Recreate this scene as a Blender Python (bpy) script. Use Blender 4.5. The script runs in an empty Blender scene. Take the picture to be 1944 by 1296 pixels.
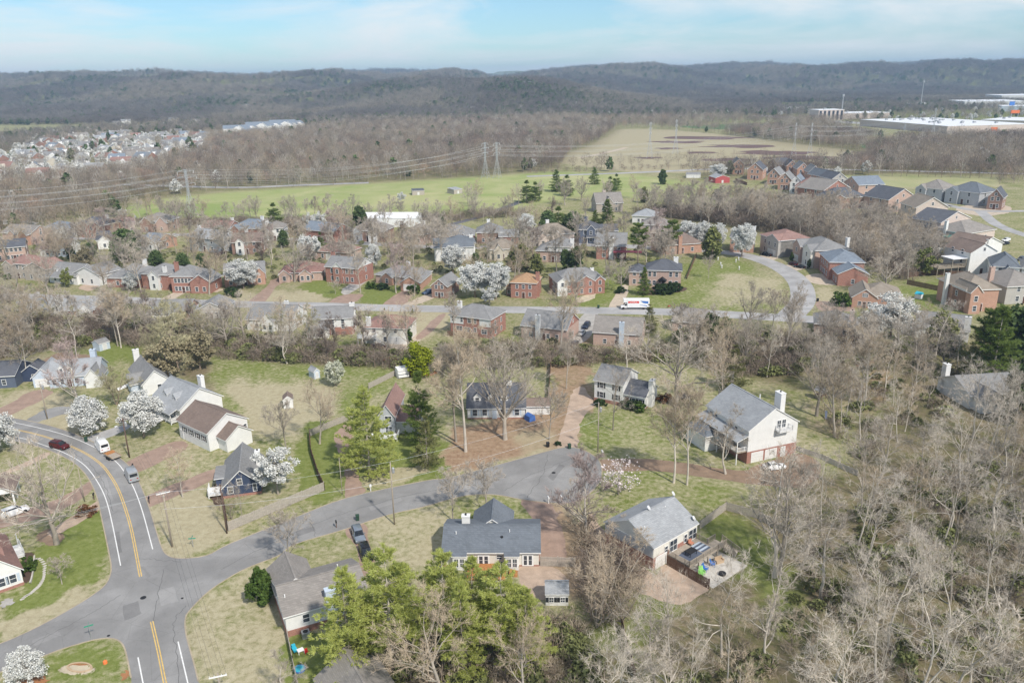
import bpy, math, random
import numpy as np
from mathutils import Matrix, Vector
scn = bpy.context.scene
COL = scn.collection
rnd = random.Random(7)
R_ = np.random.RandomState(11)
PI = math.pi

# ------------------------------------------------------------------ camera
CAMH, FPX, IMW, IMH = 75.0, 1512.0, 1944.0, 1296.0
PITCH = math.atan((648.0 - 152.0) / FPX)
ROLL = math.radians(1.0)
F_ = np.array([0, math.cos(PITCH), -math.sin(PITCH)])
U0 = np.array([0, math.sin(PITCH), math.cos(PITCH)])
R0 = np.array([1.0, 0, 0])
RT = math.cos(ROLL) * R0 - math.sin(ROLL) * U0
UP = math.cos(ROLL) * U0 + math.sin(ROLL) * R0
cam_d = bpy.data.cameras.new('camera')
cam = bpy.data.objects.new('camera', cam_d)
COL.objects.link(cam)
cam_d.sensor_width = 36.0
cam_d.lens = 36.0 * FPX / IMW
cam_d.clip_start = 1.0
cam_d.clip_end = 60000.0
cam.matrix_world = Matrix(((RT[0], UP[0], -F_[0], 0), (RT[1], UP[1], -F_[1], 0), (RT[2], UP[2], -F_[2], CAMH), (0, 0, 0, 1)))
scn.camera = cam

# ------------------------------------------------------------------ light and exposure
SUN_EL = math.radians(46)
SUN_AZ = math.radians(145)            # clockwise from +Y: behind the camera, to its right
world = bpy.data.worlds.new('World')
scn.world = world
world.use_nodes = True
wn = world.node_tree.nodes
wl = world.node_tree.links
wn.clear()
w_out = wn.new('ShaderNodeOutputWorld')
w_bg = wn.new('ShaderNodeBackground')
w_sky = wn.new('ShaderNodeTexSky')
w_sky.sky_type = 'NISHITA'
w_sky.sun_disc = False
w_sky.sun_elevation = SUN_EL
w_sky.sun_rotation = SUN_AZ
w_sky.altitude = 200
w_sky.air_density = 1.0
w_sky.dust_density = 0.35
w_sky.ozone_density = 2.2
w_tc = wn.new('ShaderNodeTexCoord')
w_map = wn.new('ShaderNodeMapping')
w_map.inputs['Scale'].default_value = (1.7, 1.7, 9.0)
w_map.inputs['Rotation'].default_value = (0.0, 0.10, 0.6)
w_n1 = wn.new('ShaderNodeTexNoise')
w_n1.inputs['Scale'].default_value = 2.1
w_n1.inputs['Detail'].default_value = 9
w_n1.inputs['Roughness'].default_value = 0.58
w_n1.inputs['Distortion'].default_value = 0.6
w_rmp = wn.new('ShaderNodeValToRGB')
w_rmp.color_ramp.elements[0].position = 0.40
w_rmp.color_ramp.elements[1].position = 0.62
w_rmp.color_ramp.elements[1].color = (0.8, 0.8, 0.8, 1)
w_mix = wn.new('ShaderNodeMixRGB')
w_tint = wn.new('ShaderNodeMixRGB')
w_tint.blend_type = 'MULTIPLY'
w_tint.inputs[0].default_value = 1.0
w_tint.inputs[2].default_value = (0.47, 0.60, 0.67, 1)
w_mix.inputs[2].default_value = (5.0, 5.05, 5.0, 1)
wl.new(w_tc.outputs['Generated'], w_map.inputs[0])
wl.new(w_map.outputs[0], w_n1.inputs['Vector'])
wl.new(w_n1.outputs[0], w_rmp.inputs[0])
wl.new(w_rmp.outputs[0], w_mix.inputs[0])
wl.new(w_sky.outputs[0], w_tint.inputs[1])
wl.new(w_tint.outputs[0], w_mix.inputs[1])
wl.new(w_mix.outputs[0], w_bg.inputs[0])
w_bg.inputs[1].default_value = 0.15
wl.new(w_bg.outputs[0], w_out.inputs[0])
sun_d = bpy.data.lights.new('sun', 'SUN')
sun_d.energy = 3.4
sun_d.angle = math.radians(2.5)
sun_d.color = (1.0, 0.93, 0.84)
sun = bpy.data.objects.new('sun', sun_d)
COL.objects.link(sun)
sdir = Vector((math.sin(SUN_AZ) * math.cos(SUN_EL), math.cos(SUN_AZ) * math.cos(SUN_EL), math.sin(SUN_EL)))
sun.rotation_euler = sdir.to_track_quat('Z', 'Y').to_euler()
sun.location = (60, -60, 200)
scn.view_settings.view_transform = 'Standard'
scn.view_settings.look = 'None'
scn.view_settings.gamma = 1.0
scn.view_settings.use_curve_mapping = False
scn.view_settings.exposure = 0.4
cy = scn.cycles
cy.use_denoising = True
cy.max_bounces = 5
cy.diffuse_bounces = 2
cy.glossy_bounces = 2
cy.transmission_bounces = 2
cy.volume_bounces = 0
cy.transparent_max_bounces = 4
cy.sample_clamp_indirect = 4.0

# ------------------------------------------------------------------ pixel <-> ground
def ray(px, py):
    return F_ + RT * ((px - 972.0) / FPX) - UP * ((py - 648.0) / FPX)
def G(px, py, z=0.0):
    d = ray(px, py)
    t = (z - CAMH) / d[2]
    return np.array([d[0] * t, d[1] * t, z])
def GA(pts, z=0.0):
    return [tuple(G(p[0], p[1], z)) for p in pts]
def proj(X, Y, Z):
    dx, dy, dz = X, Y, Z - CAMH
    f = dx * F_[0] + dy * F_[1] + dz * F_[2]
    r = dx * RT[0] + dy * RT[1] + dz * RT[2]
    u = dx * UP[0] + dy * UP[1] + dz * UP[2]
    f = np.where(f < 1e-3, 1e-3, f)
    return 972.0 + FPX * r / f, 648.0 - FPX * u / f
def zat(px, py, P):
    """height of the point seen at row py straight above ground point P"""
    lo, hi = 0.0, 70.0
    for _ in range(40):
        m = (lo + hi) / 2
        if proj(P[0], P[1], m)[1] > py: lo = m
        else: hi = m
    return lo
def inpoly(px, py, poly):
    px = np.asarray(px, float); py = np.asarray(py, float)
    c = np.zeros(px.shape, bool)
    n = len(poly)
    for i in range(n):
        x0, y0 = poly[i]; x1, y1 = poly[(i + 1) % n]
        if y0 == y1: continue
        k = ((y0 > py) != (y1 > py)) & (px < (x1 - x0) * (py - y0) / (y1 - y0) + x0)
        c ^= k
    return c
def polydist(px, py, poly):
    """signed distance in pixels, positive inside"""
    d = np.full(np.shape(px), 1e9)
    n = len(poly)
    for i in range(n):
        x0, y0 = poly[i]; x1, y1 = poly[(i + 1) % n]
        ex, ey = x1 - x0, y1 - y0
        L2 = ex * ex + ey * ey + 1e-9
        t = np.clip(((px - x0) * ex + (py - y0) * ey) / L2, 0, 1)
        d = np.minimum(d, np.hypot(px - x0 - t * ex, py - y0 - t * ey))
    return np.where(inpoly(px, py, poly), d, -d)

# ------------------------------------------------------------------ objects
def tag(o, label=None, cat=None, group=None, kind=None):
    if label: o['label'] = label
    if cat: o['category'] = cat
    if group: o['group'] = group
    if kind: o['kind'] = kind
    return o
def link(name, data, parent=None, loc=None, rz=0.0, sc=None):
    o = bpy.data.objects.new(name, data)
    COL.objects.link(o)
    if parent is not None: o.parent = parent
    if loc is not None: o.location = loc
    if rz: o.rotation_euler = (0, 0, rz)
    if sc is not None: o.scale = sc if hasattr(sc, '__len__') else (sc, sc, sc)
    return o
def empty(name, loc, rz=0.0, sc=None):
    o = link(name, None, None, loc, rz, sc)
    o.empty_display_size = 0.3
    return o
def copy_tree(o, parent=None):
    c = o.copy()
    COL.objects.link(c)
    c.parent = parent
    for ch in list(o.children): copy_tree(ch, c)
    return c

class MB:
    """collects polygons with material slots, then builds one mesh"""
    def __init__(s): s.v = []; s.f = []; s.m = []
    def face(s, pts, m=0):
        n = len(s.v); s.v.extend(pts); s.f.append(tuple(range(n, n + len(pts)))); s.m.append(m)
    def box(s, x0, y0, z0, x1, y1, z1, m=0):
        n = len(s.v)
        s.v.extend([(x0, y0, z0), (x1, y0, z0), (x1, y1, z0), (x0, y1, z0), (x0, y0, z1), (x1, y0, z1), (x1, y1, z1), (x0, y1, z1)])
        for f in ((0, 3, 2, 1), (4, 5, 6, 7), (0, 1, 5, 4), (1, 2, 6, 5), (2, 3, 7, 6), (3, 0, 4, 7)):
            s.f.append(tuple(n + i for i in f)); s.m.append(m)
        return s
    def bar(s, a, b, w, m=0, h=None):
        a = Vector(a); b = Vector(b); d = (b - a)
        if d.length < 1e-6: return s
        d.normalize()
        up = Vector((0, 0, 1)) if abs(d.z) < 0.95 else Vector((1, 0, 0))
        x = d.cross(up).normalized() * (w / 2); y = x.cross(d).normalized() * ((h or w) / 2)
        n = len(s.v)
        for p in (a, b):
            for q in (-x - y, x - y, x + y, -x + y): s.v.append(tuple(p + q))
        for f in ((3, 2, 1, 0), (4, 5, 6, 7), (0, 1, 5, 4), (1, 2, 6, 5), (2, 3, 7, 6), (3, 0, 4, 7)):
            s.f.append(tuple(n + i for i in f)); s.m.append(m)
        return s
    def tube(s, pts, rad, k=8, m=0, cap=True):
        n = len(s.v); N = len(pts)
        for i, p in enumerate(pts):
            p = Vector(p)
            d = Vector(pts[min(i + 1, N - 1)]) - Vector(pts[max(i - 1, 0)])
            d.normalize()
            up = Vector((0, 0, 1)) if abs(d.z) < 0.9 else Vector((1, 0, 0))
            x = d.cross(up).normalized(); y = x.cross(d)
            r = rad[i] if hasattr(rad, '__len__') else rad
            for j in range(k):
                a = 2 * PI * j / k
                s.v.append(tuple(p + x * (r * math.cos(a)) + y * (r * math.sin(a))))
        for i in range(N - 1):
            for j in range(k):
                a = n + i * k + j; b = n + i * k + (j + 1) % k
                s.f.append((a, b, b + k, a + k)); s.m.append(m)
        if cap:
            s.f.append(tuple(n + j for j in range(k))[::-1]); s.m.append(m)
            s.f.append(tuple(n + (N - 1) * k + j for j in range(k))); s.m.append(m)
        return s
    def prism(s, poly, u0, u1, axis='x', m=0, ms=None):
        """poly in the two other axes, extruded along axis; ms = material per side"""
        def P(a, b, u): return (u, a, b) if axis == 'x' else (a, u, b) if axis == 'y' else (a, b, u)
        n = len(poly)
        s.face([P(a, b, u0) for a, b in poly][::-1], m)
        s.face([P(a, b, u1) for a, b in poly], m)
        for i in range(n):
            a = poly[i]; b = poly[(i + 1) % n]
            s.face([P(*a, u0), P(*b, u0), P(*b, u1), P(*a, u1)], ms[i] if ms else m)
        return s
    def mesh(s, name, mats, smooth=False):
        me = bpy.data.meshes.new(name)
        me.from_pydata([tuple(map(float, p)) for p in s.v], [], s.f)
        for mt in (mats if isinstance(mats, (list, tuple)) else [mats]): me.materials.append(mt)
        if any(s.m): me.polygons.foreach_set('material_index', s.m)
        if smooth: me.polygons.foreach_set('use_smooth', [True] * len(s.f))
        me.update()
        return me
    def build(s, name, mats, parent=None, loc=None, rz=0.0, smooth=False):
        return link(name, s.mesh(name, mats, smooth), parent, loc, rz)

def np_mesh(name, verts, tris=None, quads=None, mats=(), tri_mat=None, quad_mat=None, smooth=False):
    me = bpy.data.meshes.new(name)
    verts = np.asarray(verts, np.float32)
    nt = 0 if tris is None else len(tris); nq = 0 if quads is None else len(quads)
    me.vertices.add(len(verts)); me.vertices.foreach_set('co', verts.ravel())
    loops = []
    if nt: loops.append(np.asarray(tris, np.int32).ravel())
    if nq: loops.append(np.asarray(quads, np.int32).ravel())
    loops = np.concatenate(loops)
    me.loops.add(len(loops)); me.loops.foreach_set('vertex_index', loops)
    starts = np.concatenate([np.arange(nt) * 3, nt * 3 + np.arange(nq) * 4]).astype(np.int32)
    me.polygons.add(nt + nq); me.polygons.foreach_set('loop_start', starts)
    mi = np.concatenate([np.zeros(nt, np.int32) if tri_mat is None else tri_mat, np.zeros(nq, np.int32) if quad_mat is None else quad_mat]).astype(np.int32)
    for m in mats: me.materials.append(m)
    if mi.any(): me.polygons.foreach_set('material_index', mi)
    if smooth: me.polygons.foreach_set('use_smooth', np.ones(nt + nq, bool))
    me.update(calc_edges=True)
    return me

# ------------------------------------------------------------------ materials
class NT:
    def __init__(s, name):
        s.m = bpy.data.materials.new(name); s.m.use_nodes = True
        s.t = s.m.node_tree; s.n = s.t.nodes
        s.b = s.n['Principled BSDF']
        s.b.inputs['Specular IOR Level'].default_value = 0.25
        s.b.inputs['Roughness'].default_value = 0.85
    def new(s, t, **k):
        n = s.n.new(t)
        for a, v in k.items(): setattr(n, a, v)
        return n
    def l(s, a, b): s.t.links.new(a, b)
    def noise(s, vec, scale, detail=4, rough=0.55, dist=0.0):
        n = s.new('ShaderNodeTexNoise')
        n.inputs['Scale'].default_value = scale; n.inputs['Detail'].default_value = detail
        n.inputs['Roughness'].default_value = rough; n.inputs['Distortion'].default_value = dist
        if vec is not None: s.l(vec, n.inputs['Vector'])
        return n.outputs[0]
    def ramp(s, fac, stops):
        r = s.new('ShaderNodeValToRGB'); e = r.color_ramp.elements
        while len(e) < len(stops): e.new(0.5)
        for i, (p, c) in enumerate(stops):
            e[i].position = p; e[i].color = (c, c, c, 1) if not hasattr(c, '__len__') else (*c, 1)
        s.l(fac, r.inputs[0]); return r.outputs[0]
    def mix(s, fac, a, b, mode='MIX'):
        n = s.new('ShaderNodeMixRGB', blend_type=mode)
        for i, x in enumerate((fac, a, b)):
            if hasattr(x, 'is_linked'): s.l(x, n.inputs[i])
            elif hasattr(x, '__len__'): n.inputs[i].default_value = (*x, 1)
            else: n.inputs[i].default_value = x if i == 0 else (x, x, x, 1)
        return n.outputs[0]
    def math(s, op, a, b=0.5, clamp=False):
        n = s.new('ShaderNodeMath', operation=op); n.use_clamp = clamp
        for i, x in enumerate((a, b)):
            if hasattr(x, 'is_linked'): s.l(x, n.inputs[i])
            else: n.inputs[i].default_value = x
        return n.outputs[0]
    def obj(s): return s.new('ShaderNodeTexCoord').outputs['Object']
    def pos(s): return s.new('ShaderNodeNewGeometry').outputs['Position']
    def rand(s): return s.new('ShaderNodeObjectInfo').outputs['Random']
    def bump(s, h, strength=0.3, dist=0.05):
        b = s.new('ShaderNodeBump'); b.inputs['Strength'].default_value = strength; b.inputs['Distance'].default_value = dist
        s.l(h, b.inputs['Height']); s.l(b.outputs[0], s.b.inputs['Normal'])
    def col(s, c):
        if hasattr(c, 'is_linked'): s.l(c, s.b.inputs['Base Color'])
        else: s.b.inputs['Base Color'].default_value = (*c, 1)
        return s.m

MATS = {}
def sc3(c, k): return tuple(min(1.0, x * k) for x in c)
def m_plain(key, c, rough=0.7, metal=0.0, spec=0.3, var=0.08, scale=1.5):
    if key in MATS: return MATS[key]
    t = NT(key); t.b.inputs['Roughness'].default_value = rough; t.b.inputs['Metallic'].default_value = metal
    t.b.inputs['Specular IOR Level'].default_value = spec
    n = t.noise(t.obj(), scale, 5, 0.6)
    MATS[key] = t.col(t.ramp(n, [(0.3, sc3(c, 1 - var)), (0.7, sc3(c, 1 + var))])); return MATS[key]
def m_shingle(key, c):
    if key in MATS: return MATS[key]
    t = NT(key); o = t.obj()
    n1 = t.noise(o, 5.0, 4, 0.7); n2 = t.noise(o, 0.35, 4, 0.6)
    br = t.new('ShaderNodeTexBrick'); br.offset = 0.5
    br.inputs['Scale'].default_value = 1.0; br.inputs['Brick Width'].default_value = 0.55; br.inputs['Row Height'].default_value = 0.22
    br.inputs['Mortar Size'].default_value = 0.012
    br.inputs['Color1'].default_value = (*sc3(c, 0.86), 1); br.inputs['Color2'].default_value = (*sc3(c, 1.14), 1); br.inputs['Mortar'].default_value = (*sc3(c, 0.62), 1)
    sx = t.new('ShaderNodeSeparateXYZ'); t.l(o, sx.inputs[0]); cx = t.new('ShaderNodeCombineXYZ')
    t.l(t.math('ADD', sx.outputs[0], sx.outputs[1]), cx.inputs[0]); t.l(t.math('MULTIPLY', sx.outputs[2], 1.6), cx.inputs[1])
    t.l(cx.outputs[0], br.inputs['Vector'])
    c1 = t.mix(t.ramp(n1, [(0.35, 0.0), (0.65, 0.5)]), br.outputs[0], sc3(c, 0.72))
    c2 = t.mix(t.ramp(n2, [(0.4, 0.0), (0.7, 0.35)]), c1, sc3(c, 1.35))
    t.b.inputs['Roughness'].default_value = 0.9
    t.bump(n1, 0.25, 0.03)
    MATS[key] = t.col(c2); return MATS[key]
def m_brick(key, c, mortar=(0.42, 0.36, 0.30)):
    if key in MATS: return MATS[key]
    t = NT(key); o = t.obj()
    sx = t.new('ShaderNodeSeparateXYZ'); t.l(o, sx.inputs[0]); cx = t.new('ShaderNodeCombineXYZ')
    t.l(t.math('ADD', sx.outputs[0], sx.outputs[1]), cx.inputs[0]); t.l(sx.outputs[2], cx.inputs[1])
    br = t.new('ShaderNodeTexBrick')
    br.inputs['Scale'].default_value = 1.0; br.inputs['Brick Width'].default_value = 0.22; br.inputs['Row Height'].default_value = 0.075
    br.inputs['Mortar Size'].default_value = 0.008
    br.inputs['Color1'].default_value = (*sc3(c, 0.8), 1); br.inputs['Color2'].default_value = (*sc3(c, 1.2), 1); br.inputs['Mortar'].default_value = (*mortar, 1)
    t.l(cx.outputs[0], br.inputs['Vector'])
    n2 = t.noise(o, 0.8, 5, 0.65)
    MATS[key] = t.col(t.mix(t.ramp(n2, [(0.35, 0.0), (0.75, 0.4)]), br.outputs[0], sc3(c, 0.65))); return MATS[key]
def m_siding(key, c, step=0.2):
    if key in MATS: return MATS[key]
    t = NT(key); o = t.obj()
    sx = t.new('ShaderNodeSeparateXYZ'); t.l(o, sx.inputs[0])
    w = t.math('FRACT', t.math('DIVIDE', sx.outputs[2], step))
    line = t.ramp(w, [(0.0, 0.62), (0.16, 0.97), (1.0, 1.0)])
    n = t.noise(o, 0.7, 5, 0.6)
    cc = t.ramp(n, [(0.3, sc3(c, 0.9)), (0.7, sc3(c, 1.03))])
    t.b.inputs['Roughness'].default_value = 0.6
    MATS[key] = t.col(t.mix(1.0, cc, line, 'MULTIPLY')); t.bump(w, 0.35, 0.02); return MATS[key]
def m_glass(key='window_glass', c=(0.03, 0.036, 0.045)):
    if key in MATS: return MATS[key]
    t = NT(key); t.b.inputs['Roughness'].default_value = 0.08; t.b.inputs['Specular IOR Level'].default_value = 0.6
    n = t.noise(t.obj(), 1.2, 2)
    MATS[key] = t.col(t.ramp(n, [(0.35, c), (0.7, sc3(c, 2.6))])); return MATS[key]

M = dict(
    white=m_siding('white_siding', (0.80, 0.80, 0.78)), cream=m_siding('cream_siding', (0.78, 0.76, 0.69), 0.24),
    graysid=m_siding('grey_siding', (0.50, 0.52, 0.54)), lightblue=m_siding('pale_blue_siding', (0.55, 0.63, 0.72)), navy=m_siding('navy_siding', (0.055, 0.075, 0.13)),
    dkblue=m_siding('dark_blue_siding', (0.12, 0.145, 0.20)), tansid=m_siding('tan_siding', (0.60, 0.55, 0.46)), warmgray=m_siding('warm_grey_siding', (0.47, 0.45, 0.42)),
    redbrick=m_brick('red_brick', (0.36, 0.15, 0.115)), orbrick=m_brick('orange_brick', (0.50, 0.275, 0.195)), pinkbrick=m_brick('pink_brick', (0.53, 0.37, 0.31)),
    brnbrick=m_brick('brown_brick', (0.29, 0.165, 0.13)), palebrick=m_brick('pale_brick', (0.60, 0.50, 0.44), (0.6, 0.55, 0.5)), stone=m_brick('grey_stone', (0.40, 0.36, 0.32)),
    rslate=m_shingle('slate_blue_shingle', (0.155, 0.175, 0.20)), rgray=m_shingle('grey_shingle', (0.25, 0.25, 0.25)), rlight=m_shingle('light_grey_shingle', (0.34, 0.355, 0.37)),
    rbrown=m_shingle('brown_shingle', (0.215, 0.165, 0.14)), rtan=m_shingle('tan_shingle', (0.29, 0.25, 0.205)), rred=m_shingle('red_brown_shingle', (0.29, 0.175, 0.15)),
    rdark=m_shingle('charcoal_shingle', (0.115, 0.122, 0.14)), rorange=m_shingle('faded_orange_shingle', (0.40, 0.255, 0.15)), rblue=m_shingle('blue_grey_shingle', (0.21, 0.245, 0.29)),
    rpink=m_shingle('rose_shingle', (0.30, 0.19, 0.165)), rtaupe=m_shingle('taupe_shingle', (0.27, 0.25, 0.23)),
    trim=m_plain('white_trim', (0.80, 0.80, 0.79), 0.5), glass=m_glass(), garage=m_plain('garage_panel', (0.72, 0.71, 0.68), 0.5),
    darktrim=m_plain('black_shutter', (0.03, 0.032, 0.035), 0.6), doorm=m_plain('door_paint', (0.66, 0.66, 0.65), 0.5), doordk=m_plain('dark_door', (0.10, 0.05, 0.04), 0.5),
    wood=m_plain('weathered_wood', (0.42, 0.38, 0.33), 0.9, var=0.25, scale=3), deckw=m_plain('deck_wood', (0.37, 0.32, 0.26), 0.9, var=0.2, scale=3), cedar=m_plain('cedar_stain', (0.42, 0.19, 0.07), 0.85, var=0.2, scale=3),
    brnfence=m_plain('brown_fence_wood', (0.17, 0.105, 0.075), 0.9, var=0.25, scale=3), polew=m_plain('pole_wood', (0.36, 0.31, 0.25), 0.9, var=0.2, scale=4), poledark=m_plain('dark_pole_wood', (0.14, 0.09, 0.07), 0.9),
    concrete=m_plain('concrete', (0.52, 0.49, 0.44), 0.9, var=0.15), metal=m_plain('grey_metal', (0.42, 0.43, 0.44), 0.45, 0.4), lattice=m_plain('galvanised_steel', (0.50, 0.52, 0.54), 0.5, 0.2),
    black=m_plain('black_plastic', (0.02, 0.02, 0.022), 0.5), wire=m_plain('wire', (0.07, 0.07, 0.075), 0.6), wirelight=m_plain('aluminium_wire', (0.62, 0.64, 0.66), 0.5, 0.2),
    whitemetal=m_plain('white_metal_sheet', (0.80, 0.81, 0.82), 0.45), redpaint=m_plain('red_paint', (0.42, 0.09, 0.09), 0.6), tyre=m_plain('tyre_rubber', (0.02, 0.02, 0.02), 0.9), rim=m_plain('wheel_rim', (0.45, 0.46, 0.47), 0.35, 0.6),
    lamp=m_plain('lamp_lens', (0.75, 0.76, 0.78), 0.2, spec=0.5), tail=m_plain('tail_lamp', (0.35, 0.02, 0.02), 0.3), carglass=m_glass('car_glass', (0.015, 0.018, 0.022)),
    green=m_plain('green_plastic', (0.10, 0.28, 0.14), 0.5), lime=m_plain('lime_plastic', (0.35, 0.75, 0.20), 0.5), blue=m_plain('blue_plastic', (0.05, 0.17, 0.50), 0.5), cyan=m_plain('cyan_plastic', (0.04, 0.45, 0.60), 0.5),
    red=m_plain('red_plastic', (0.65, 0.04, 0.03), 0.5), orange=m_plain('orange_plastic', (0.80, 0.20, 0.06), 0.6), dkgreen=m_plain('dark_green_plastic', (0.03, 0.07, 0.045), 0.6), signgreen=m_plain('sign_green', (0.05, 0.30, 0.20), 0.5),
    water=m_glass('pool_water', (0.02, 0.11, 0.13)), cushion=m_plain('tan_cushion', (0.48, 0.36, 0.24), 0.9), pot=m_plain('clay_pot', (0.50, 0.22, 0.14), 0.8), bluetarp=m_plain('blue_tarp', (0.07, 0.16, 0.45), 0.6), greenawn=m_plain('green_awning', (0.03, 0.20, 0.17), 0.7), redawn=m_plain('red_awning', (0.32, 0.07, 0.09), 0.7),
)
# ------------------------------------------------------------------ terrain
def vnoise(x, y, seed=0):
    xi = np.floor(x).astype(np.int64); yi = np.floor(y).astype(np.int64)
    fx = x - xi; fy = y - yi
    fx = fx * fx * (3 - 2 * fx); fy = fy * fy * (3 - 2 * fy)
    def h(a, b):
        n = (a * 374761393 + b * 668265263 + seed * 1442695041) & 0x7fffffff
        n = ((n ^ (n >> 13)) * 1274126177) & 0x7fffffff
        return ((n ^ (n >> 16)) & 0xffff) / 65535.0
    return (h(xi, yi) * (1 - fx) + h(xi + 1, yi) * fx) * (1 - fy) + (h(xi, yi + 1) * (1 - fx) + h(xi + 1, yi + 1) * fx) * fy
def fbm(x, y, seed=0, o=4):
    s = 0; a = 0.5
    for i in range(o):
        s = s + a * (vnoise(x, y, seed + i) - 0.5); x = x * 2.03; y = y * 2.03; a *= 0.5
    return s * 2
def sm(a, b, x):
    t = np.clip((x - a) / (b - a), 0, 1)
    return t * t * (3 - 2 * t)
def terrain(x, y):
    x = np.asarray(x, float); y = np.asarray(y, float)
    u = x / np.maximum(y, 100)
    n1 = fbm(x / 900, y / 900, 3); n2 = fbm(x / 330, y / 330, 9)
    right = sm(2300, 4300, y + 500 * n1) * sm(-0.12, 0.14, u + 0.05 * n1) * (98 - 30 * np.exp(-((u - 0.42) / 0.13) ** 2))
    left = sm(1650, 3700, y + 400 * n1) * sm(0.10, -0.10, u + 0.05 * n1) * 96 * (1 - 0.16 * np.exp(-((u + 0.32) / 0.05) ** 2))
    hill = 78 * np.exp(-((x - 55) / 250) ** 2 - ((y - 2250) / 330) ** 2) + 34 * np.exp(-((x + 380) / 360) ** 2 - ((y - 2550) / 360) ** 2)
    lridge = 66 * np.exp(-((u + 0.38) / 0.12) ** 2 - ((y - 2750) / 360) ** 2) * (u < 0.2)
    far = 62 * sm(6000, 8800, y)
    z = np.maximum(right, left) + np.maximum(hill, lridge) * 0.9 + far
    n3 = 1 - 2 * np.abs(fbm(x / 520, y / 700, 31))
    z = z * (1 + 0.30 * n1) + (n2 * 16 + n1 * 14 + (n3 - 0.6) * 46) * sm(1900, 3000, y)
    return np.maximum(z, 0) * sm(1350, 1900, y)

# ground cover regions, laid out as seen in the survey of the place (pixel outlines on the ground)
def blob(cx, cy, rx, ry, n=12, j=0.18, seed=0):
    r = random.Random(seed * 131 + int(cx) * 7 + int(cy))
    return [(cx + rx * (1 + r.uniform(-j, j)) * math.cos(2 * PI * i / n), cy + ry * (1 + r.uniform(-j, j)) * math.sin(2 * PI * i / n)) for i in range(n)]
FIELD1 = [(120, 424), (290, 380), (430, 365), (560, 357), (800, 343), (1050, 326), (1210, 332), (1300, 345), (1420, 366), (1400, 396), (1280, 385), (1130, 368), (1010, 388), (940, 412), (690, 408), (440, 425), (230, 428)]
TANF = [(1062, 308), (1085, 290), (1130, 275), (1175, 247), (1260, 248), (1380, 258), (1500, 272), (1642, 292), (1650, 308), (1560, 320), (1330, 328), (1200, 324)]
FIELD3 = [(1580, 334), (1700, 330), (1890, 337), (1900, 352), (1700, 356), (1600, 350)]
WOODS = [
    [(-200, 360), (0, 350), (130, 335), (400, 262), (470, 262), (700, 235), (1100, 226), (1170, 244), (1128, 274), (1082, 290), (1060, 322), (930, 334), (750, 345), (560, 356), (400, 362), (250, 385), (120, 412), (0, 440), (-200, 460)],
    [(1380, 256), (1640, 288), (1660, 306), (1560, 322), (1330, 330), (1300, 336), (2150, 332), (2150, 262), (1940, 262), (1640, 262), (1420, 250)],
    [(1190, 420), (1280, 392), (1420, 400), (1560, 405), (1680, 435), (1780, 500), (1720, 545), (1640, 520), (1520, 462), (1420, 440), (1340, 432)],
    [(1380, 960), (1500, 930), (1600, 885), (1660, 800), (1640, 660), (1944, 640), (2250, 620), (2250, 1500), (1060, 1500), (1120, 1240), (1250, 1165), (1360, 1110)],
    [(1300, 620), (1500, 612), (1640, 640), (1650, 860), (1560, 760), (1420, 720), (1320, 690)],
    [(-200, 600), (0, 585), (200, 600), (420, 640), (640, 660), (830, 690), (840, 720), (640, 700), (420, 690), (400, 760), (330, 700), (200, 660), (0, 690), (-200, 720)],
    [(760, 1180), (1100, 1170), (1150, 1500), (700, 1500)],
]
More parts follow.
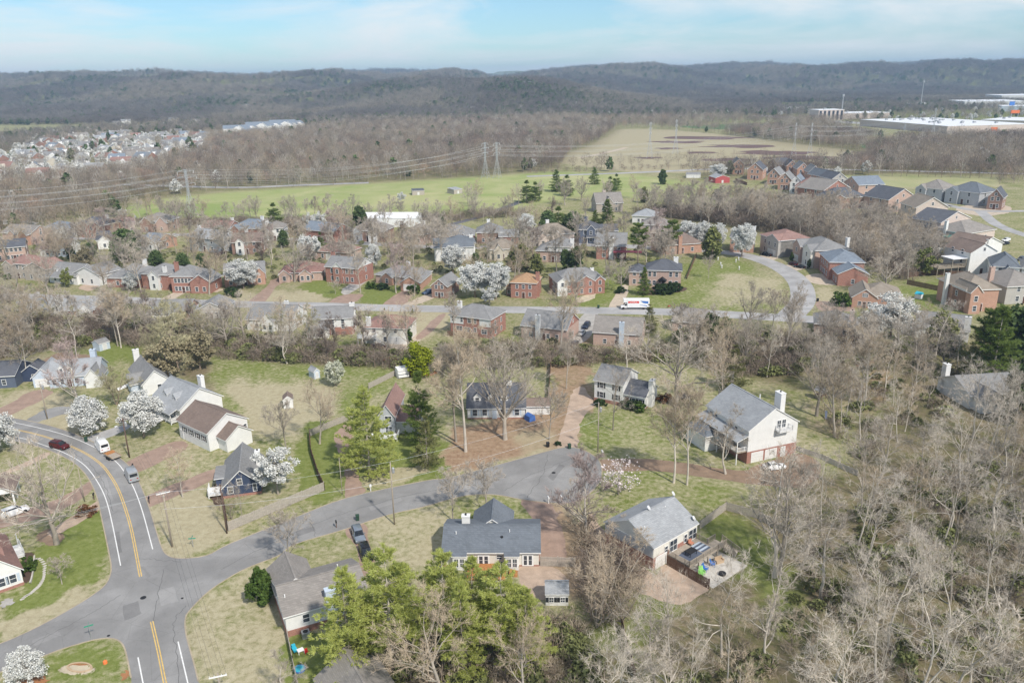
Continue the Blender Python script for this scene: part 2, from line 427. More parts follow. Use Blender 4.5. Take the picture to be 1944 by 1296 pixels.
COVER = [  # (polygon, dry, litter, woods, blur px)
    (FIELD1, 0.48, 0.0, 0.0, 6), (TANF, 0.92, 0.04, 0.05, 5), (FIELD3, 0.66, 0.0, 0.0, 4),
] + [(w, 0.50, 0.12, 0.85, 22) for w in WOODS] + [
    ([(0, 640), (2000, 640), (2100, 480), (-100, 470)], 0.46, 0.14, 0.22, 30),
    ([(400, 668), (560, 690), (760, 695), (760, 740), (560, 800), (480, 800), (400, 740)], 0.36, 0.0, 0.0, 12),
    ([(450, 735), (560, 730), (640, 745), (600, 800), (520, 830), (470, 790)], 0.72, 0.05, 0.0, 30),
    ([(206, 1070), (215, 1000), (195, 960), (130, 980), (60, 1050), (50, 1120), (0, 1190), (0, 1215), (140, 1150)], 0.24, 0.0, 0.0, 14),
    ([(0, 1180), (60, 1160), (150, 1130), (205, 1085), (208, 1100), (140, 1155), (0, 1222)], 0.66, 0.0, 0.0, 10),
    ([(80, 1250), (170, 1220), (225, 1215), (245, 1300), (60, 1300)], 0.34, 0.05, 0.0, 8),
    ([(285, 905), (330, 900), (420, 960), (440, 1020), (340, 1055), (310, 1045)], 0.74, 0.02, 0.0, 14),
    ([(235, 870), (330, 840), (420, 860), (400, 930), (290, 960)], 0.52, 0.10, 0.0, 14),
    ([(380, 1120), (540, 1060), (560, 1130), (540, 1230), (560, 1300), (390, 1300), (355, 1190)], 0.56, 0.0, 0.0, 16),
    ([(0, 760), (90, 740), (180, 780), (140, 815), (0, 800)], 0.80, 0.05, 0.0, 14),
    ([(570, 800), (660, 810), (650, 950), (600, 960), (575, 880)], 0.10, 0.0, 0.0, 12),
    ([(690, 830), (850, 840), (852, 905), (760, 925), (680, 930)], 0.06, 0.03, 0.0, 10),
    ([(700, 895), (790, 880), (790, 915), (700, 935)], 0.62, 0.03, 0.0, 12),
    ([(846, 800), (1050, 780), (1050, 850), (950, 878), (850, 903)], 0.6, 0.86, 0.0, 10),
    ([(990, 820), (1060, 800), (1060, 848), (1000, 864)], 0.85, 0.45, 0.0, 14),
    ([(1040, 640), (1130, 640), (1130, 770), (1100, 850), (1050, 850), (1040, 760)], 0.5, 0.8, 0.05, 12),
    ([(1085, 785), (1250, 785), (1280, 840), (1140, 860), (1095, 835)], 0.42, 0.08 + 0.05, 0.0, 12),
    ([(1145, 890), (1380, 905), (1390, 960), (1300, 960), (1150, 1000), (1140, 930)], 0.38, 0.1 + 0.05, 0.05, 12),
    ([(1330, 1000), (1420, 980), (1480, 1060), (1460, 1130), (1400, 1080)], 0.05, 0.08, 0.1, 16),
    ([(1440, 1090), (1520, 1080), (1540, 1230), (1480, 1220)], 0.08, 0.02, 0.15, 20),
    ([(1530, 700), (1650, 690), (1680, 780), (1560, 850), (1520, 800)], 0.48, 0.40, 0.2, 18),
    ([(690, 990), (840, 960), (850, 1060), (740, 1080), (700, 1040)], 0.55, 0.0, 0.0, 14),
    ([(930, 945), (1010, 955), (1020, 990), (930, 990)], 0.45, 0.15, 0.0, 10),
    ([(1030, 960), (1120, 980), (1180, 1090), (1100, 1130), (1000, 1130), (1000, 1080), (1030, 1070)], 0.65, 0.75, 0.0, 14),
    ([(545, 1215), (640, 1190), (650, 1300), (560, 1300)], 0.06, 0.02, 0.0, 8),
    ([(725, 1260), (760, 1240), (780, 1300), (740, 1300)], 0.4, 0.9, 0.0, 10),
    ([(1180, 1100), (1300, 1150), (1200, 1250), (1100, 1200)], 0.22, 0.2, 0.25, 18),
    ([(1100, 520), (1190, 500), (1180, 580), (1090, 580)], 0.30, 0.0, 0.0, 8),
    ([(1200, 545), (1330, 490), (1400, 490), (1490, 535), (1500, 590), (1200, 584)], 0.34, 0.0, 0.0, 6),
    ([(1380, 520), (1480, 520), (1490, 580), (1330, 575)], 0.56, 0.0, 0.0, 16),
    ([(1555, 545), (1600, 560), (1590, 585), (1550, 570)], 0.6, 0.0, 0.0, 6),
    ([(570, 530), (640, 530), (650, 565), (580, 562)], 0.06, 0.0, 0.0, 8),
    ([(690, 545), (790, 545), (740, 575), (690, 575)], 0.18, 0.0, 0.0, 6),
    ([(725, 595), (860, 595), (850, 625), (790, 640)], 0.82, 0.1, 0.0, 8),
    ([(430, 555), (620, 556), (620, 572), (430, 574)], 0.78, 0.1, 0.0, 6),
    ([(640, 650), (760, 660), (760, 690), (650, 690)], 0.10, 0.0, 0.0, 10),
    ([(870, 650), (1000, 640), (1000, 700), (880, 690)], 0.12, 0.1, 0.1, 12),
    ([(200, 650), (300, 640), (260, 680), (180, 690)], 0.15, 0.05, 0.0, 14),
    ([(1700, 540), (1840, 530), (1830, 590), (1700, 580)], 0.30, 0.0, 0.0, 8),
    ([(1640, 700), (1700, 690), (1700, 760), (1640, 780)], 0.35, 0.6, 0.1, 16),
]
COVER = [(p, d + (0.03 if d < 0.15 else 0.08 if d < 0.4 else 0.03), l * (0.8 if l > 0.6 else 1), w, b) for p, d, l, w, b in COVER]
def cover_at(px, py):
    sh = np.shape(px)
    D = np.full(sh, 0.5); L = np.full(sh, 0.05); W = np.full(sh, 0.08)
    ks = np.clip((py - 250) / 500, 0.15, 1.4); jx = px + 34 * ks * fbm(px / 30 / ks, py / 16 / ks, 5); jy = py + 20 * ks * fbm(px / 30 / ks, py / 16 / ks, 15)
    for poly, d, l, w, bl in COVER:
        xs = [p[0] for p in poly]; ys = [p[1] for p in poly]
        k = (px > min(xs) - 40) & (px < max(xs) + 40) & (py > min(ys) - 40) & (py < max(ys) + 40)
        if not k.any(): continue
        a = sm(-bl * 0.8, bl * 0.8, polydist(jx[k], jy[k], poly))
        D[k] = D[k] * (1 - a) + d * a; L[k] = L[k] * (1 - a) + l * a; W[k] = W[k] * (1 - a) + w * a
    far = sm(236, 214, py); L = L * (1 - far)
    return D * (1 - 0.3 * far), L, W * (1 - far) + 0.35 * far

def make_ground():
    ys = np.concatenate([np.linspace(-260, 30, 10), np.geomspace(36, 11400, 505)])
    us = np.linspace(-1.25, 1.25, 360)
    X = us[None, :] * (np.maximum(ys, 20)[:, None] + 60); Y = np.repeat(ys[:, None], len(us), 1)
    Z = terrain(X, Y)
    px, py = proj(X, Y, Z)
    px = np.where(Y < 40, -9999, px); py = np.where(Y < 40, 3000, py)
    D, L, W = cover_at(px, py)
    N, K = X.shape
    idx = np.arange(N * K).reshape(N, K)
    quads = np.stack([idx[:-1, :-1], idx[:-1, 1:], idx[1:, 1:], idx[1:, :-1]], -1).reshape(-1, 4)
    t = NT('ground_cover'); p = t.pos()
    at = t.new('ShaderNodeAttribute', attribute_name='cover'); sp = t.new('ShaderNodeSeparateColor'); t.l(at.outputs['Color'], sp.inputs[0])
    nA = t.noise(p, 0.09, 6, 0.62); nB = t.noise(p, 0.9, 6, 0.65, 0.4); nC = t.noise(p, 6.0, 3, 0.6)
    patch = t.math('ADD', t.math('MULTIPLY', nA, 0.36), t.math('ADD', t.math('MULTIPLY', nB, 0.46), t.math('MULTIPLY', nC, 0.18)))
    green = t.ramp(nB, [(0.25, (0.125, 0.158, 0.034)), (0.5, (0.19, 0.225, 0.065)), (0.8, (0.29, 0.30, 0.13))])
    dry = t.ramp(nB, [(0.25, (0.33, 0.285, 0.18)), (0.55, (0.435, 0.39, 0.26)), (0.85, (0.53, 0.48, 0.34))])
    thr = t.math('ADD', t.math('SUBTRACT', patch, 0.5), t.math('SUBTRACT', sp.outputs[0], 0.5))
    k = t.math('MULTIPLY_ADD', thr, 5.0, True); k.node.inputs[2].default_value = 0.5
    c = t.mix(k, green, dry)
    lit = t.ramp(nB, [(0.25, (0.215, 0.13, 0.082)), (0.5, (0.34, 0.235, 0.155)), (0.8, (0.47, 0.37, 0.26))])
    kl = t.math('MULTIPLY_ADD', t.math('ADD', t.math('SUBTRACT', patch, 0.5), t.math('SUBTRACT', sp.outputs[1], 0.5)), 3.0, True); kl.node.inputs[2].default_value = 0.5
    c = t.mix(kl, c, lit)
    wd = t.ramp(t.math('ADD', t.math('MULTIPLY', nA, 0.5), t.math('MULTIPLY', nB, 0.5)), [(0.32, (0.085, 0.105, 0.03)), (0.45, (0.14, 0.13, 0.062)), (0.56, (0.19, 0.15, 0.095)), (0.75, (0.27, 0.22, 0.15))])
    c = t.mix(sp.outputs[2], c, wd)
    nD = t.noise(p, 0.018, 5, 0.6, 0.8)
    c = t.mix(at.outputs['Alpha'], c, t.mix(t.ramp(nD, [(0.35, 0.0), (0.65, 1.0)]), (0.27, 0.335, 0.115), (0.44, 0.43, 0.225)))
    c = t.mix(1.0, c, t.ramp(nC, [(0.2, 0.72), (0.75, 1.12)]), 'MULTIPLY')
    t.b.inputs['Roughness'].default_value = 1.0; t.b.inputs['Specular IOR Level'].default_value = 0.05
    t.bump(nB, 0.5, 0.12)
    me = np_mesh('ground', np.stack([X, Y, Z], -1).reshape(-1, 3), None, quads, [t.col(c)], smooth=True)
    ca = me.color_attributes.new('cover', 'FLOAT_COLOR', 'POINT')
    ca.data.foreach_set('color', np.stack([D, L, W, np.maximum(sm(-4, 4, polydist(px, py, FIELD1)), 0.6 * sm(-3, 3, polydist(px, py, FIELD3)))], -1).astype(np.float32).ravel())
    tag(link('ground', me), kind='structure'); return float(Z.max())
ZMAX = make_ground()

# ------------------------------------------------------------------ paved sheets
def smooth_line(pts, k=4, closed=False):
    P = [np.array(p, float) for p in pts]; n = len(P); out = []
    rng = range(n if closed else n - 1)
    for i in rng:
        p1, p2 = P[i], P[(i + 1) % n]
        p0 = P[i - 1] if (closed or i > 0) else 2 * p1 - p2
        p3 = P[(i + 2) % n] if (closed or i + 2 < n) else 2 * p2 - p1
        for j in range(k):
            s = j / k
            out.append(0.5 * ((2 * p1) + (-p0 + p2) * s + (2 * p0 - 5 * p1 + 4 * p2 - p3) * s * s + (-p0 + 3 * p1 - 3 * p2 + p3) * s ** 3))
    if not closed: out.append(P[-1])
    return out
def tess(pts, z):
    from mathutils.geometry import tessellate_polygon
    v = [(p[0], p[1], z) for p in pts]
    return v, tessellate_polygon([[Vector(q) for q in v]])
def sheet(name, pts, z, mat, kind='structure', parent=None):
    v, f = tess(pts, z)
    me = bpy.data.meshes.new(name); me.from_pydata(v, [], [tuple(q) for q in f]); me.materials.append(mat); me.update()
    for p in me.polygons:
        if p.normal.z < 0: p.flip()
    o = link(name, me, parent)
    if kind: tag(o, kind=kind)
    return o
def strip(name, line, w, z, mat, parent=None, kind='structure', h=0.0):
    L = [np.array(p[:2], float) for p in line]; mb = MB(); l = []; r = []
    for i, p in enumerate(L):
        d = L[min(i + 1, len(L) - 1)] - L[max(i - 1, 0)]; d /= np.linalg.norm(d) + 1e-9
        n = np.array([-d[1], d[0]])
        l.append(p + n * w / 2); r.append(p - n * w / 2)
    for i in range(len(L) - 1):
        mb.face([(*r[i], z + h), (*r[i + 1], z + h), (*l[i + 1], z + h), (*l[i], z + h)])
        if h:
            mb.face([(*l[i], z + h), (*l[i + 1], z + h), (*l[i + 1], z), (*l[i], z)])
            mb.face([(*r[i], z), (*r[i + 1], z), (*r[i + 1], z + h), (*r[i], z + h)])
    o = mb.build(name, mat, parent)
    if kind: tag(o, kind=kind)
    return o
def m_asphalt(key, c, streak=0.1):
    t = NT(key); p = t.pos()
    n1 = t.noise(p, 0.22, 6, 0.65, 0.5); n2 = t.noise(p, 9.0, 3, 0.7); n3 = t.noise(p, 1.6, 5, 0.7)
    a = t.ramp(n1, [(0.3, sc3(c, 0.88)), (0.7, sc3(c, 1.13))])
    a = t.mix(1.0, a, t.ramp(n2, [(0.25, 0.88), (0.75, 1.1)]), 'MULTIPLY')
    a = t.mix(1.0, a, t.ramp(n3, [(0.28, 0.82), (0.42, 1.0)]), 'MULTIPLY')
    vo = t.new('ShaderNodeTexVoronoi', feature='DISTANCE_TO_EDGE'); vo.inputs['Scale'].default_value = 0.16
    t.l(t.mix(0.12, p, t.new('ShaderNodeTexNoise').outputs[1]), vo.inputs['Vector'])
    crack = t.ramp(vo.outputs[0], [(0.0, 0.8), (0.006, 1.0)])
    n4 = t.noise(p, 0.06, 3, 0.5, 1.5); a = t.mix(1.0, a, t.ramp(n4, [(0.40, 0.90), (0.5, 1.0), (0.56, 1.10)]), 'MULTIPLY')
    a = t.mix(1.0, a, crack, 'MULTIPLY')
    t.b.inputs['Roughness'].default_value = 0.9
    return t.col(a)
def m_drive(key, c):
    t = NT(key); p = t.pos()
    n1 = t.noise(p, 0.5, 6, 0.65); n2 = t.noise(p, 8.0, 3, 0.7)
    a = t.mix(1.0, t.ramp(n1, [(0.3, sc3(c, 0.78)), (0.72, sc3(c, 1.22))]), t.ramp(n2, [(0.25, 0.85), (0.75, 1.12)]), 'MULTIPLY')
    t.b.inputs['Roughness'].default_value = 0.95
    return t.col(a)
ASPH = m_asphalt('road_asphalt', (0.262, 0.258, 0.252)); ASPH2 = m_asphalt('pale_asphalt', (0.37, 0.365, 0.36)); ASPHD = m_asphalt('dark_asphalt', (0.13, 0.13, 0.14))
DRV_R = m_drive('brown_aggregate', (0.335, 0.24, 0.19)); DRV_T = m_drive('tan_concrete', (0.50, 0.42, 0.33)); DRV_G = m_drive('grey_concrete', (0.40, 0.38, 0.35)); DRV_D = m_drive('damp_leafy_track', (0.26, 0.185, 0.13)); DRV_P = m_drive('pink_gravel', (0.45, 0.345, 0.265))
MULCH = m_drive('mulch', (0.11, 0.075, 0.055)); PINEST = m_drive('pine_straw', (0.34, 0.16, 0.075)); SANDP = m_drive('pale_sand', (0.52, 0.45, 0.33))

near_road = [(392, 1350), (377, 1293), (368, 1257), (354, 1206), (352, 1174), (363, 1155), (400, 1119), (460, 1082), (529, 1054), (559, 1033), (656, 1004), (734, 978), (803, 962), (881, 941), (941, 939), (992, 948), (1061, 955), (1102, 948), (1134, 921), (1143, 893), (1134, 870), (1102, 852), (1070, 849), (1028, 859), (955, 879), (849, 907), (808, 912), (660, 944), (552, 985), (437, 1031), (391, 1054), (340, 1059), (318, 1053), (308, 1040), (298, 1011), (287, 974), (275, 940), (258, 902), (238, 877), (206, 855), (167, 834), (116, 814), (46, 797), (-60, 783), (-300, 775), (-300, 815), (-60, 824), (0, 832), (79, 850), (130, 872), (157, 894), (174, 919), (185, 947), (192, 979), (201, 1021), (208, 1056), (211, 1075), (209, 1091), (199, 1110), (174, 1130), (137, 1153), (96, 1176), (53, 1198), (0, 1221), (-120, 1268), (-320, 1340), (-320, 1440), (-120, 1322), (0, 1275), (84, 1244), (119, 1231), (174, 1215), (206, 1211), (224, 1215), (235, 1227), (242, 1251), (249, 1286), (266, 1350)]
NR = smooth_line(near_road, 4, True)
NRW = [G(p[0], p[1])[:2] for p in NR]
sheet('road', NRW, 0.014, ASPH)
def sub(a, b):
    i = near_road.index(a) * 4; j = near_road.index(b) * 4
    return NRW[i:j + 1]
KERB = m_drive('kerb_edge', (0.40, 0.34, 0.25))
for a, b in (((352, 1174), (318, 1053)), ((318, 1053), (-60, 783)), ((-60, 824), (211, 1075)), ((211, 1075), (-120, 1268)), ((-120, 1322), (249, 1286)), ((377, 1293), (352, 1174))):
    strip('kerb', sub(a, b), 0.2, 0.002, KERB, h=0.05)
m_y = m_plain('yellow_road_paint', (0.66, 0.45, 0.14), 0.8, var=0.2, scale=2); m_w = m_plain('white_road_paint', (0.74, 0.74, 0.72), 0.8, var=0.12, scale=2)
yl = [(-300, 798), (-60, 807), (25, 815), (69, 824), (102, 834), (130, 845), (162, 860), (192, 881), (211, 905), (225, 930), (238, 965), (250, 1007), (264, 1079), (267, 1094)]
yl2 = [(288, 1179), (302, 1240), (313, 1295), (325, 1350)]
def offs(line, d):
    L = [np.array(p[:2]) for p in line]; out = []
    for i, p in enumerate(L):
        t = L[min(i + 1, len(L) - 1)] - L[max(i - 1, 0)]; t /= np.linalg.norm(t)
        out.append(p + d * np.array([-t[1], t[0]]))
    return out
for ln in (yl, yl2):
    W = [G(p[0], p[1])[:2] for p in smooth_line(ln, 4)]
    for d in (-0.16, 0.16):
        strip('yellow_line', offs(W, d), 0.15, 0.019, m_y)
for ln in ([(-300, 783), (-60, 791), (22, 801), (116, 823), (178, 848), (218, 874), (238, 898), (255, 928), (271, 972), (290, 1042)], [(-300, 811), (-60, 820), (30, 829), (90, 847), (130, 863), (162, 884), (185, 914), (201, 947), (213, 993), (229, 1073)], [(262, 1247), (271, 1293), (282, 1350)], [(338, 1217), (356, 1293), (369, 1350)]):
    strip('edge_line', [G(p[0], p[1])[:2] for p in smooth_line(ln, 4)], 0.17, 0.019, m_w)
def cover_disc(px, py, r, name='manhole_cover'):
    c = G(px, py); mb = MB()
    mb.tube([(0, 0, 0.008), (0, 0, 0.03)], r, 16)
    tag(mb.build(name, M['black'], None, (c[0], c[1], 0.008)), 'dark round manhole cover set in the asphalt', 'manhole cover', 'manhole covers')
cover_disc(272, 1134, 0.45); cover_disc(1051, 897, 0.4); cover_disc(346, 1135, 0.2); cover_disc(206, 1206, 0.22)

PATCH = m_asphalt('patched_asphalt', (0.20, 0.197, 0.194)); PATCHL = m_asphalt('worn_asphalt', (0.30, 0.295, 0.288)); TAR = m_plain('crack_sealer', (0.10, 0.10, 0.10), 0.7)
for k, (pts, mt) in enumerate([([(300, 1120), (330, 1112), (338, 1140), (306, 1150)], PATCHL), ([(232, 1150), (262, 1140), (268, 1165), (236, 1178)], PATCH), ([(560, 1008), (596, 998), (600, 1006), (566, 1018)], PATCH), ([(880, 915), (930, 905), (940, 925), (890, 934)], PATCHL), ([(1040, 905), (1062, 880), (1072, 884), (1050, 912)], PATCH), ([(216, 1010), (226, 1008), (232, 1048), (222, 1050)], PATCH), ([(190, 905), (200, 900), (216, 950), (206, 954)], PATCHL), ([(700, 962), (760, 944), (764, 950), (704, 969)], PATCHL), ([(60, 1215), (110, 1196), (116, 1206), (66, 1226)], PATCHL)]):
    rj = random.Random(k); sheet('asphalt_patch', [G(p[0], p[1])[:2] + np.array([rj.gauss(0, .06), rj.gauss(0, .06)]) for q, r in zip(pts, pts[1:] + pts[:1]) for p in [(q[0] + (r[0] - q[0]) * f, q[1] + (r[1] - q[1]) * f) for f in (0, .25, .5, .75)]], 0.0165, mt)
for k, ln in enumerate([[(255, 1060), (300, 1062), (345, 1066)], [(352, 1150), (330, 1180), (334, 1230), (340, 1296)], [(420, 1080), (480, 1048), (560, 1010), (650, 975), (760, 943), (860, 925)], [(960, 930), (1000, 905), (1060, 880), (1100, 862)], [(1000, 945), (1030, 900), (1040, 862)], [(225, 1130), (180, 1160), (120, 1192), (40, 1232)], [(140, 858), (176, 886), (200, 924), (214, 970)], [(860, 938), (880, 912)], [(600, 1018), (588, 985)], [(290, 1180), (300, 1130), (310, 1080)], [(1075, 940), (1110, 915), (1130, 885)]]):
    rj = random.Random(k + 50); strip('sealed_crack', [G(p[0], p[1])[:2] + np.array([rj.gauss(0, .12), rj.gauss(0, .12)]) for p in smooth_line(ln, 9)], 0.07, 0.018, TAR)
# streets farther off
S1 = [(-260, 556), (0, 562), (200, 568), (440, 577), (600, 580), (720, 584), (900, 587), (1100, 589), (1280, 592), (1400, 598), (1500, 604), (1640, 612), (1800, 622)]
def road_line(pts, w, z, mat, name='road'):
    return strip(name, [G(p[0], p[1])[:2] for p in smooth_line(pts, 5)], w, z, mat)
road_line(S1, 8.4, 0.02, ASPH2)
road_line([(1060, 462), (1200, 468), (1280, 471), (1350, 476), (1410, 484), (1456, 497), (1490, 513), (1512, 530), (1523, 550), (1522, 575), (1500, 600)], 8.6, 0.026, ASPH2)
road_line([(-200, 448), (0, 452), (200, 452), (330, 445), (470, 452), (600, 456), (760, 466), (900, 470), (1060, 462)], 7.5, 0.02, ASPH2)
road_line([(300, 578), (340, 556), (370, 548), (420, 552)], 5, 0.03, DRV_T, 'driveway')
road_line([(990, 382), (930, 405), (880, 420), (830, 432), (790, 440)], 5.5, 0.02, ASPHD)
road_line([(1780, 385), (1860, 400), (1990, 400)], 6, 0.02, ASPH2); road_line([(1860, 400), (1900, 430), (1990, 460)], 6, 0.026, ASPH2)
road_line([(1440, 318), (1490, 340), (1540, 360), (1600, 390), (1700, 395), (1800, 390)], 8, 0.02, ASPH2)
road_line([(1000, 335), (1200, 328), (1400, 320), (1600, 322), (1944, 330), (2100, 334)], 9, 0.02, ASPH2)
road_line([(700, 347), (560, 352), (440, 356), (220, 350)], 9, 0.02, ASPH2)
road_line([(1100, 300), (1150, 290), (1190, 280)], 6, 0.02, DRV_T, 'track')
DZ = [0]
def drive(pts, mat, z=0.01, name='driveway'):
    DZ[0] += 1; z += 0.00035 * (DZ[0] % 9)
    rj = random.Random(len(pts) + int(pts[0][0]))
    sheet(name, [G(p[0], p[1])[:2] + np.array([rj.gauss(0, .16), rj.gauss(0, .16)]) for p in smooth_line(pts, 7, True)], z, mat)
drive([(658, 946), (692, 937), (678, 898), (670, 868), (668, 840), (674, 815), (654, 806), (634, 830), (644, 858), (654, 892)], DRV_R)
drive([(1058, 852), (1093, 850), (1099, 815), (1112, 785), (1128, 768), (1108, 735), (1086, 745), (1072, 800)], DRV_P)
drive([(656, 1005), (690, 992), (704, 1040), (714, 1090), (690, 1090), (675, 1040)], DRV_R)
drive([(988, 946), (1042, 953), (1066, 1000), (1074, 1062), (1028, 1066), (1020, 1000)], DRV_R)
drive([(1118, 972), (1152, 1012), (1240, 1088), (1262, 1070), (1345, 1108), (1290, 1146), (1190, 1112), (1120, 1045)], DRV_P)
drive([(1140, 873), (1250, 872), (1400, 892), (1450, 878), (1520, 860), (1560, 890), (1520, 925), (1400, 914), (1250, 894), (1143, 893)], DRV_D)
drive([(232, 882), (330, 838), (352, 852), (250, 900)], DRV_R); drive([(271, 945), (412, 888), (420, 902), (284, 962)], DRV_R)
drive([(160, 832), (234, 806), (242, 814), (178, 840)], ASPH2); drive([(45, 800), (90, 776), (130, 772), (140, 780), (98, 792), (62, 803)], ASPH)
drive([(-60, 800), (0, 775), (62, 742), (100, 745), (40, 778), (-60, 822)], DRV_R)
drive([(94, 952), (168, 915), (172, 932), (100, 975), (-40, 1010), (-40, 985)], DRV_R); drive([(96, 1006), (186, 950), (190, 966), (110, 1014)], DRV_P); drive([(0, 898), (50, 876), (86, 858), (90, 866), (30, 894), (-30, 912)], DRV_P)
drive([(727, 579), (766, 580), (782, 556), (764, 552)], DRV_R); drive([(766, 579), (788, 579), (830, 562), (812, 558)], DRV_T); drive([(648, 552), (690, 522), (702, 528), (662, 558)], DRV_G); drive([(650, 560), (690, 560), (660, 578), (620, 578)], DRV_R)
drive([(1155, 584), (1181, 584), (1193, 545), (1178, 545)], DRV_T); drive([(1108, 596), (1136, 598), (1120, 640), (1080, 660), (1078, 645)], DRV_G); drive([(700, 660), (775, 662), (800, 640), (780, 636), (700, 650)], DRV_T); drive([(790, 640), (830, 600), (846, 600), (806, 640)], DRV_R)
drive([(505, 545), (520, 530), (580, 515), (585, 522), (530, 540), (500, 575), (470, 575)], DRV_R); drive([(1530, 524), (1562, 520), (1590, 540), (1545, 538)], DRV_T); drive([(1490, 504), (1530, 498), (1540, 506), (1505, 514)], DRV_T); drive([(1440, 487), (1470, 480), (1482, 488), (1455, 496)], DRV_T)
drive([(1552, 572), (1610, 578), (1620, 590), (1560, 590)], DRV_R); drive([(150, 545), (190, 530), (200, 536), (170, 552)], DRV_P)
drive(blob(1870, 398, 50, 12, seed=4), DRV_T, 0.012, 'yard'); drive([(985, 1076), (1050, 1076), (1080, 1110), (1030, 1140), (990, 1110)], DRV_P, 0.012, 'patio')
drive(blob(145, 690, 60, 22, seed=8), DRV_D, 0.006, 'leaf_bed'); drive([(400, 925), (424, 915), (425, 950), (412, 960), (400, 945)], MULCH, 0.012, 'flower_bed'); drive(blob(95, 1020, 24, 14, seed=3), DRV_D, 0.008, 'leaf_bed')
drive([(1210, 553), (1240, 546), (1298, 545), (1300, 552), (1262, 558), (1225, 560)], MULCH, 0.03, 'flower_bed'); drive([(1095, 566), (1112, 560), (1130, 556), (1128, 566), (1110, 573), (1098, 574)], SANDP, 0.03, 'path')
drive([(46, 1055), (62, 1052), (64, 1085), (50, 1105)], MULCH, 0.012, 'flower_bed'); drive(blob(151, 1266, 22, 8, 14, 0.06), PINEST, 0.03, 'flower_bed'); drive(blob(146, 1270, 36, 10, 14, 0.1), SANDP, 0.012, 'bare_patch')
drive(blob(55, 1285, 34, 16, seed=2), PINEST, 0.012, 'mulch_bed'); drive([(230, 1280), (243, 1272), (246, 1284), (233, 1290)], PINEST, 0.03, 'flower_bed'); drive([(2, 1142), (22, 1136), (24, 1146), (4, 1152)], DRV_G, 0.03, 'paving')
drive(blob(790, 707, 36, 7, seed=5), PINEST, 0.01, 'leaf_bed'); drive(blob(1640, 690, 30, 6, seed=7), PINEST, 0.01, 'leaf_bed')
# reed beds in the tan field
for k, (x, y, rx, ry) in enumerate([(1340, 262, 70, 3), (1290, 270, 50, 2.5), (1400, 278, 60, 3), (1470, 290, 70, 4), (1380, 304, 45, 3), (1520, 300, 60, 4), (1330, 290, 30, 2), (1270, 282, 24, 1.6), (1230, 300, 26, 1.5), (1560, 310, 50, 3), (1420, 314, 40, 2.5)]):
    drive(blob(x, y, rx, ry, 18, 0.35, k), m_drive('reed_bed', (0.15, 0.095, 0.085)), 0.04 + 0.004 * k, 'reed_bed')
for poly in ([(1290, 240), (1420, 236), (1480, 240), (1380, 246)], [(1640, 268), (1700, 264), (1706, 276), (1642, 282)]):
    drive(poly, m_drive('bright_turf', (0.085, 0.20, 0.06)), 0.05, 'sports_field')
# ------------------------------------------------------------------ vegetation prototypes
def tubes(P, Rd, k):
    """P (N,S,3), Rd (N,S) -> verts, quads"""
    N, S, _ = P.shape
    d = np.empty_like(P); d[:, 1:-1] = P[:, 2:] - P[:, :-2]; d[:, 0] = P[:, 1] - P[:, 0]; d[:, -1] = P[:, -1] - P[:, -2]
    d /= np.linalg.norm(d, axis=-1, keepdims=True) + 1e-9
    ref = np.tile(np.array([0.31, 0.87, 0.38]), (N, S, 1)); ref[np.abs((d * ref).sum(-1)) > 0.93] = (1, 0, 0)
    x = np.cross(d, ref); x /= np.linalg.norm(x, axis=-1, keepdims=True) + 1e-9
    y = np.cross(d, x)
    a = 2 * PI * np.arange(k) / k
    V = P[:, :, None, :] + Rd[:, :, None, None] * (x[:, :, None, :] * np.cos(a)[None, None, :, None] + y[:, :, None, :] * np.sin(a)[None, None, :, None])
    idx = np.arange(N * S * k).reshape(N, S, k)
    nx = np.roll(idx, -1, 2)
    Q = np.stack([idx[:, :-1], nx[:, :-1], nx[:, 1:], idx[:, 1:]], -1).reshape(-1, 4)
    return V.reshape(-1, 3), Q
def unit(v): return v / (np.linalg.norm(v, axis=-1, keepdims=True) + 1e-9)
def grow(P, Rd, k, t0, t1, ang, length, S, rs, wob, up, rscale, sr):
    """children on each polyline; returns polylines and radii"""
    N, S0, _ = P.shape
    t = rs.uniform(t0, t1, (N, k)); t.sort(1)
    f = t * (S0 - 1); i = np.minimum(f.astype(int), S0 - 2); w = (f - i)[..., None]
    n = np.arange(N)[:, None]
    base = P[n, i] * (1 - w) + P[n, i + 1] * w
    rb = Rd[n, i] * (1 - w[..., 0]) + Rd[n, i + 1] * w[..., 0]
    d = unit(P[n, i + 1] - P[n, i])
    r = rs.normal(size=d.shape); perp = unit(r - (r * d).sum(-1, keepdims=True) * d)
    a = np.radians(rs.uniform(ang[0], ang[1], t.shape))[..., None]
    dd = unit(d * np.cos(a) + perp * np.sin(a) + np.array([0, 0, up]))
    tot = np.linalg.norm(np.diff(P, axis=1), axis=-1).sum(1)[:, None]
    ln = tot * rs.uniform(length[0], length[1], t.shape) * (1.15 - 0.6 * t)
    out = np.empty((N, k, S, 3)); out[:, :, 0] = base; cur = dd
    for s in range(1, S):
        cur = unit(cur + rs.normal(scale=wob, size=cur.shape) + np.array([0, 0, up * 0.35]))
        out[:, :, s] = out[:, :, s - 1] + cur * (ln / (S - 1))[..., None]
    rr = np.minimum(rb * rscale, sr[0])[..., None] * np.linspace(1, sr[1], S)[None, None, :]
    return out.reshape(N * k, S, 3), rr.reshape(N * k, S)
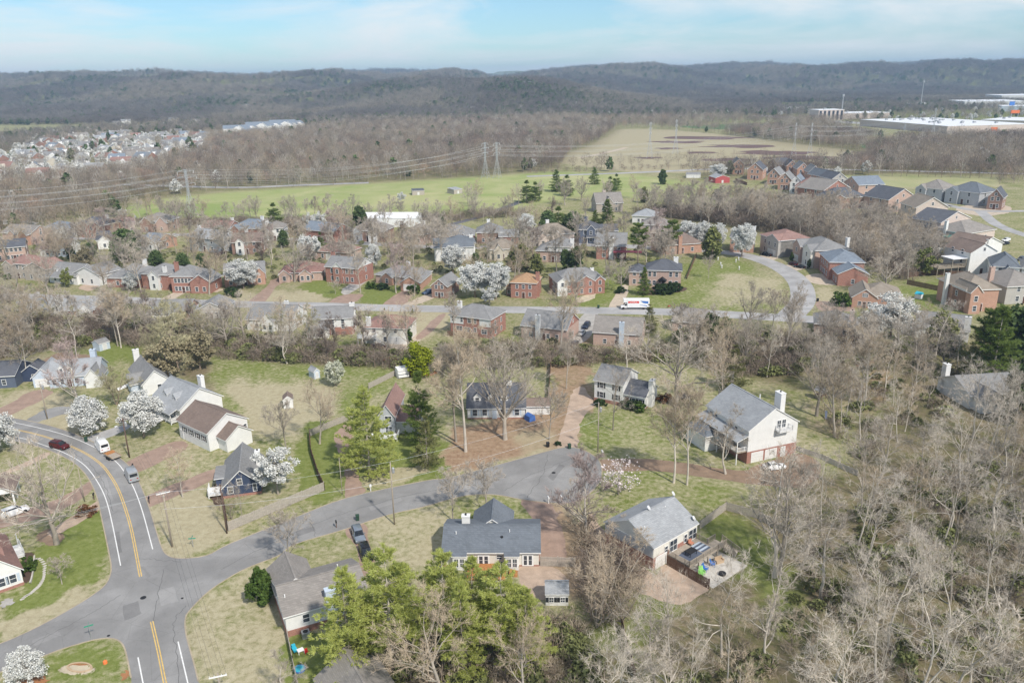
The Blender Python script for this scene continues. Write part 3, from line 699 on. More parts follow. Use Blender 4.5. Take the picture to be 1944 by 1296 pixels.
def twigs(P, k, ln, w, rs, spread=0.9, t0=0.2, up=0.25):
    N, S0, _ = P.shape
    t = rs.uniform(t0, 1.0, (N, k)); f = t * (S0 - 1); i = np.minimum(f.astype(int), S0 - 2); wt = (f - i)[..., None]
    n = np.arange(N)[:, None]
    b = P[n, i] * (1 - wt) + P[n, i + 1] * wt
    d = unit(P[n, i + 1] - P[n, i])
    dd = unit(d + rs.normal(scale=spread * 0.6, size=d.shape) + np.array([0, 0, up]))
    L = rs.uniform(ln[0], ln[1], t.shape)[..., None]
    side = unit(np.cross(dd, rs.normal(size=dd.shape))) * w
    V = np.stack([b - side, b + side, b + dd * L], 2).reshape(-1, 3)
    return V, np.arange(len(V)).reshape(-1, 3)
def join(parts):
    V = []; T = []; Q = []; n = 0
    for v, t, q in parts:
        V.append(v)
        if t is not None: T.append(t + n)
        if q is not None: Q.append(q + n)
        n += len(v)
    return np.concatenate(V), (np.concatenate(T) if T else None), (np.concatenate(Q) if Q else None)

def m_veg(key, c, var=0.25, rough=0.9, c2=None, scale=0.6, leaf=0.0):
    t = NT(key); r = t.rand(); n = t.noise(t.obj(), scale, 3, 0.6)
    a = t.ramp(n, [(0.3, sc3(c, 0.8)), (0.72, c2 or sc3(c, 1.2))])
    k = t.math('MULTIPLY_ADD', r, 2 * var); k.node.inputs[2].default_value = 1 - var
    t.b.inputs['Roughness'].default_value = rough; t.b.inputs['Specular IOR Level'].default_value = 0.1
    c = t.mix(1.0, a, k, 'MULTIPLY'); t.col(c)
    if leaf:
        tr = t.new('ShaderNodeBsdfTranslucent'); t.l(c, tr.inputs[0]); mx = t.new('ShaderNodeMixShader'); mx.inputs[0].default_value = leaf; t.l(t.b.outputs[0], mx.inputs[1]); t.l(tr.outputs[0], mx.inputs[2]); t.l(mx.outputs[0], t.n['Material Output'].inputs[0])
    return t.m
BARK = dict(grey=m_veg('grey_bark', (0.36, 0.32, 0.27)), pale=m_veg('pale_bark', (0.55, 0.50, 0.43), 0.15), brown=m_veg('brown_bark', (0.27, 0.215, 0.17)))
TWIG = dict(grey=m_veg('grey_twigs', (0.45, 0.395, 0.33), 0.2), tan=m_veg('tan_twigs', (0.47, 0.385, 0.285), 0.2), red=m_veg('red_bud_twigs', (0.47, 0.375, 0.345), 0.2), olive=m_veg('olive_twigs', (0.40, 0.37, 0.23), 0.25), pale=m_veg('pale_twigs', (0.54, 0.48, 0.405), 0.15), dark=m_veg('dark_twigs', (0.29, 0.235, 0.20), 0.2))

def bare(seed, H, spread, r0, nl, first, bark, twig, lean=0.03, lang=(35, 65), up=0.18, wob=0.16, stems=1, k2=6, k3=5, kt=9, tw=0.02, prof='dome'):
    rs = np.random.RandomState(seed)
    TP = []; TR = []
    S = 9
    for s in range(stems):
        d = np.array([0, 0, 1.0]) + (rs.normal(scale=0.32, size=3) * [1, 1, 0] if stems > 1 else rs.normal(scale=lean, size=3) * [1, 1, 0])
        p = np.zeros((S, 3)); hh = H * (rs.uniform(0.75, 1) if stems > 1 else 0.97); cur = unit(d)
        for i in range(1, S):
            cur = unit(cur + rs.normal(scale=wob * 0.35, size=3) * [1, 1, 0.2] + [0, 0, 0.12]); p[i] = p[i - 1] + cur * hh / (S - 1)
        TP.append(p); TR.append(r0 * (0.7 if stems > 1 else 1) * np.linspace(1, 0.12, S) ** 0.9)
    TP = np.array(TP); TR = np.array(TR); TR[:, 0] *= 1.25
    n1 = max(2, nl // stems)
    P1, R1 = grow(TP, TR, n1, first, 0.98, lang, (spread * 0.8, spread * 1.2), 6, rs, wob, up, 0.62, (r0 * 0.5, 0.18))
    P2, R2 = grow(P1, R1, k2, 0.25, 1.0, (25, 60), (0.38, 0.62), 5, rs, wob, up, 0.7, (0.075, 0.25))
    P3, R3 = grow(P2, R2, k3, 0.2, 1.0, (25, 55), (0.35, 0.6), 3, rs, wob, up, 0.7, (0.032, 0.35))
    P2b, R2b = grow(TP, TR, 5, max(first, 0.55), 1.0, (30, 60), (0.10, 0.2), 4, rs, wob, up, 0.6, (0.05, 0.3))
    sc = H / 16.0
    tv = [(*tubes(P1, R1, 4),), (*tubes(P2, R2, 3),), (*tubes(P3, R3, 3),), (*tubes(P2b, R2b, 3),)]
    tw1 = twigs(P3, kt, (0.45 * sc, 1.15 * sc), tw, rs); tw2 = twigs(P2, kt + 2, (0.5 * sc, 1.3 * sc), tw, rs); tw3 = twigs(P2b, 10, (0.4 * sc, 1.0 * sc), tw, rs)
    V, T, Q = join([(v, None, q) for v, q in tv] + [(v, t, None) for v, t in (tw1, tw2, tw3)])
    nq1 = len(tv[0][1])
    qm = np.ones(len(Q), int); qm[:nq1] = 0
    crown = np_mesh('crown', V, T, Q, [BARK[bark], TWIG[twig]], np.ones(len(T), int), qm)
    v, q = tubes(TP, TR, 7)
    v = v.copy(); v[v[:, 2] < 0.02, 2] -= 0.15
    trunk = np_mesh('trunk', v, None, q, [BARK[bark]], smooth=True)
    return dict(trunk=trunk, crown=crown, H=H)

BARE = {
    'oak': bare(1, 16, 0.58, 0.34, 15, 0.22, 'grey', 'grey', lang=(40, 70), up=0.16),
    'oak2': bare(2, 16, 0.58, 0.32, 14, 0.2, 'grey', 'tan', lang=(35, 65), up=0.2, wob=0.2),
    'tall': bare(3, 20, 0.36, 0.26, 18, 0.26, 'grey', 'grey', lang=(38, 65), up=0.22),
    'tall2': bare(4, 19, 0.38, 0.24, 17, 0.26, 'pale', 'tan', lang=(40, 68), up=0.2, wob=0.2),
    'syc': bare(5, 18, 0.42, 0.28, 14, 0.25, 'pale', 'pale', lang=(35, 75), up=0.12, wob=0.30, k3=4, kt=5),
    'syc2': bare(6, 16, 0.46, 0.30, 12, 0.2, 'pale', 'grey', lang=(35, 75), up=0.1, wob=0.34, lean=0.08),
    'brush': bare(7, 8, 0.46, 0.09, 15, 0.1, 'grey', 'tan', stems=4, tw=0.013, up=0.2, kt=6, k3=4),
    'maple': bare(8, 12, 0.52, 0.2, 18, 0.2, 'pale', 'red', lang=(34, 60), up=0.25),
    'small': bare(9, 9, 0.58, 0.15, 15, 0.18, 'grey', 'grey', lang=(40, 66), up=0.2),
    'olive': bare(10, 11, 0.5, 0.2, 16, 0.15, 'brown', 'olive', stems=2, up=0.15, kt=9),
    'thin': bare(14, 17, 0.40, 0.16, 13, 0.3, 'pale', 'pale', lang=(30, 62), up=0.2, wob=0.26, k2=5, k3=4, kt=6, tw=0.015), 'thin2': bare(15, 16, 0.44, 0.16, 12, 0.25, 'grey', 'grey', lang=(32, 65), up=0.18, wob=0.24, k2=5, k3=4, kt=6, tw=0.015), 'thin3': bare(16, 18, 0.36, 0.15, 13, 0.35, 'pale', 'tan', lang=(30, 60), up=0.25, wob=0.22, k2=5, k3=4, kt=6, tw=0.015), 'thin4': bare(17, 15, 0.48, 0.18, 11, 0.22, 'pale', 'pale', lang=(35, 72), up=0.1, wob=0.36, lean=0.1, k2=5, k3=4, kt=6, tw=0.015),
    'dark': bare(12, 14, 0.42, 0.24, 15, 0.2, 'brown', 'dark', lang=(35, 65), up=0.2, wob=0.2),
    'fan': bare(13, 15, 0.62, 0.34, 20, 0.14, 'grey', 'grey', lang=(36, 62), up=0.24, wob=0.1),
}
def leafquads(C, size, rs, flat=0.0, up=0.0, aspect=1.0):
    n = len(C)
    nrm = unit(rs.normal(size=(n, 3)) + np.array([0, 0, up])); r = rs.normal(size=(n, 3))
    x = unit(np.cross(nrm, r)); y = np.cross(nrm, x)
    s = size * rs.uniform(0.6, 1.3, (n, 1))
    V = np.stack([C - x * s - y * s * aspect, C + x * s - y * s * aspect, C + x * s + y * s * aspect, C - x * s + y * s * aspect], 1).reshape(-1, 3)
    return V, np.arange(4 * n).reshape(-1, 4)
def blossom(seed, H, rx, rz, n, mat, trunkmat, size=0.13, z0=0.2, shape='oval', lumps=130, lump_r=0.25):
    rs = np.random.RandomState(seed)
    zc = H * z0 + (H * (1 - z0)) / 2; hz = H * (1 - z0) / 2
    d = unit(rs.normal(size=(lumps, 3))); rad = rs.uniform(0.2, 0.95, (lumps, 1)) ** 0.55; d = d[np.argsort(rs.uniform(size=lumps) + 0.5 * (np.sin(3 * np.arctan2(d[:, 1], d[:, 0]) + seed) > 0.5))]; d[-(lumps // 6):] = d[:lumps // 6]
    c = d * rad * np.array([rx, rx, hz])
    if shape == 'cone': c[:, :2] *= (1.18 - 0.78 * (c[:, 2:3] + hz) / (2 * hz))
    if shape == 'vase': c[:, :2] *= (0.62 + 0.5 * (c[:, 2:3] + hz) / (2 * hz))
    c[:, 2] += zc
    li = rs.randint(0, lumps, n)
    C = c[li] + unit(rs.normal(size=(n, 3))) * (rs.uniform(0, 1, (n, 1)) ** 0.5) * rx * lump_r * rs.uniform(0.5, 1.2, lumps)[li][:, None]
    V, Q = leafquads(C, size, rs)
    # inner limbs
    TP = np.zeros((1, 7, 3)); TP[0, :, 2] = np.linspace(0, H * 0.85, 7); TR = (0.02 * H * np.linspace(1, 0.2, 7))[None]
    P1, R1 = grow(TP, TR, 16, z0 * 0.8, 0.9, (25, 55), (0.3, 0.5), 5, rs, 0.12, 0.3, 0.6, (0.1, 0.2))
    P2, R2 = grow(P1, R1, 5, 0.3, 1.0, (25, 50), (0.3, 0.6), 3, rs, 0.15, 0.2, 0.7, (0.04, 0.3))
    a = [(V, None, Q), (*((lambda t: (t[0], None, t[1]))(tubes(P1, R1, 4))),), (*((lambda t: (t[0], None, t[1]))(tubes(P2, R2, 3))),)]
    v, t, q = join(a)
    qm = np.ones(len(q), int); qm[:n] = 0
    crown = np_mesh('crown', v, None, q, [mat, trunkmat], None, qm)
    v, q = tubes(TP, TR, 7); v = v.copy(); v[v[:, 2] < 0.02, 2] -= 0.15
    return dict(trunk=np_mesh('trunk', v, None, q, [trunkmat], smooth=True), crown=crown, H=H)
BLOS = m_veg('white_blossom', (0.66, 0.67, 0.63), 0.06, c2=(0.78, 0.78, 0.75), scale=1.5)
BLOSG = m_veg('green_white_blossom', (0.46, 0.50, 0.33), 0.1, c2=(0.70, 0.70, 0.60), scale=1.2)
PINKB = m_veg('pink_blossom', (0.62, 0.52, 0.53), 0.1, c2=(0.75, 0.70, 0.69), scale=1.5)
LEAFG = m_veg('evergreen_leaf', (0.055, 0.10, 0.022), 0.2, c2=(0.10, 0.15, 0.035), scale=1.5); LEAFY = m_veg('yellow_green_leaf', (0.20, 0.25, 0.02), 0.15, c2=(0.34, 0.38, 0.03), scale=1.2); LEAFD = m_veg('dark_leaf', (0.03, 0.055, 0.022), 0.2, c2=(0.055, 0.085, 0.03)); LEAFB = m_veg('rust_leaf', (0.20, 0.10, 0.05), 0.2); LEAFS = m_veg('spring_leaf', (0.20, 0.24, 0.07), 0.2, c2=(0.28, 0.30, 0.10))
PEAR = {
    'oval': blossom(21, 10, 3.9, 4, 19000, BLOS, BARK['brown'], 0.095), 'oval2': blossom(22, 10, 3.7, 4, 17000, BLOS, BARK['brown'], 0.095, shape='vase'),
    'spread': blossom(23, 8.5, 4.5, 3, 16000, BLOS, BARK['brown'], 0.095, 0.12, 'cone'), 'thin': blossom(24, 9, 3.3, 4, 8500, BLOS, BARK['grey'], 0.085, 0.25, lumps=60),
    'green': blossom(25, 8, 3.2, 3, 3600, BLOSG, BARK['brown'], 0.13, 0.15), 'pink': blossom(26, 6, 2.6, 3, 620, PINKB, BARK['grey'], 0.07, 0.1), 'gold': blossom(27, 8, 4.0, 3, 6500, LEAFY, BARK['brown'], 0.16, 0.02, 'oval', 34, 0.36),
    'holly': blossom(28, 6, 2.8, 3, 5200, LEAFG, BARK['brown'], 0.15, 0.0, 'cone', 70), 'round': blossom(29, 2.0, 1.5, 1, 2000, LEAFD, BARK['brown'], 0.11, -0.12, 'oval', 50), 'roundg': blossom(30, 2.0, 1.2, 1, 1800, LEAFG, BARK['brown'], 0.10, -0.1, 'oval', 50),
    'spring': blossom(31, 8, 3.2, 3, 3200, LEAFS, BARK['brown'], 0.15, 0.1, 'oval', 60), 'rust': blossom(32, 2.0, 1.7, 1, 1300, LEAFB, BARK['brown'], 0.12, -0.15, 'oval', 50), 'column': blossom(33, 5, 0.9, 2, 2400, LEAFG, BARK['brown'], 0.13, 0.0, 'cone', 60),
    'brownclump': blossom(34, 9, 3.4, 4, 3600, m_veg('budding_tan_leaf', (0.27, 0.23, 0.14), 0.2, c2=(0.34, 0.30, 0.19)), BARK['brown'], 0.14, 0.12, 'oval', 60),
}
def conifer(seed, H, R, nwh, per, mat, bark, tuft=0.42, first=0.12, droop=-0.05, layered=True, ntri=9, shape=1.0, dead=0):
    rs = np.random.RandomState(seed)
    TP = np.zeros((1, 8, 3)); TP[0, :, 2] = np.linspace(0, H, 8); TP[0, :, :2] = np.cumsum(rs.normal(scale=0.06, size=(8, 2)), 0) * 0.6; TP[0, 0, :2] = 0
    TR = (H * 0.014 * np.linspace(1, 0.08, 8))[None]
    BP = []; BR = []
    zs = np.linspace(first, 0.985, nwh) if layered else np.sort(rs.uniform(first, 0.98, nwh))
    for z in zs:
        f = (z - first) / (1 - first)
        rad = R * ((1 - f) ** shape * 0.95 + 0.06) * (1 if f > 0.12 else 0.75)
        for j in range(per):
            a = rs.uniform(0, 2 * PI); L = rad * rs.uniform(0.62, 1.15)
            s = np.linspace(0, 1, 5)
            el = droop + 0.32 * f
            x = s * L; zz = z * H + el * x + 0.16 * L * s ** 2 + rs.uniform(-0.25, 0.25)
            BP.append(np.stack([np.cos(a) * x, np.sin(a) * x, zz], -1) + [0, 0, 0]); BR.append(0.012 * H * (1 - f * 0.7) * 0.25 * np.linspace(1, 0.2, 5))
    BP = np.array(BP); BR = np.array(BR)
    N = len(BP); L = np.linalg.norm(BP[:, -1] - BP[:, 0], axis=-1)
    kk = np.maximum(4, (L / 0.27).astype(int))
    C = []; Dr = []
    for i in range(N):
        t = rs.uniform(0.28, 1.04, kk[i]); p = BP[i][0] + (BP[i][-1] - BP[i][0]) * t[:, None]
        p[:, 2] = np.interp(t, np.linspace(0, 1, 5), BP[i][:, 2])
        side = np.cross(unit(BP[i][-1] - BP[i][0]), [0, 0, 1])
        p += side * (rs.normal(size=(kk[i], 1)) * 0.24 * L[i] * (1.05 - 0.75 * t[:, None]) )
        C.append(p); Dr.append(np.repeat(unit(BP[i][-1] - BP[i][0])[None], kk[i], 0))
    C = np.concatenate(C); Dr = np.concatenate(Dr)
    n = len(C) * ntri
    b = np.repeat(C, ntri, 0); dr = np.repeat(Dr, ntri, 0)
    d = unit(dr * 0.7 + rs.normal(scale=0.62, size=(n, 3)) * [1, 1, 0.7] + [0, 0, 0.35])
    ln = tuft * rs.uniform(0.6, 1.3, (n, 1)); side = unit(np.cross(d, rs.normal(size=(n, 3)))) * tuft * 0.13
    b = b + rs.normal(scale=0.09, size=b.shape)
    V = np.stack([b - side, b + side, b + d * ln], 1).reshape(-1, 3); T = np.arange(len(V)).reshape(-1, 3)
    v1, q1 = tubes(BP, BR, 3)
    v, t, q = join([(V, T, None), (v1, None, q1)])
    crown = np_mesh('crown', v, t, q, [mat, BARK[bark]], np.zeros(len(t), int), np.ones(len(q), int))
    v, q = tubes(TP, TR, 7); v = v.copy(); v[v[:, 2] < 0.02, 2] -= 0.15
    return dict(trunk=np_mesh('trunk', v, None, q, [BARK[bark]], smooth=True), crown=crown, H=H)
NEED = m_veg('pine_needles', (0.50, 0.55, 0.14), 0.1, c2=(0.62, 0.66, 0.24), scale=0.8, leaf=0.5); NEEDG = m_veg('green_needles', (0.16, 0.23, 0.055), 0.12, c2=(0.26, 0.33, 0.09), leaf=0.45); NEEDD = m_veg('dark_needles', (0.075, 0.12, 0.045), 0.2, c2=(0.13, 0.18, 0.065)); NEEDO = m_veg('olive_needles', (0.15, 0.16, 0.06), 0.2, c2=(0.22, 0.22, 0.09))
CON = {
    'pine': conifer(41, 18, 6.2, 17, 8, NEED, 'grey', 0.52, 0.08, ntri=13, shape=0.85), 'pine2': conifer(42, 18, 5.4, 18, 8, NEED, 'pale', 0.52, 0.26, layered=False, ntri=13, shape=0.7),
    'green': conifer(43, 16, 4.9, 22, 8, NEEDG, 'grey', 0.55, 0.05, 0.0, False), 'hemlock': conifer(44, 13, 4.3, 22, 8, NEEDO, 'grey', 0.45, 0.04, -0.1, False, 6), 'cedar': conifer(45, 11, 3.2, 22, 8, NEEDD, 'brown', 0.55, 0.02, 0.15, False, 8, 0.7),
    'spruce': conifer(46, 14, 4.0, 20, 8, NEEDG, 'brown', 0.55, 0.03, -0.1, True, 8, 0.95), 'loblolly': conifer(47, 17, 4.0, 10, 7, NEEDG, 'brown', 0.7, 0.52, 0.1, False, 12, 0.45), 'olivecedar': conifer(48, 10, 3.2, 20, 8, NEEDO, 'brown', 0.55, 0.04, 0.1, False, 8, 0.7),
    'shade': conifer(49, 12, 4.8, 18, 9, NEEDD, 'brown', 0.65, 0.10, 0.12, False, 9, 0.55),
}
CON['shade'] = blossom(35, 11, 4.3, 4, 7000, NEEDD, BARK['brown'], 0.20, 0.06, 'cone', 90, 0.3); CON['cedar'] = blossom(36, 11, 3.0, 4, 6500, NEEDD, BARK['brown'], 0.19, 0.0, 'cone', 110, 0.3); CON['olivecedar'] = blossom(37, 10, 3.0, 4, 6000, m_veg('olive_evergreen', (0.15, 0.17, 0.06), 0.2, c2=(0.23, 0.24, 0.09)), BARK['brown'], 0.19, 0.0, 'cone', 110, 0.3)
PROTO = {}
for dct, cat, base in ((BARE, 'tree', 'bare_tree'), (PEAR, 'tree', 'blossoming_tree'), (CON, 'tree', 'pine_tree')):
    for k, v in dct.items(): PROTO[(base, k)] = v
NTREE = {'bare_tree': 0}
PLACED = []
def plant(base, kind, P, H, label, group=None, rz=None, wide=1.0, name=None, cat='tree', parts=True):
    pr = PROTO[(base, kind)]
    s = H / pr['H']
    nm = name or base
    rz = rnd.uniform(0, 6.28) if rz is None else rz
    r = empty(nm, (P[0], P[1], P[2] if len(P) > 2 else 0), rz, (s * wide * rnd.uniform(.9, 1.12), s * wide * rnd.uniform(.9, 1.12), s))
    if nm in NTREE: NTREE[nm] += 1
    if nm == 'shrub':
        link('stem', pr['trunk'], r); link('foliage', pr['crown'], r)
    else:
        link('trunk', pr['trunk'], r); link('crown', pr['crown'], r)
    tag(r, label, cat, group)
    PLACED.append((P[0], P[1]))
    return r
def tree_px(base, kind, px, py, ptop, label, group=None, wide=1.0, name=None, cat='tree', rz=None):
    P = G(px, py); H = max(0.8, zat(px, ptop, P))
    return plant(base, kind, P, H, label, group, rz, wide, name, cat)

# ------------------------------------------------------------------ far woodland by geometry nodes
def lowtree(seed, H, rx, n, mat, bark, z0=0.25, trunk=True, w=0.055, ln=1.6):
    rs = np.random.RandomState(seed)
    c = unit(rs.normal(size=(n, 3))) * (rs.uniform(0.1, 1, (n, 1)) ** 0.45) * np.array([rx, rx, H * (1 - z0) / 2]) + [0, 0, H * (z0 + (1 - z0) / 2)]
    d = unit(c - [0, 0, H * 0.25] + rs.normal(scale=1.2, size=c.shape)); d[:, 2] = np.abs(d[:, 2]) * 0.8 + 0.2
    s = unit(np.cross(d, rs.normal(size=c.shape))) * w * rs.uniform(0.6, 1.8, (n, 1)); L = rs.uniform(0.6, 1.3, (n, 1)) * ln
    V = np.stack([c - s - d * L * 0.4, c + s - d * L * 0.4, c + d * L * 0.6], 1).reshape(-1, 3); T = np.arange(len(V)).reshape(-1, 3)
    k = 7; P = np.zeros((k, 2, 3)); P[0, 1] = (0, 0, H * 0.8)
    for i in range(1, k):
        a = rs.uniform(0, 6.28); P[i, 0] = (0, 0, H * rs.uniform(0.2, 0.5)); P[i, 1] = (math.cos(a) * rx * 0.7, math.sin(a) * rx * 0.7, H * rs.uniform(0.6, 0.9))
    Rr = np.full((k, 2), 0.07); Rr[0] = (0.16, 0.05); Rr[:, 1] = 0.03
    v, q = tubes(P, Rr, 3)
    v, t, q = join([(V, T, None), (v, None, q)])
    return np_mesh('low_tree', v, t, q, [mat, bark], np.zeros(len(t), int), np.ones(len(q), int))
def blobtree(seed, H, rx, n, mat, size):
    rs = np.random.RandomState(seed)
    c = unit(rs.normal(size=(n, 3))) * (rs.uniform(0.2, 1, (n, 1)) ** 0.4) * np.array([rx, rx, H * 0.42]) + [0, 0, H * 0.55]
    c[:, :2] *= np.clip(1.5 - c[:, 2:3] / H, 0.3, 1)
    v, q = leafquads(c, size, rs)
    return np_mesh('low_evergreen', v, None, q, [mat])
lowcol = bpy.data.collections.new('low_trees')
FW = [m_veg('far_twigs_grey', (0.27, 0.235, 0.19), 0.3), m_veg('far_twigs_tan', (0.335, 0.28, 0.21), 0.25), m_veg('far_twigs_brown', (0.225, 0.185, 0.155), 0.3), m_veg('far_twigs_rust', (0.36, 0.25, 0.185), 0.2), m_veg('far_twigs_pale', (0.42, 0.385, 0.335), 0.2)]
HW = [m_veg('hill_twigs_grey', (0.185, 0.168, 0.15), 0.3), m_veg('hill_twigs_brown', (0.15, 0.132, 0.118), 0.3), m_veg('hill_twigs_tan', (0.25, 0.22, 0.18), 0.3)]
lows = [lowtree(61, 14, 4.6, 260, FW[0], BARK['grey']), lowtree(62, 15, 4.2, 260, FW[1], BARK['grey']), lowtree(63, 13, 4.8, 260, FW[2], BARK['brown']), lowtree(64, 12, 4.4, 240, FW[3], BARK['brown']), lowtree(65, 15, 4.0, 200, FW[4], BARK['pale']),
        blobtree(66, 12, 3.2, 170, NEEDD, 0.62), blobtree(67, 9, 3.6, 170, BLOS, 0.5), lowtree(68, 4, 2.6, 200, FW[2], BARK['brown'], 0.0, w=0.035, ln=0.9), lowtree(69, 4, 2.4, 200, FW[1], BARK['brown'], 0.0, w=0.035, ln=0.9), blobtree(70, 3, 2.2, 160, m_veg('undergrowth_leaf', (0.17, 0.185, 0.075), 0.3), 0.22)]
for kk_ in ('oak', 'oak2', 'tall', 'fan'):
    pr = BARE[kk_]; jm = []
    for me in (pr['trunk'], pr['crown']):
        v = np.empty(len(me.vertices) * 3); me.vertices.foreach_get('co', v); f = [tuple(p.vertices) for p in me.polygons]; m_ = [p.material_index for p in me.polygons]; jm.append((v.reshape(-1, 3), f, m_, me.materials))
    n0 = len(jm[0][0]); me = bpy.data.meshes.new('woodland_tree'); me.from_pydata(np.concatenate([jm[0][0], jm[1][0]]).tolist(), [], jm[0][1] + [tuple(i + n0 for i in q) for q in jm[1][1]])
    for m_ in jm[1][3]: me.materials.append(m_)
    me.polygons.foreach_set('material_index', jm[0][2] + jm[1][2]); me.update(); lows.append(me)
lows += [lowtree(72, 15, 5.2, 200, HW[0], BARK['brown'], 0.1, w=0.11), lowtree(73, 14, 5.4, 200, HW[1], BARK['brown'], 0.1, w=0.11), lowtree(74, 15, 5.0, 200, HW[2], BARK['brown'], 0.1, w=0.11)]
for i, me in enumerate(lows):
    o = bpy.data.objects.new('low_tree_%02d' % i, me); lowcol.objects.link(o)
def gn_group():
    ng = bpy.data.node_groups.new('scatter', 'GeometryNodeTree')
    ng.interface.new_socket('Geometry', in_out='INPUT', socket_type='NodeSocketGeometry'); ng.interface.new_socket('Geometry', in_out='OUTPUT', socket_type='NodeSocketGeometry')
    gi = ng.nodes.new('NodeGroupInput'); go = ng.nodes.new('NodeGroupOutput')
    ci = ng.nodes.new('GeometryNodeCollectionInfo'); ci.inputs[0].default_value = lowcol; ci.inputs['Separate Children'].default_value = True; ci.inputs['Reset Children'].default_value = True
    ip = ng.nodes.new('GeometryNodeInstanceOnPoints'); ip.inputs['Pick Instance'].default_value = True
    def attr(nm, ty):
        a = ng.nodes.new('GeometryNodeInputNamedAttribute'); a.data_type = ty; a.inputs[0].default_value = nm; return a.outputs[0]
    ng.links.new(gi.outputs[0], ip.inputs['Points']); ng.links.new(ci.outputs[0], ip.inputs['Instance'])
    ng.links.new(attr('pid', 'INT'), ip.inputs['Instance Index']); ng.links.new(attr('rot', 'FLOAT_VECTOR'), ip.inputs['Rotation']); ng.links.new(attr('scl', 'FLOAT_VECTOR'), ip.inputs['Scale'])
    ng.links.new(ip.outputs[0], go.inputs[0])
    return ng
GNG = gn_group()
def scatter(name, label, cat, P, pid, scl):
    n = len(P)
    me = bpy.data.meshes.new(name); me.vertices.add(n); me.vertices.foreach_set('co', np.asarray(P, np.float32).ravel())
    a = me.attributes.new('pid', 'INT', 'POINT'); a.data.foreach_set('value', np.asarray(pid, np.int32))
    rot = np.zeros((n, 3), np.float32); rot[:, 2] = R_.uniform(0, 6.28, n)
    a = me.attributes.new('rot', 'FLOAT_VECTOR', 'POINT'); a.data.foreach_set('vector', rot.ravel())
    a = me.attributes.new('scl', 'FLOAT_VECTOR', 'POINT'); a.data.foreach_set('vector', np.asarray(scl, np.float32).ravel())
    o = link(name, me); md = o.modifiers.new('scatter', 'NODES'); md.node_group = GNG
    tag(o, label, cat, kind='stuff')
    return o
# ------------------------------------------------------------------ houses
WCACHE = {}
def window_mesh(w, h, split, pane):
    key = (round(w, 2), round(h, 2), split, pane)
    if key in WCACHE: return WCACHE[key]
    a, b = w / 2, h / 2; t = 0.09
    f = MB()
    f.box(-a - t, -0.07, -b - t, a + t, 0.0, -b); f.box(-a - t, -0.07, b, a + t, 0.0, b + t); f.box(-a - t, -0.068, -b, -a, 0.0, b); f.box(a, -0.068, -b, a + t, 0.0, b)
    if split >= 1: f.box(-a, -0.055, -0.03, a, -0.022, 0.03)
    if split >= 2: f.box(-0.03, -0.05, -b, 0.03, -0.023, b)
    g = MB(); g.face([(-a, -0.02, -b), (a, -0.02, -b), (a, -0.02, b), (-a, -0.02, b)])
    if pane:
        WCACHE[key] = (f.mesh('window', M['trim']), g.mesh('pane', M['glass']))
    else:
        f.face([(-a, -0.02, -b), (a, -0.02, -b), (a, -0.02, b), (-a, -0.02, b)], 1)
        WCACHE[key] = (f.mesh('window', [M['trim'], M['glass']]), None)
    return WCACHE[key]
SHUT = {}
def simple_mesh(key, fn, mats):
    if key not in SHUT:
        mb = MB(); fn(mb); SHUT[key] = mb.mesh(key[0], mats)
    return SHUT[key]
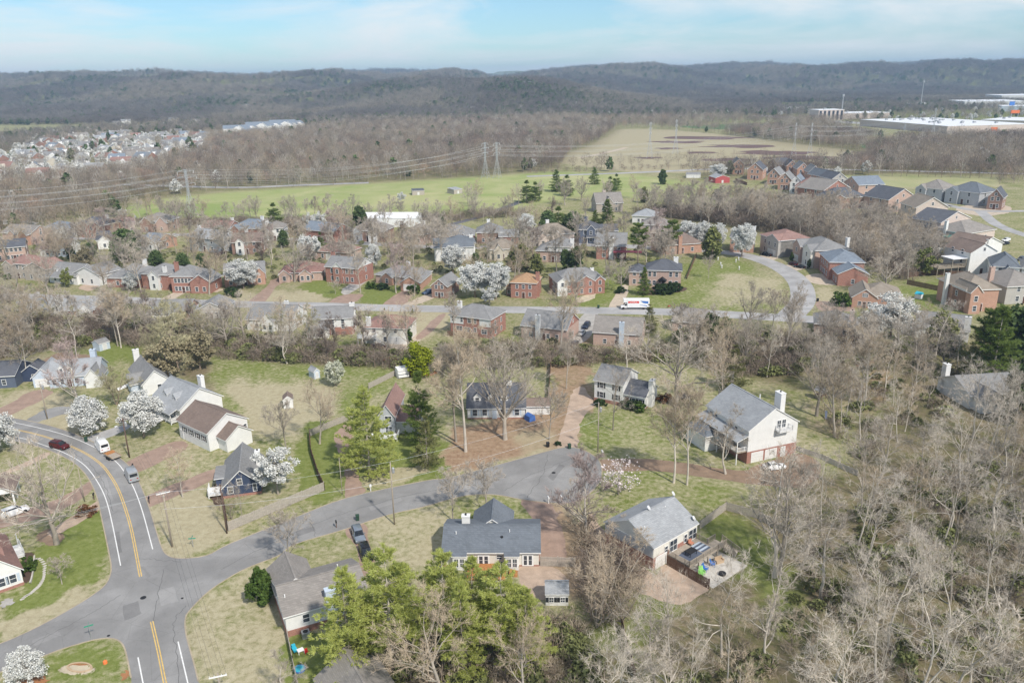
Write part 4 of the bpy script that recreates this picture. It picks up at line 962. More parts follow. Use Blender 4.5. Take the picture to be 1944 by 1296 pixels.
class House:
    def __init__(s, label, A, B, D=10, det=1, name='house', cat='house', group=None, v0=0.0, k=1.0):
        a = G(*A) if len(A) == 2 else G(A[0], A[1], A[2]); b = G(*B) if len(B) == 2 else G(B[0], B[1], B[2])
        d = (b - a)[:2]; s.L = float(np.linalg.norm(d)) / k; s.k = k; s.D = D; s.ang = math.atan2(d[1], d[0]); s.det = det
        e = np.array([math.cos(s.ang), math.sin(s.ang)]); n = np.array([-e[1], e[0]])
        o = a[:2] + n * v0; s.org = o; s.e = e; s.n = n
        s.root = empty(name, (o[0], o[1], 0), s.ang, k if k != 1 else None)
        tag(s.root, label, cat, group)
        s.rect = (0, 0, s.L, D); s.off = 0.0; s.bz = -1
        FOOT.append((o, e, n, s.L * k, D * k))
    def world(s, u, v): return s.org + (s.e * u + s.n * v) * s.k
    def vis(s, face):
        nn = {'f': -s.n, 'b': s.n, 'l': -s.e, 'r': s.e}[face]
        c = s.world(s.L / 2, s.D / 2)
        return float(nn @ (-c / np.linalg.norm(c))) > -0.12
    def body(s, u0, v0, u1, v1, h, roof='gx', rise=2.4, wall='white', rm='rgray', z0=0.0, ov=0.4, base=0.0, basem='redbrick', set_rect=True, gm=None, nofloor=False):
        if set_rect: s.rect = (u0, v0, u1, v1); s.h = h
        um, vm = (u0 + u1) / 2, (v0 + v1) / 2
        wm = M[wall]; g2 = M[gm] if gm else wm
        mb = MB()
        zb = z0 - 0.25 if z0 == 0 else z0
        if roof == 'gx':
            mb.box(u0, v0, zb, u1, v1, h)
            mb.prism([(v0, h), (v1, h), (vm, h + rise)], u0 + 0.002, u1 - 0.002, 'x', 1)
        elif roof == 'gy':
            mb.box(u0, v0, zb, u1, v1, h)
            mb.prism([(u0, h), (u1, h), (um, h + rise)], v0 + 0.002, v1 - 0.002, 'y', 1)
        else:
            mb.box(u0, v0, zb, u1, v1, h)
        mb.build('wall', [wm, g2], s.root)
        if base and set_rect: s.off = 0.06; s.bz = base
        if base: MB().box(u0 - 0.05, v0 - 0.05, -0.27, u1 + 0.05, v1 + 0.05, base).build('foundation', M[basem], s.root)
        th = 0.2; r = MB(); o2 = ov * 0.8
        if roof in ('gx', 'gy'):
            c0, c1, cm = (v0, v1, vm) if roof == 'gx' else (u0, u1, um)
            sl = rise / ((c1 - c0) / 2); ez = h - ov * sl
            P = [(c0 - ov, ez), (c0 - ov, ez + th), (cm, h + rise + th), (c1 + ov, ez + th), (c1 + ov, ez), (cm, h + rise)]
            r.prism(P, (u0 if roof == 'gx' else v0) - o2, (u1 if roof == 'gx' else v1) + o2, 'x' if roof == 'gx' else 'y', 1, [1, 0, 0, 1, 1, 1])
            # ridge cap
            if roof == 'gx': r.box(u0 - o2, cm - 0.14, h + rise + th - 0.06, u1 + o2, cm + 0.14, h + rise + th + 0.03, 0)
            else: r.box(cm - 0.14, v0 - o2, h + rise + th - 0.06, cm + 0.14, v1 + o2, h + rise + th + 0.03, 0)
        elif roof == 'hip':
            x0, x1, y0, y1 = u0 - ov, u1 + ov, v0 - ov, v1 + ov
            W = min(x1 - x0, y1 - y0) / 2 * 0.96
            sl = rise / W; z = h - 0.03
            if (x1 - x0) >= (y1 - y0): ra, rb = (x0 + W, (y0 + y1) / 2), (x1 - W, (y0 + y1) / 2)
            else: ra, rb = ((x0 + x1) / 2, y0 + W), ((x0 + x1) / 2, y1 - W)
            E = [(x0, y0), (x1, y0), (x1, y1), (x0, y1)]
            ze, zr = z + th, z + th + rise
            A3 = (*ra, zr); B3 = (*rb, zr); Q = [(*p, ze) for p in E]; Bq = [(*p, z) for p in E]
            if (x1 - x0) >= (y1 - y0):
                r.face([Q[0], Q[1], B3, A3]); r.face([Q[2], Q[3], A3, B3]); r.face([Q[1], Q[2], B3]); r.face([Q[3], Q[0], A3])
            else:
                r.face([Q[0], Q[1], A3]); r.face([Q[1], Q[2], B3, A3]); r.face([Q[2], Q[3], B3]); r.face([Q[3], Q[0], A3, B3])
            for i in range(4): r.face([Bq[i], Bq[(i + 1) % 4], Q[(i + 1) % 4], Q[i]], 1)
            r.face(Bq[::-1], 1)
            r.bar(A3, B3, 0.26, 0, 0.08)
            for q, t in ((Q[0], A3), (Q[3], A3 if (x1 - x0) >= (y1 - y0) else B3), (Q[1], B3 if (x1 - x0) >= (y1 - y0) else A3), (Q[2], B3)): r.bar(q, t, 0.24, 0, 0.06)
        elif roof == 'shed':   # falls towards the front
            P = [(v0 - ov, h), (v0 - ov, h + 0.14), (v1, h + rise + 0.14), (v1, h + rise)]
            r.prism(P, u0 - o2, u1 + o2, 'x', 1, [1, 0, 1, 1])
        else:
            r.box(u0 - 0.1, v0 - 0.1, h, u1 + 0.1, v1 + 0.1, h + 0.25, 0)
        if r.f: r.build('roof', [M[rm], M['trim']], s.root)
        return s
    def at(s, face, t, o=True):
        u0, v0, u1, v1 = s.rect
        if o: u0 -= s.off; v0 -= s.off; u1 += s.off; v1 += s.off; t += s.off
        return {'f': (u0 + t, v0, 0.0), 'b': (u1 - t, v1, PI), 'r': (u1, v0 + t, PI / 2), 'l': (u0, v1 - t, -PI / 2)}[face]
    def flen(s, face):
        u0, v0, u1, v1 = s.rect
        return (u1 - u0) if face in 'fb' else (v1 - v0)
    def win(s, face, t, z, w=0.95, h=1.4, split=1, shut=False):
        x, y, rz = s.at(face, t, z - h / 2 < s.bz)
        fm, pm = window_mesh(w, h, split, s.det >= 2)
        o = link('window', fm, s.root, (x, y, z), rz)
        if pm: link('pane', pm, o)
        if shut:
            me = simple_mesh(('shutter', round(h, 2), shut), lambda mb: mb.box(-0.2, -0.05, -h / 2, 0.2, 0, h / 2), M['darktrim'] if shut is True else M[shut])
            for k in (-1, 1): link('shutter', me, s.root, (x + k * (w / 2 + 0.32) * math.cos(rz), y + k * (w / 2 + 0.32) * math.sin(rz), z), rz)
        return o
    def auto(s, face, n, zs, w=0.95, h=1.4, shut=False, split=1, m=0.12):
        if not s.vis(face): return s
        L = s.flen(face)
        for z in zs:
            for i in range(n): s.win(face, L * (m + (1 - 2 * m) * (i + 0.5) / n), z, w, h, split, shut)
        return s
    def door(s, face, t, w=1.0, h=2.1, mat='doorm', z=0.05, glass=False):
        x, y, rz = s.at(face, t)
        me = simple_mesh(('door', w, h, mat), lambda mb: (mb.box(-w / 2 - 0.1, -0.04, 0, w / 2 + 0.1, 0, h + 0.1, 1), mb.box(-w / 2, -0.07, 0, w / 2, -0.041, h, 0)), [M[mat], M['trim']])
        o = link('door', me, s.root, (x, y, z), rz)
        hm = simple_mesh(('door_handle', w), lambda mb: mb.box(w / 2 - 0.14, -0.12, 0.95, w / 2 - 0.06, -0.071, 1.05), M['metal'])
        link('handle', hm, o)
        return s
    def french(s, face, t, w=0.8, h=2.0, n=2, z=0.1):
        x, y, rz = s.at(face, t)
        def fn(mb):
            W = n * w
            mb.box(-W / 2 - 0.12, -0.05, 0, W / 2 + 0.12, 0, h + 0.12, 0)
            for i in range(n):
                c = -W / 2 + w * (i + 0.5)
                mb.box(c - w / 2 + 0.14, -0.06, 0.22, c + w / 2 - 0.14, -0.051, h - 0.1, 1)
                mb.box(c - w / 2 + 0.14, -0.066, h * 0.55, c + w / 2 - 0.14, -0.0605, h * 0.55 + 0.05, 0)
        o = link('french_door', simple_mesh(('french_door', w, h, n), fn, [M['trim'], M['glass']]), s.root, (x, y, z), rz)
        return s
    def gar(s, face, t, w=2.6, h=2.2, z=0.02):
        x, y, rz = s.at(face, t)
        def fn(mb):
            mb.box(-w / 2 - 0.12, -0.05, 0, -w / 2, 0, h + 0.12); mb.box(w / 2, -0.05, 0, w / 2 + 0.12, 0, h + 0.12); mb.box(-w / 2, -0.05, h, w / 2, 0, h + 0.12)
            for i in range(4): mb.box(-w / 2, -0.035, h * i / 4 + 0.02, w / 2, 0, h * (i + 1) / 4 - 0.02, 1)
            mb.box(-w / 2, -0.012, 0, w / 2, -0.002, h, 2)
        link('garage_door', simple_mesh(('garage_door', w, h), fn, [M['trim'], M['garage'], M['metal']]), s.root, (x, y, z), rz)
        return s
    def chim(s, u, v, w, d, zt, mat='white', z0=-0.2, cap='darktrim'):
        o = MB().box(u - w / 2, v - d / 2, z0, u + w / 2, v + d / 2, zt).box(u - w / 2 - 0.07, v - d / 2 - 0.07, zt, u + w / 2 + 0.07, v + d / 2 + 0.07, zt + 0.14).build('chimney', M[mat], s.root)
        MB().tube([(u, v, zt + 0.12), (u, v, zt + 0.45)], 0.16, 8).build('flue', M[cap], o)
        return s
    def vent(s, u, v, z, r=0.09, hh=0.5, mat='trim'):
        MB().tube([(u, v, z - 0.4), (u, v, z + hh)], r, 6).build('vent_pipe', M[mat], s.root); return s
    def roofvents(s, n, v, z, mat='metal'):
        for i in range(n): s.vent(s.L * (0.15 + 0.7 * i / max(1, n - 1)), v, z, 0.15, 0.25, mat)
        return s
    def dormer(s, u, v, z, face='f', w=1.5, hh=1.5, d=2.6, wall='white', rm='rgray', rise=0.8):
        rz = {'f': 0, 'r': PI / 2, 'b': PI, 'l': -PI / 2}[face]
        m = MB(); a = w / 2
        m.box(-a, 0, 0, a, d, hh, 0); m.prism([(-a, hh), (a, hh), (0, hh + rise)], 0.002, d, 'y', 0)
        sl = rise / a; o = 0.2
        P = [(-a - o, hh - o * sl), (-a - o, hh - o * sl + 0.1), (0, hh + rise + 0.1), (a + o, hh - o * sl + 0.1), (a + o, hh - o * sl), (0, hh + rise)]
        m.prism(P, -0.2, d, 'y', 2, [2, 1, 1, 2, 2, 2])
        o_ = m.build('dormer', [M[wall], M[rm], M['trim']], s.root, (u, v, z), rz)
        fm, pm = window_mesh(w * 0.5, hh * 0.72, 1, False)
        link('window', fm, o_, (0, 0, hh * 0.52))
        return s
    def gable(s, u0, u1, proj, h, rise, wall='redbrick', rm='rgray', wins=1, back=3.0, z=None, face='f', ww=0.95, wh=1.4, attic=True, shut=False, gm=None):
        """a gabled wing in front of the main wall"""
        keep = (s.rect, s.h)
        r = keep[0]
        if face == 'f': s.body(u0, r[1] - proj, u1, r[1] + back, h, 'gy', rise, wall, rm, ov=0.3, gm=gm)
        else: s.body(u0, r[3] - back, u1, r[3] + proj, h, 'gy', rise, wall, rm, ov=0.3, gm=gm)
        fc = 'f' if face == 'f' else 'b'
        for zz in ([1.5, 4.2] if h > 4.6 else [1.5]):
            if wins and s.vis(fc):
                for i in range(wins): s.win(fc, (u1 - u0) * (i + 0.5) / wins, zz, ww, wh, 1, shut)
        s.rect, s.h = keep
        return s
    def posts(s, pts, h, w=0.14, mat='trim', z0=-0.1):
        for u, v in pts: MB().box(u - w / 2, v - w / 2, z0, u + w / 2, v + w / 2, h).build('post', M[mat], s.root)
        return s
    def railing(s, line, z, hh=0.95, mat='deckw', post=1.8, name='railing', bal=0.16):
        mb = MB()
        for (a, b) in zip(line[:-1], line[1:]):
            a = Vector((*a, z)) if len(a) == 2 else Vector(a); b = Vector((*b, z)) if len(b) == 2 else Vector(b)
            up = Vector((0, 0, 1)); d = b - a; n = max(1, int(d.length / bal))
            mb.bar(a + up * hh, b + up * hh, 0.09, 0, 0.05); mb.bar(a + up * 0.12, b + up * 0.12, 0.06, 0, 0.05)
            for i in range(n + 1):
                p = a + d * (i / n); mb.bar(p + up * 0.12, p + up * hh, 0.04)
            for i in range(int(d.length / post) + 2):
                p = a + d * min(1, i * post / max(d.length, 0.1)); mb.bar(p - up * 0.05, p + up * (hh + 0.05), 0.1)
        mb.build(name, M[mat], s.root); return s
    def deck(s, u0, v0, u1, v1, z, mat='deckw', rail=('f', 'l', 'r'), posts=True, roof=None):
        mb = MB(); n = max(2, int((v1 - v0) / 0.3))
        for i in range(n):
            a = v0 + (v1 - v0) * i / n; mb.box(u0, a + 0.01, z - 0.06, u1, a + (v1 - v0) / n - 0.012, z)
        mb.box(u0 + 0.05, v0 + 0.05, z - 0.3, u1 - 0.05, v1 - 0.02, z - 0.062)
        mb.build('deck', M[mat], s.root)
        c = {'f': [(u0, v0), (u1, v0)], 'l': [(u0, v1), (u0, v0)], 'r': [(u1, v0), (u1, v1)]}
        for k in rail: s.railing(c[k], z, mat=mat)
        if posts and z > 0.4:
            k = max(2, int((u1 - u0) / 2.4) + 1)
            s.posts([(u0 + 0.1 + (u1 - u0 - 0.2) * i / (k - 1), v0 + 0.12) for i in range(k)], z - 0.3, 0.15, mat)
        if roof:
            s.posts([(u0 + 0.1, v0 + 0.1), (u1 - 0.1, v0 + 0.1)], z + 2.4, 0.13, 'trim', z)
            MB().box(u0 - 0.2, v0 - 0.25, z + 2.4, u1 + 0.2, v1 - 0.02, z + 2.52).build('awning', M[roof], s.root)
        return s
    def stairs(s, a, b, w, n, mat='deckw'):
        """from point a (high) to b (low), both (u,v,z)"""
        mb = MB(); a = Vector(a); b = Vector(b); d = b - a; h = Vector((d.x, d.y, 0)).normalized(); sd = Vector((-h.y, h.x, 0)) * w / 2
        for i in range(n):
            p = a + d * ((i + 0.5) / n); mb.bar(p - sd, p + sd, Vector((d.x, d.y, 0)).length / n * 0.9, 0, 0.06)
        for k in (-1, 1): mb.bar(a + sd * k + Vector((0, 0, -0.12)), b + sd * k + Vector((0, 0, -0.02)), 0.06, 0, 0.22)
        mb.build('stairs', M[mat], s.root)
        return s
FOOT = []
def GH(label, A, B, D, h, roof='gx', rise=2.4, wall='redbrick', rm='rgray', gab=(), chim=None, gar=None, nw=3, shut=False, wing=None, base=0.0, gm=None, side=1, det=1, door=True, name='house', group=None, wh=1.35, dorm=(), porch=None, v0=0, k=None):
    if k is None: k = 1.0 if A[1] > 560 else 1.14 if A[1] > 500 else 1.22
    H = House(label, A, B, D, det, name=name, group=group, v0=v0, k=k)
    H.body(0, 0, H.L, D, h, roof, rise, wall, rm, base=base, gm=gm)
    zs = [1.5 + base * 0.5, 4.25] if h > 4.5 else [1.5 + base * 0.5]
    if h > 7: zs = [1.6, 4.4, 7.2]
    if nw: H.auto('f', nw, zs, 0.95, wh, shut)
    if side:
        H.auto('l', side, zs, 0.85, wh); H.auto('r', side, zs, 0.85, wh)
    if roof == 'gx' and rise > 2.3:
        for f in 'lr':
            if H.vis(f): H.win(f, D / 2, h + rise * 0.35, 0.7, 0.9)
    if roof == 'gy' and rise > 2.0 and H.vis('f'): H.win('f', H.L / 2, h + rise * 0.35, 0.8, 1.0)
    for g in gab:   # (u0 frac, u1 frac, proj, h, rise, wall, nwin)
        H.gable(g[0] * H.L, g[1] * H.L, g[2], g[3], g[4], g[5] if len(g) > 5 else wall, rm, g[6] if len(g) > 6 else 1, back=D * 0.45, gm=gm)
    if wing:        # (u0,v0,u1,v1 fractions of L/D, h, roof, rise, wall)
        for w in (wing if isinstance(wing[0], tuple) else [wing]):
            keep = (H.rect, H.h)
            H.body(w[0] * H.L, w[1] * D, w[2] * H.L, w[3] * D, w[4], w[5], w[6], w[7] if len(w) > 7 else wall, rm)
            H.auto('f', 2, [1.5, 4.25] if w[4] > 4.5 else [1.5])
            for f in 'lr': H.auto(f, 1, [1.5, 4.25] if w[4] > 4.5 else [1.5])
            H.rect, H.h = keep
    for d in dorm: H.dormer(d[0] * H.L, D * d[1], h + rise * 2 * d[1] - 0.35, 'f', rm=rm)
    if chim: H.chim(chim[0] * H.L, chim[1] * D, chim[3] if len(chim) > 3 else 1.3, 0.9, h + rise + (chim[4] if len(chim) > 4 else 0.9), chim[2])
    if gar: H.gar(gar[0], gar[1] * H.flen(gar[0]), gar[2] if len(gar) > 2 else 4.6)
    if door and not (gar and gar[0] == 'f' and abs(gar[1] - 0.5) < 0.15): H.door('f', H.L * 0.5, mat='doordk')
    if porch: H.body(porch[0] * H.L, -porch[2], porch[1] * H.L, -0.01, 2.6, 'shed', 0.7, 'trim', rm, z0=2.45, set_rect=False); H.posts([(porch[0] * H.L + 0.2, -porch[2] + 0.2), (porch[1] * H.L - 0.2, -porch[2] + 0.2)], 2.5)
    return H

# ---- the houses round the close and the main road
def near_houses():
    # ranch with slate roof
    H = House('long ranch house with slate blue roof and cream walls beside the cul-de-sac', (843, 1074), (1023, 1074), 9.6, 2)
    L = H.L; D = 9.6
    H.body(0, 0, L, D, 2.75, 'gx', 1.9, 'cream', 'rslate', ov=0.45, base=0.25)
    H.body(L * 0.29, D - 3.5, L * 0.70, D + 3.0, 2.75, 'gy', 2.3, 'cream', 'rslate', set_rect=False)
    for u in (L * 0.17, L * 0.72):
        keep = H.rect
        H.body(u - 1.05, -1.15, u + 1.05, 0.4, 2.55, 'shed', 0.35, 'white', 'rslate', ov=0.25)
        H.win('f', 0.58, 1.35, 0.62, 1.5, 2); H.win('f', 1.52, 1.35, 0.62, 1.5, 2)
        H.win('r', 0.7, 1.35, 0.4, 1.5, 1); H.win('l', 0.75, 1.35, 0.4, 1.5, 1)
        H.rect = keep
    H.french('f', L * 0.885); H.french('f', L * 0.42, 0.85, 1.9); H.win('f', L * 0.585, 1.7, 0.8, 0.75)
    H.chim(L * 0.215, D * 0.58, 1.3, 1.0, 6.0, 'white'); H.vent(L * 0.12, 3.0, 4.1); H.vent(L * 0.69, 3.4, 4.2); H.vent(L * 0.61, 2.4, 3.9, 0.25, 0.15, 'darktrim')
    H.deck(L * 0.27, -4.2, L * 0.66, -0.05, 0.55, 'cedar', rail=('l',), posts=False)
    H.stairs((L * 0.69, -2.2, 0.5), (L * 0.78, -2.2, 0.0), 1.6, 3, 'cedar')
    for u in (0.28, 0.66): H.posts([(L * u, -0.6)], 2.0, 0.14, 'cedar')
    for u in (L * 0.29, L * 0.6):   # grills
        c = H.world(u, -1.4); r = empty('barbecue_grill', (c[0], c[1], 0.55), H.ang)
        MB().box(-0.35, -0.3, 0, 0.35, 0.3, 0.75).build('cabinet', M['black'], r); MB().tube([(-0.42, 0, 0.9), (0.42, 0, 0.9)], 0.3, 8).build('lid', M['black'], r)
        tag(r, 'black barbecue grill on the orange deck ' + ('against the left bay window' if u < L * 0.4 else 'by the cedar post and right bay window'), 'grill')
    # grey hip house with brick foundation
    H = House('grey shingled house with white wall and brick foundation under the tall pines', (546, 1209), (700, 1163), 9.5, 2)
    L = H.L; D = 9.5
    H.body(0, 0, L, D, 3.6, 'gx', 1.9, 'white', 'rtaupe', base=1.0)
    H.body(0.02, D - 4, L * 0.46, D + 3.4, 3.6, 'gy', 2.0, 'white', 'rtaupe', set_rect=False)
    H.win('f', L * 0.24, 2.3, 0.9, 1.3, 1); H.win('f', L * 0.62, 2.3, 0.9, 1.3, 1); H.auto('l', 2, [2.3])
    H.chim(L * 0.56, 0.4, 1.5, 1.0, 5.6, 'lightblue', cap='metal'); H.vent(L * 0.05, 2.6, 4.8); H.vent(L * 0.78, 6.6, 4.8)
    c = H.world(L * 0.2, -1.1); r = empty('air_conditioner', (c[0], c[1], 0), H.ang)
    MB().box(-0.55, -0.5, -0.05, 0.55, 0.5, 0.95).build('casing', M['metal'], r); MB().tube([(0, 0, 0.951), (0, 0, 0.98)], 0.38, 12).build('fan_grille', M['black'], r)
    tag(r, 'grey air conditioner box against the brick foundation', 'air conditioner')
    # roof at the bottom edge of the view
    H = House('low house with grey weathered gable roof among the pines', (600, 1287, 3.0), (712, 1244, 3.0), 13, 2, v0=-13)
    H.body(0, 0, H.L, 13, 2.9, 'gy', 2.7, 'white', 'rtaupe', ov=0.35); H.auto('l', 3, [1.5]); H.auto('f', 2, [1.5]); H.vent(H.L * 0.72, 11.5, 4.0)
    # white split level with deck
    A = (1239, 1083); zA = zat(1239, 1040, G(1239, 1083))
    H = House('grey sided house with brick base and big timber deck above a patio', A, (1324, 993, zA), 13.0, 2)
    cor = G(1158, 986, zA)[:2] - H.org; D = float(abs(cor @ H.n)); D = min(max(D, 9), 14); L = H.L; H.D = D; h = zA
    H.body(0, 0, L, D, h, 'gx', 2.7, 'cream', 'rlight', ov=0.25)
    MB().box(-0.04, -0.03, -0.26, L * 0.999, D + 0.03, 2.3).build('foundation', M['redbrick'], H.root)
    MB().box(-0.06, 0.1, 2.3, -0.005, D - 0.1, h - 0.02).build('side_cladding', M['graysid'], H.root)
    H.off = 0.05; H.bz = 2.3; H.gar('f', 1.9, 2.5, 2.1); H.win('f', 3.1, h - 1.5, 0.7, 1.1)
    for t, w, hh, sp in ((0.44, 1.8, 2.0, 2), (0.72, 0.7, 1.4, 1), (0.84, 1.0, 1.9, 1), (0.93, 0.8, 1.9, 1)): H.win('f', L * t, h - 1.5, w, hh, sp)
    H.vent(L * 0.12, D * 0.3, h + 1.6, 0.1, 0.4); H.vent(L * 0.72, D * 0.42, h + 2.2, 0.1, 0.4)
    for (u, v, z) in ((L * 0.42, D * 0.5, h + 2.7), (L * 0.97, 0.6, h + 0.4), (L * 0.99, D * 0.5, h + 3.0)):
        mb = MB(); mb.tube([(0, 0, -0.3), (0, 0, 0.35)], 0.04, 6); mb.tube([(0, 0, 0.45), (0.1, -0.12, 0.55)], [0.42, 0.40], 12)
        mb.build('satellite_dish', M['whitemetal'], H.root, (u, v, z))
    dz = h - 2.6
    H.deck(L * 0.30, -4.6, L * 0.97, -0.05, dz, rail=('f', 'l')); H.railing([(L * 0.97, -2.6), (L * 0.97, -0.1)], dz)
    H.deck(L * 0.97, -4.6, L * 1.16, -2.4, dz - 0.02, rail=('f',)); H.railing([(L * 1.16, -2.4), (L * 0.97, -2.4)], dz)
    H.stairs((L * 1.16, -3.5, dz), (L * 1.16 + 1.0, -6.2, 0.1), 1.4, 11); H.railing([(L * 1.16 + 0.7, -3.3, dz), (L * 1.16 + 1.7, -6.2, 0.05)], 0, mat='deckw'); H.railing([(L * 1.16 - 0.6, -4.6, dz - 0.9), (L * 1.16 + 0.3, -6.3, 0.05)], 0, mat='deckw')
    MB().box(L * 0.3, -9.2, -0.02, L * 1.12, -0.1, 0.05).build('patio_slab', M['concrete'], H.root)
    def put(name, label, cat, u, v, z, fn, rz=0.0):
        c = H.world(u, v); r = empty(name, (c[0], c[1], z), H.ang + rz); fn(r); tag(r, label, cat)
    def adiron(mat):
        def fn(r):
            MB().box(-0.35, -0.3, 0.33, 0.35, 0.35, 0.4).build('seat', M[mat], r)
            for i in range(4): MB().bar((-0.27 + 0.18 * i, 0.3, 0.4), (-0.3 + 0.2 * i, 0.62, 1.15), 0.14, 0, 0.03).build('slat', M[mat], r)
            for k in (-1, 1):
                MB().bar((k * 0.36, -0.35, 0.6), (k * 0.36, 0.45, 0.6), 0.12, 0, 0.03).build('armrest', M[mat], r)
                MB().bar((k * 0.34, -0.28, 0), (k * 0.34, -0.28, 0.6), 0.07).build('leg', M[mat], r); MB().bar((k * 0.3, 0.35, 0), (k * 0.3, 0.35, 0.4), 0.07).build('leg', M[mat], r)
        return fn
    put('patio_chair', 'lime green slatted chair on the patio nearest the fence', 'chair', L * 0.36, -6.3, 0.05, adiron('lime'), -0.9); put('patio_chair', 'lime green slatted chair facing the fire pit', 'chair', L * 0.46, -5.8, 0.05, adiron('lime'), -0.4)
    put('patio_chair', 'dark blue slatted chair beside the tan armchair on the patio', 'chair', L * 0.74, -5.6, 0.05, adiron('blue'), 0.5); put('patio_chair', 'dark blue slatted chair next to the green ones', 'chair', L * 0.56, -5.6, 0.05, adiron('blue'), 0.2)
    def arm(r):
        MB().box(-0.7, -0.4, 0.0, 0.7, 0.4, 0.42).build('seat', M['cushion'], r); MB().box(-0.7, 0.25, 0.42, 0.7, 0.45, 0.9).build('backrest', M['cushion'], r)
        for k in (-1, 1): MB().box(k * 0.68 - 0.1, -0.4, 0.42, k * 0.68 + 0.1, 0.25, 0.62).build('armrest', M['cushion'], r)
    put('patio_sofa', 'tan cushioned patio sofa under the deck stairs', 'sofa', L * 0.88, -5.6, 0.05, arm, -0.3)
    put('fire_pit', 'round dark fire pit on the concrete patio', 'fire pit', L * 0.66, -8.0, 0.05, lambda r: MB().tube([(0, 0, 0), (0, 0, 0.35), (0, 0, 0.351)], [0.55, 0.6, 0.45], 14).build('bowl', M['black'], r))
    def tbl(r):
        MB().box(-0.95, -0.65, 0.7, 0.95, 0.65, 0.78).build('tabletop', M['black'], r)
        for x in (-0.8, 0.8):
            for y in (-0.5, 0.5): MB().box(x - 0.04, y - 0.04, 0, x + 0.04, y + 0.04, 0.7).build('leg', M['black'], r)
    put('patio_table', 'black square table on the raised deck', 'table', L * 0.56, -2.6, dz, tbl); 
    put('rug', 'blue grey rug lying on the raised deck under the table', 'rug', L * 0.56, -2.6, dz, lambda r: MB().box(-1.7, -1.2, 0.005, 1.7, 1.2, 0.02).build('cloth', M['dkblue'], r))
    put('striped_rug', 'pale rug with dark stripes at the far end of the deck', 'rug', L * 0.83, -2.3, dz, lambda r: [MB().box(-1.1, -1.2 + 0.4 * i, 0.005, 1.1, -0.82 + 0.4 * i, 0.02).build('stripe', M['lightblue'] if i % 2 else M['dkblue'], r) for i in range(6)])
    put('bucket_chair', 'coral deck chair against the cream wall', 'chair', L * 0.77, -0.8, dz, lambda r: (MB().box(-0.4, -0.35, 0.25, 0.4, 0.35, 0.42).build('seat', M['pot'], r), MB().box(-0.4, 0.2, 0.42, 0.4, 0.35, 0.9).build('backrest', M['pot'], r), [MB().box(x - 0.03, y - 0.03, 0, x + 0.03, y + 0.03, 0.25).build('leg', M['black'], r) for x in (-0.35, 0.35) for y in (-0.3, 0.3)]))
    # tall white gable house
    A = (1417, 880); zA = zat(1420, 818, G(*A))
    H = House('tall white gabled house with grey roof over a brick garage basement', A, (1509, 860), 14.5, 2)
    L = H.L; D = 14.5; h = zA
    rise = max(2.5, zat(0, 775, H.world(L / 2, 0)) - h)
    H.body(0, 0, L, D, h, 'gy', rise, 'white', 'rlight', ov=0.25, base=2.6)
    H.gar('f', L * 0.20, 2.7, 2.15); H.gar('f', L * 0.48, 2.7, 2.15); H.door('f', L * 0.73, 1.0, 2.1)
    H.rect = (0, 0, L, D)
    zb = h - 0.9
    H.win('f', L * 0.60, zb + 1.1, 0.85, 1.7, 2); H.win('f', L * 0.70, zb + 1.1, 0.85, 1.7, 2)
    H.deck(L * 0.54, -1.3, L * 0.80, -0.05, zb, 'trim', posts=False)
    MB().bar((L * 0.56, -0.1, zb - 1.0), (L * 0.56, -1.2, zb - 0.3), 0.12).build('bracket', M['trim'], H.root); MB().bar((L * 0.78, -0.1, zb - 1.0), (L * 0.78, -1.2, zb - 0.3), 0.12).build('bracket', M['trim'], H.root)
    H.chim(L + 0.1, D * 0.42, 1.2, 2.0, h + rise + 0.2, 'white'); H.vent(L * 0.7, D * 0.55, h + rise * 0.7, 0.12, 0.9)
    for v in (0.12, 0.24, 0.6, 0.72): H.win('l', D * v, h - 1.4, 0.9, 1.5)
    for v in (0.2, 0.45, 0.7): H.win('l', D * v, h - 4.3, 1.0, 1.5)
    # wrap porch on the left
    pz = 2.8
    keep = H.rect
    MB().box(-2.4, 0.3, pz - 0.25, -0.05, D - 0.5, pz).build('porch_floor', M['deckw'], H.root)
    MB().prism([(-2.7, pz + 2.3), (-2.7, pz + 2.45), (0.0, pz + 3.35), (0.0, pz + 3.2)], 0.0, D + 0.4, 'y', 1, [1, 0, 1, 1]).build('porch_roof', [M['rlight'], M['trim']], H.root)
    H.posts([(-2.3, 0.4 + (D - 1.2) * i / 4) for i in range(5)], pz + 2.3, 0.16); H.railing([(-2.35, 0.35), (-2.35, D - 0.6)], pz, 0.9, 'trim'); H.railing([(-2.35, 0.35), (-0.05, 0.35)], pz, 0.9, 'trim')
    H.body(-4.6, D * 0.55, -0.1, D + 0.4, 3.4, 'hip', 1.6, 'white', 'rslate', set_rect=False)
    # white colonial with low wing
    H = House('white two storey house with low dark roofed wing and white chimney', (1128, 760), (1222, 779), 9.2, 2)
    L = H.L; D = 9.2
    H.body(0, 0, L * 0.58, D, 5.5, 'gx', 2.5, 'white', 'rgray', base=0.9)
    for t in (0.25, 0.77):
        for z in (1.95, 4.4): H.win('f', L * 0.58 * t, z, 1.0, 1.4, 1, True)
    H.win('l', D * 0.3, 4.4); H.win('l', D * 0.7, 4.4)
    H.body(L * 0.58, 0.5, L, D - 0.8, 3.2, 'gx', 2.3, 'white', 'rdark', base=0.3)
    H.door('f', 0.9, 1.0, 2.2, 'doordk', 0.3); H.win('f', L * 0.42 * 0.48, 1.7, 0.9, 1.4, 1, True); H.win('f', L * 0.42 * 0.80, 1.7, 0.9, 1.4, 1, True)
    H.chim(L + 0.5, D * 0.38, 1.0, 2.0, 6.6, 'white'); H.win('r', D * 0.62, 1.7, 0.6, 1.3)
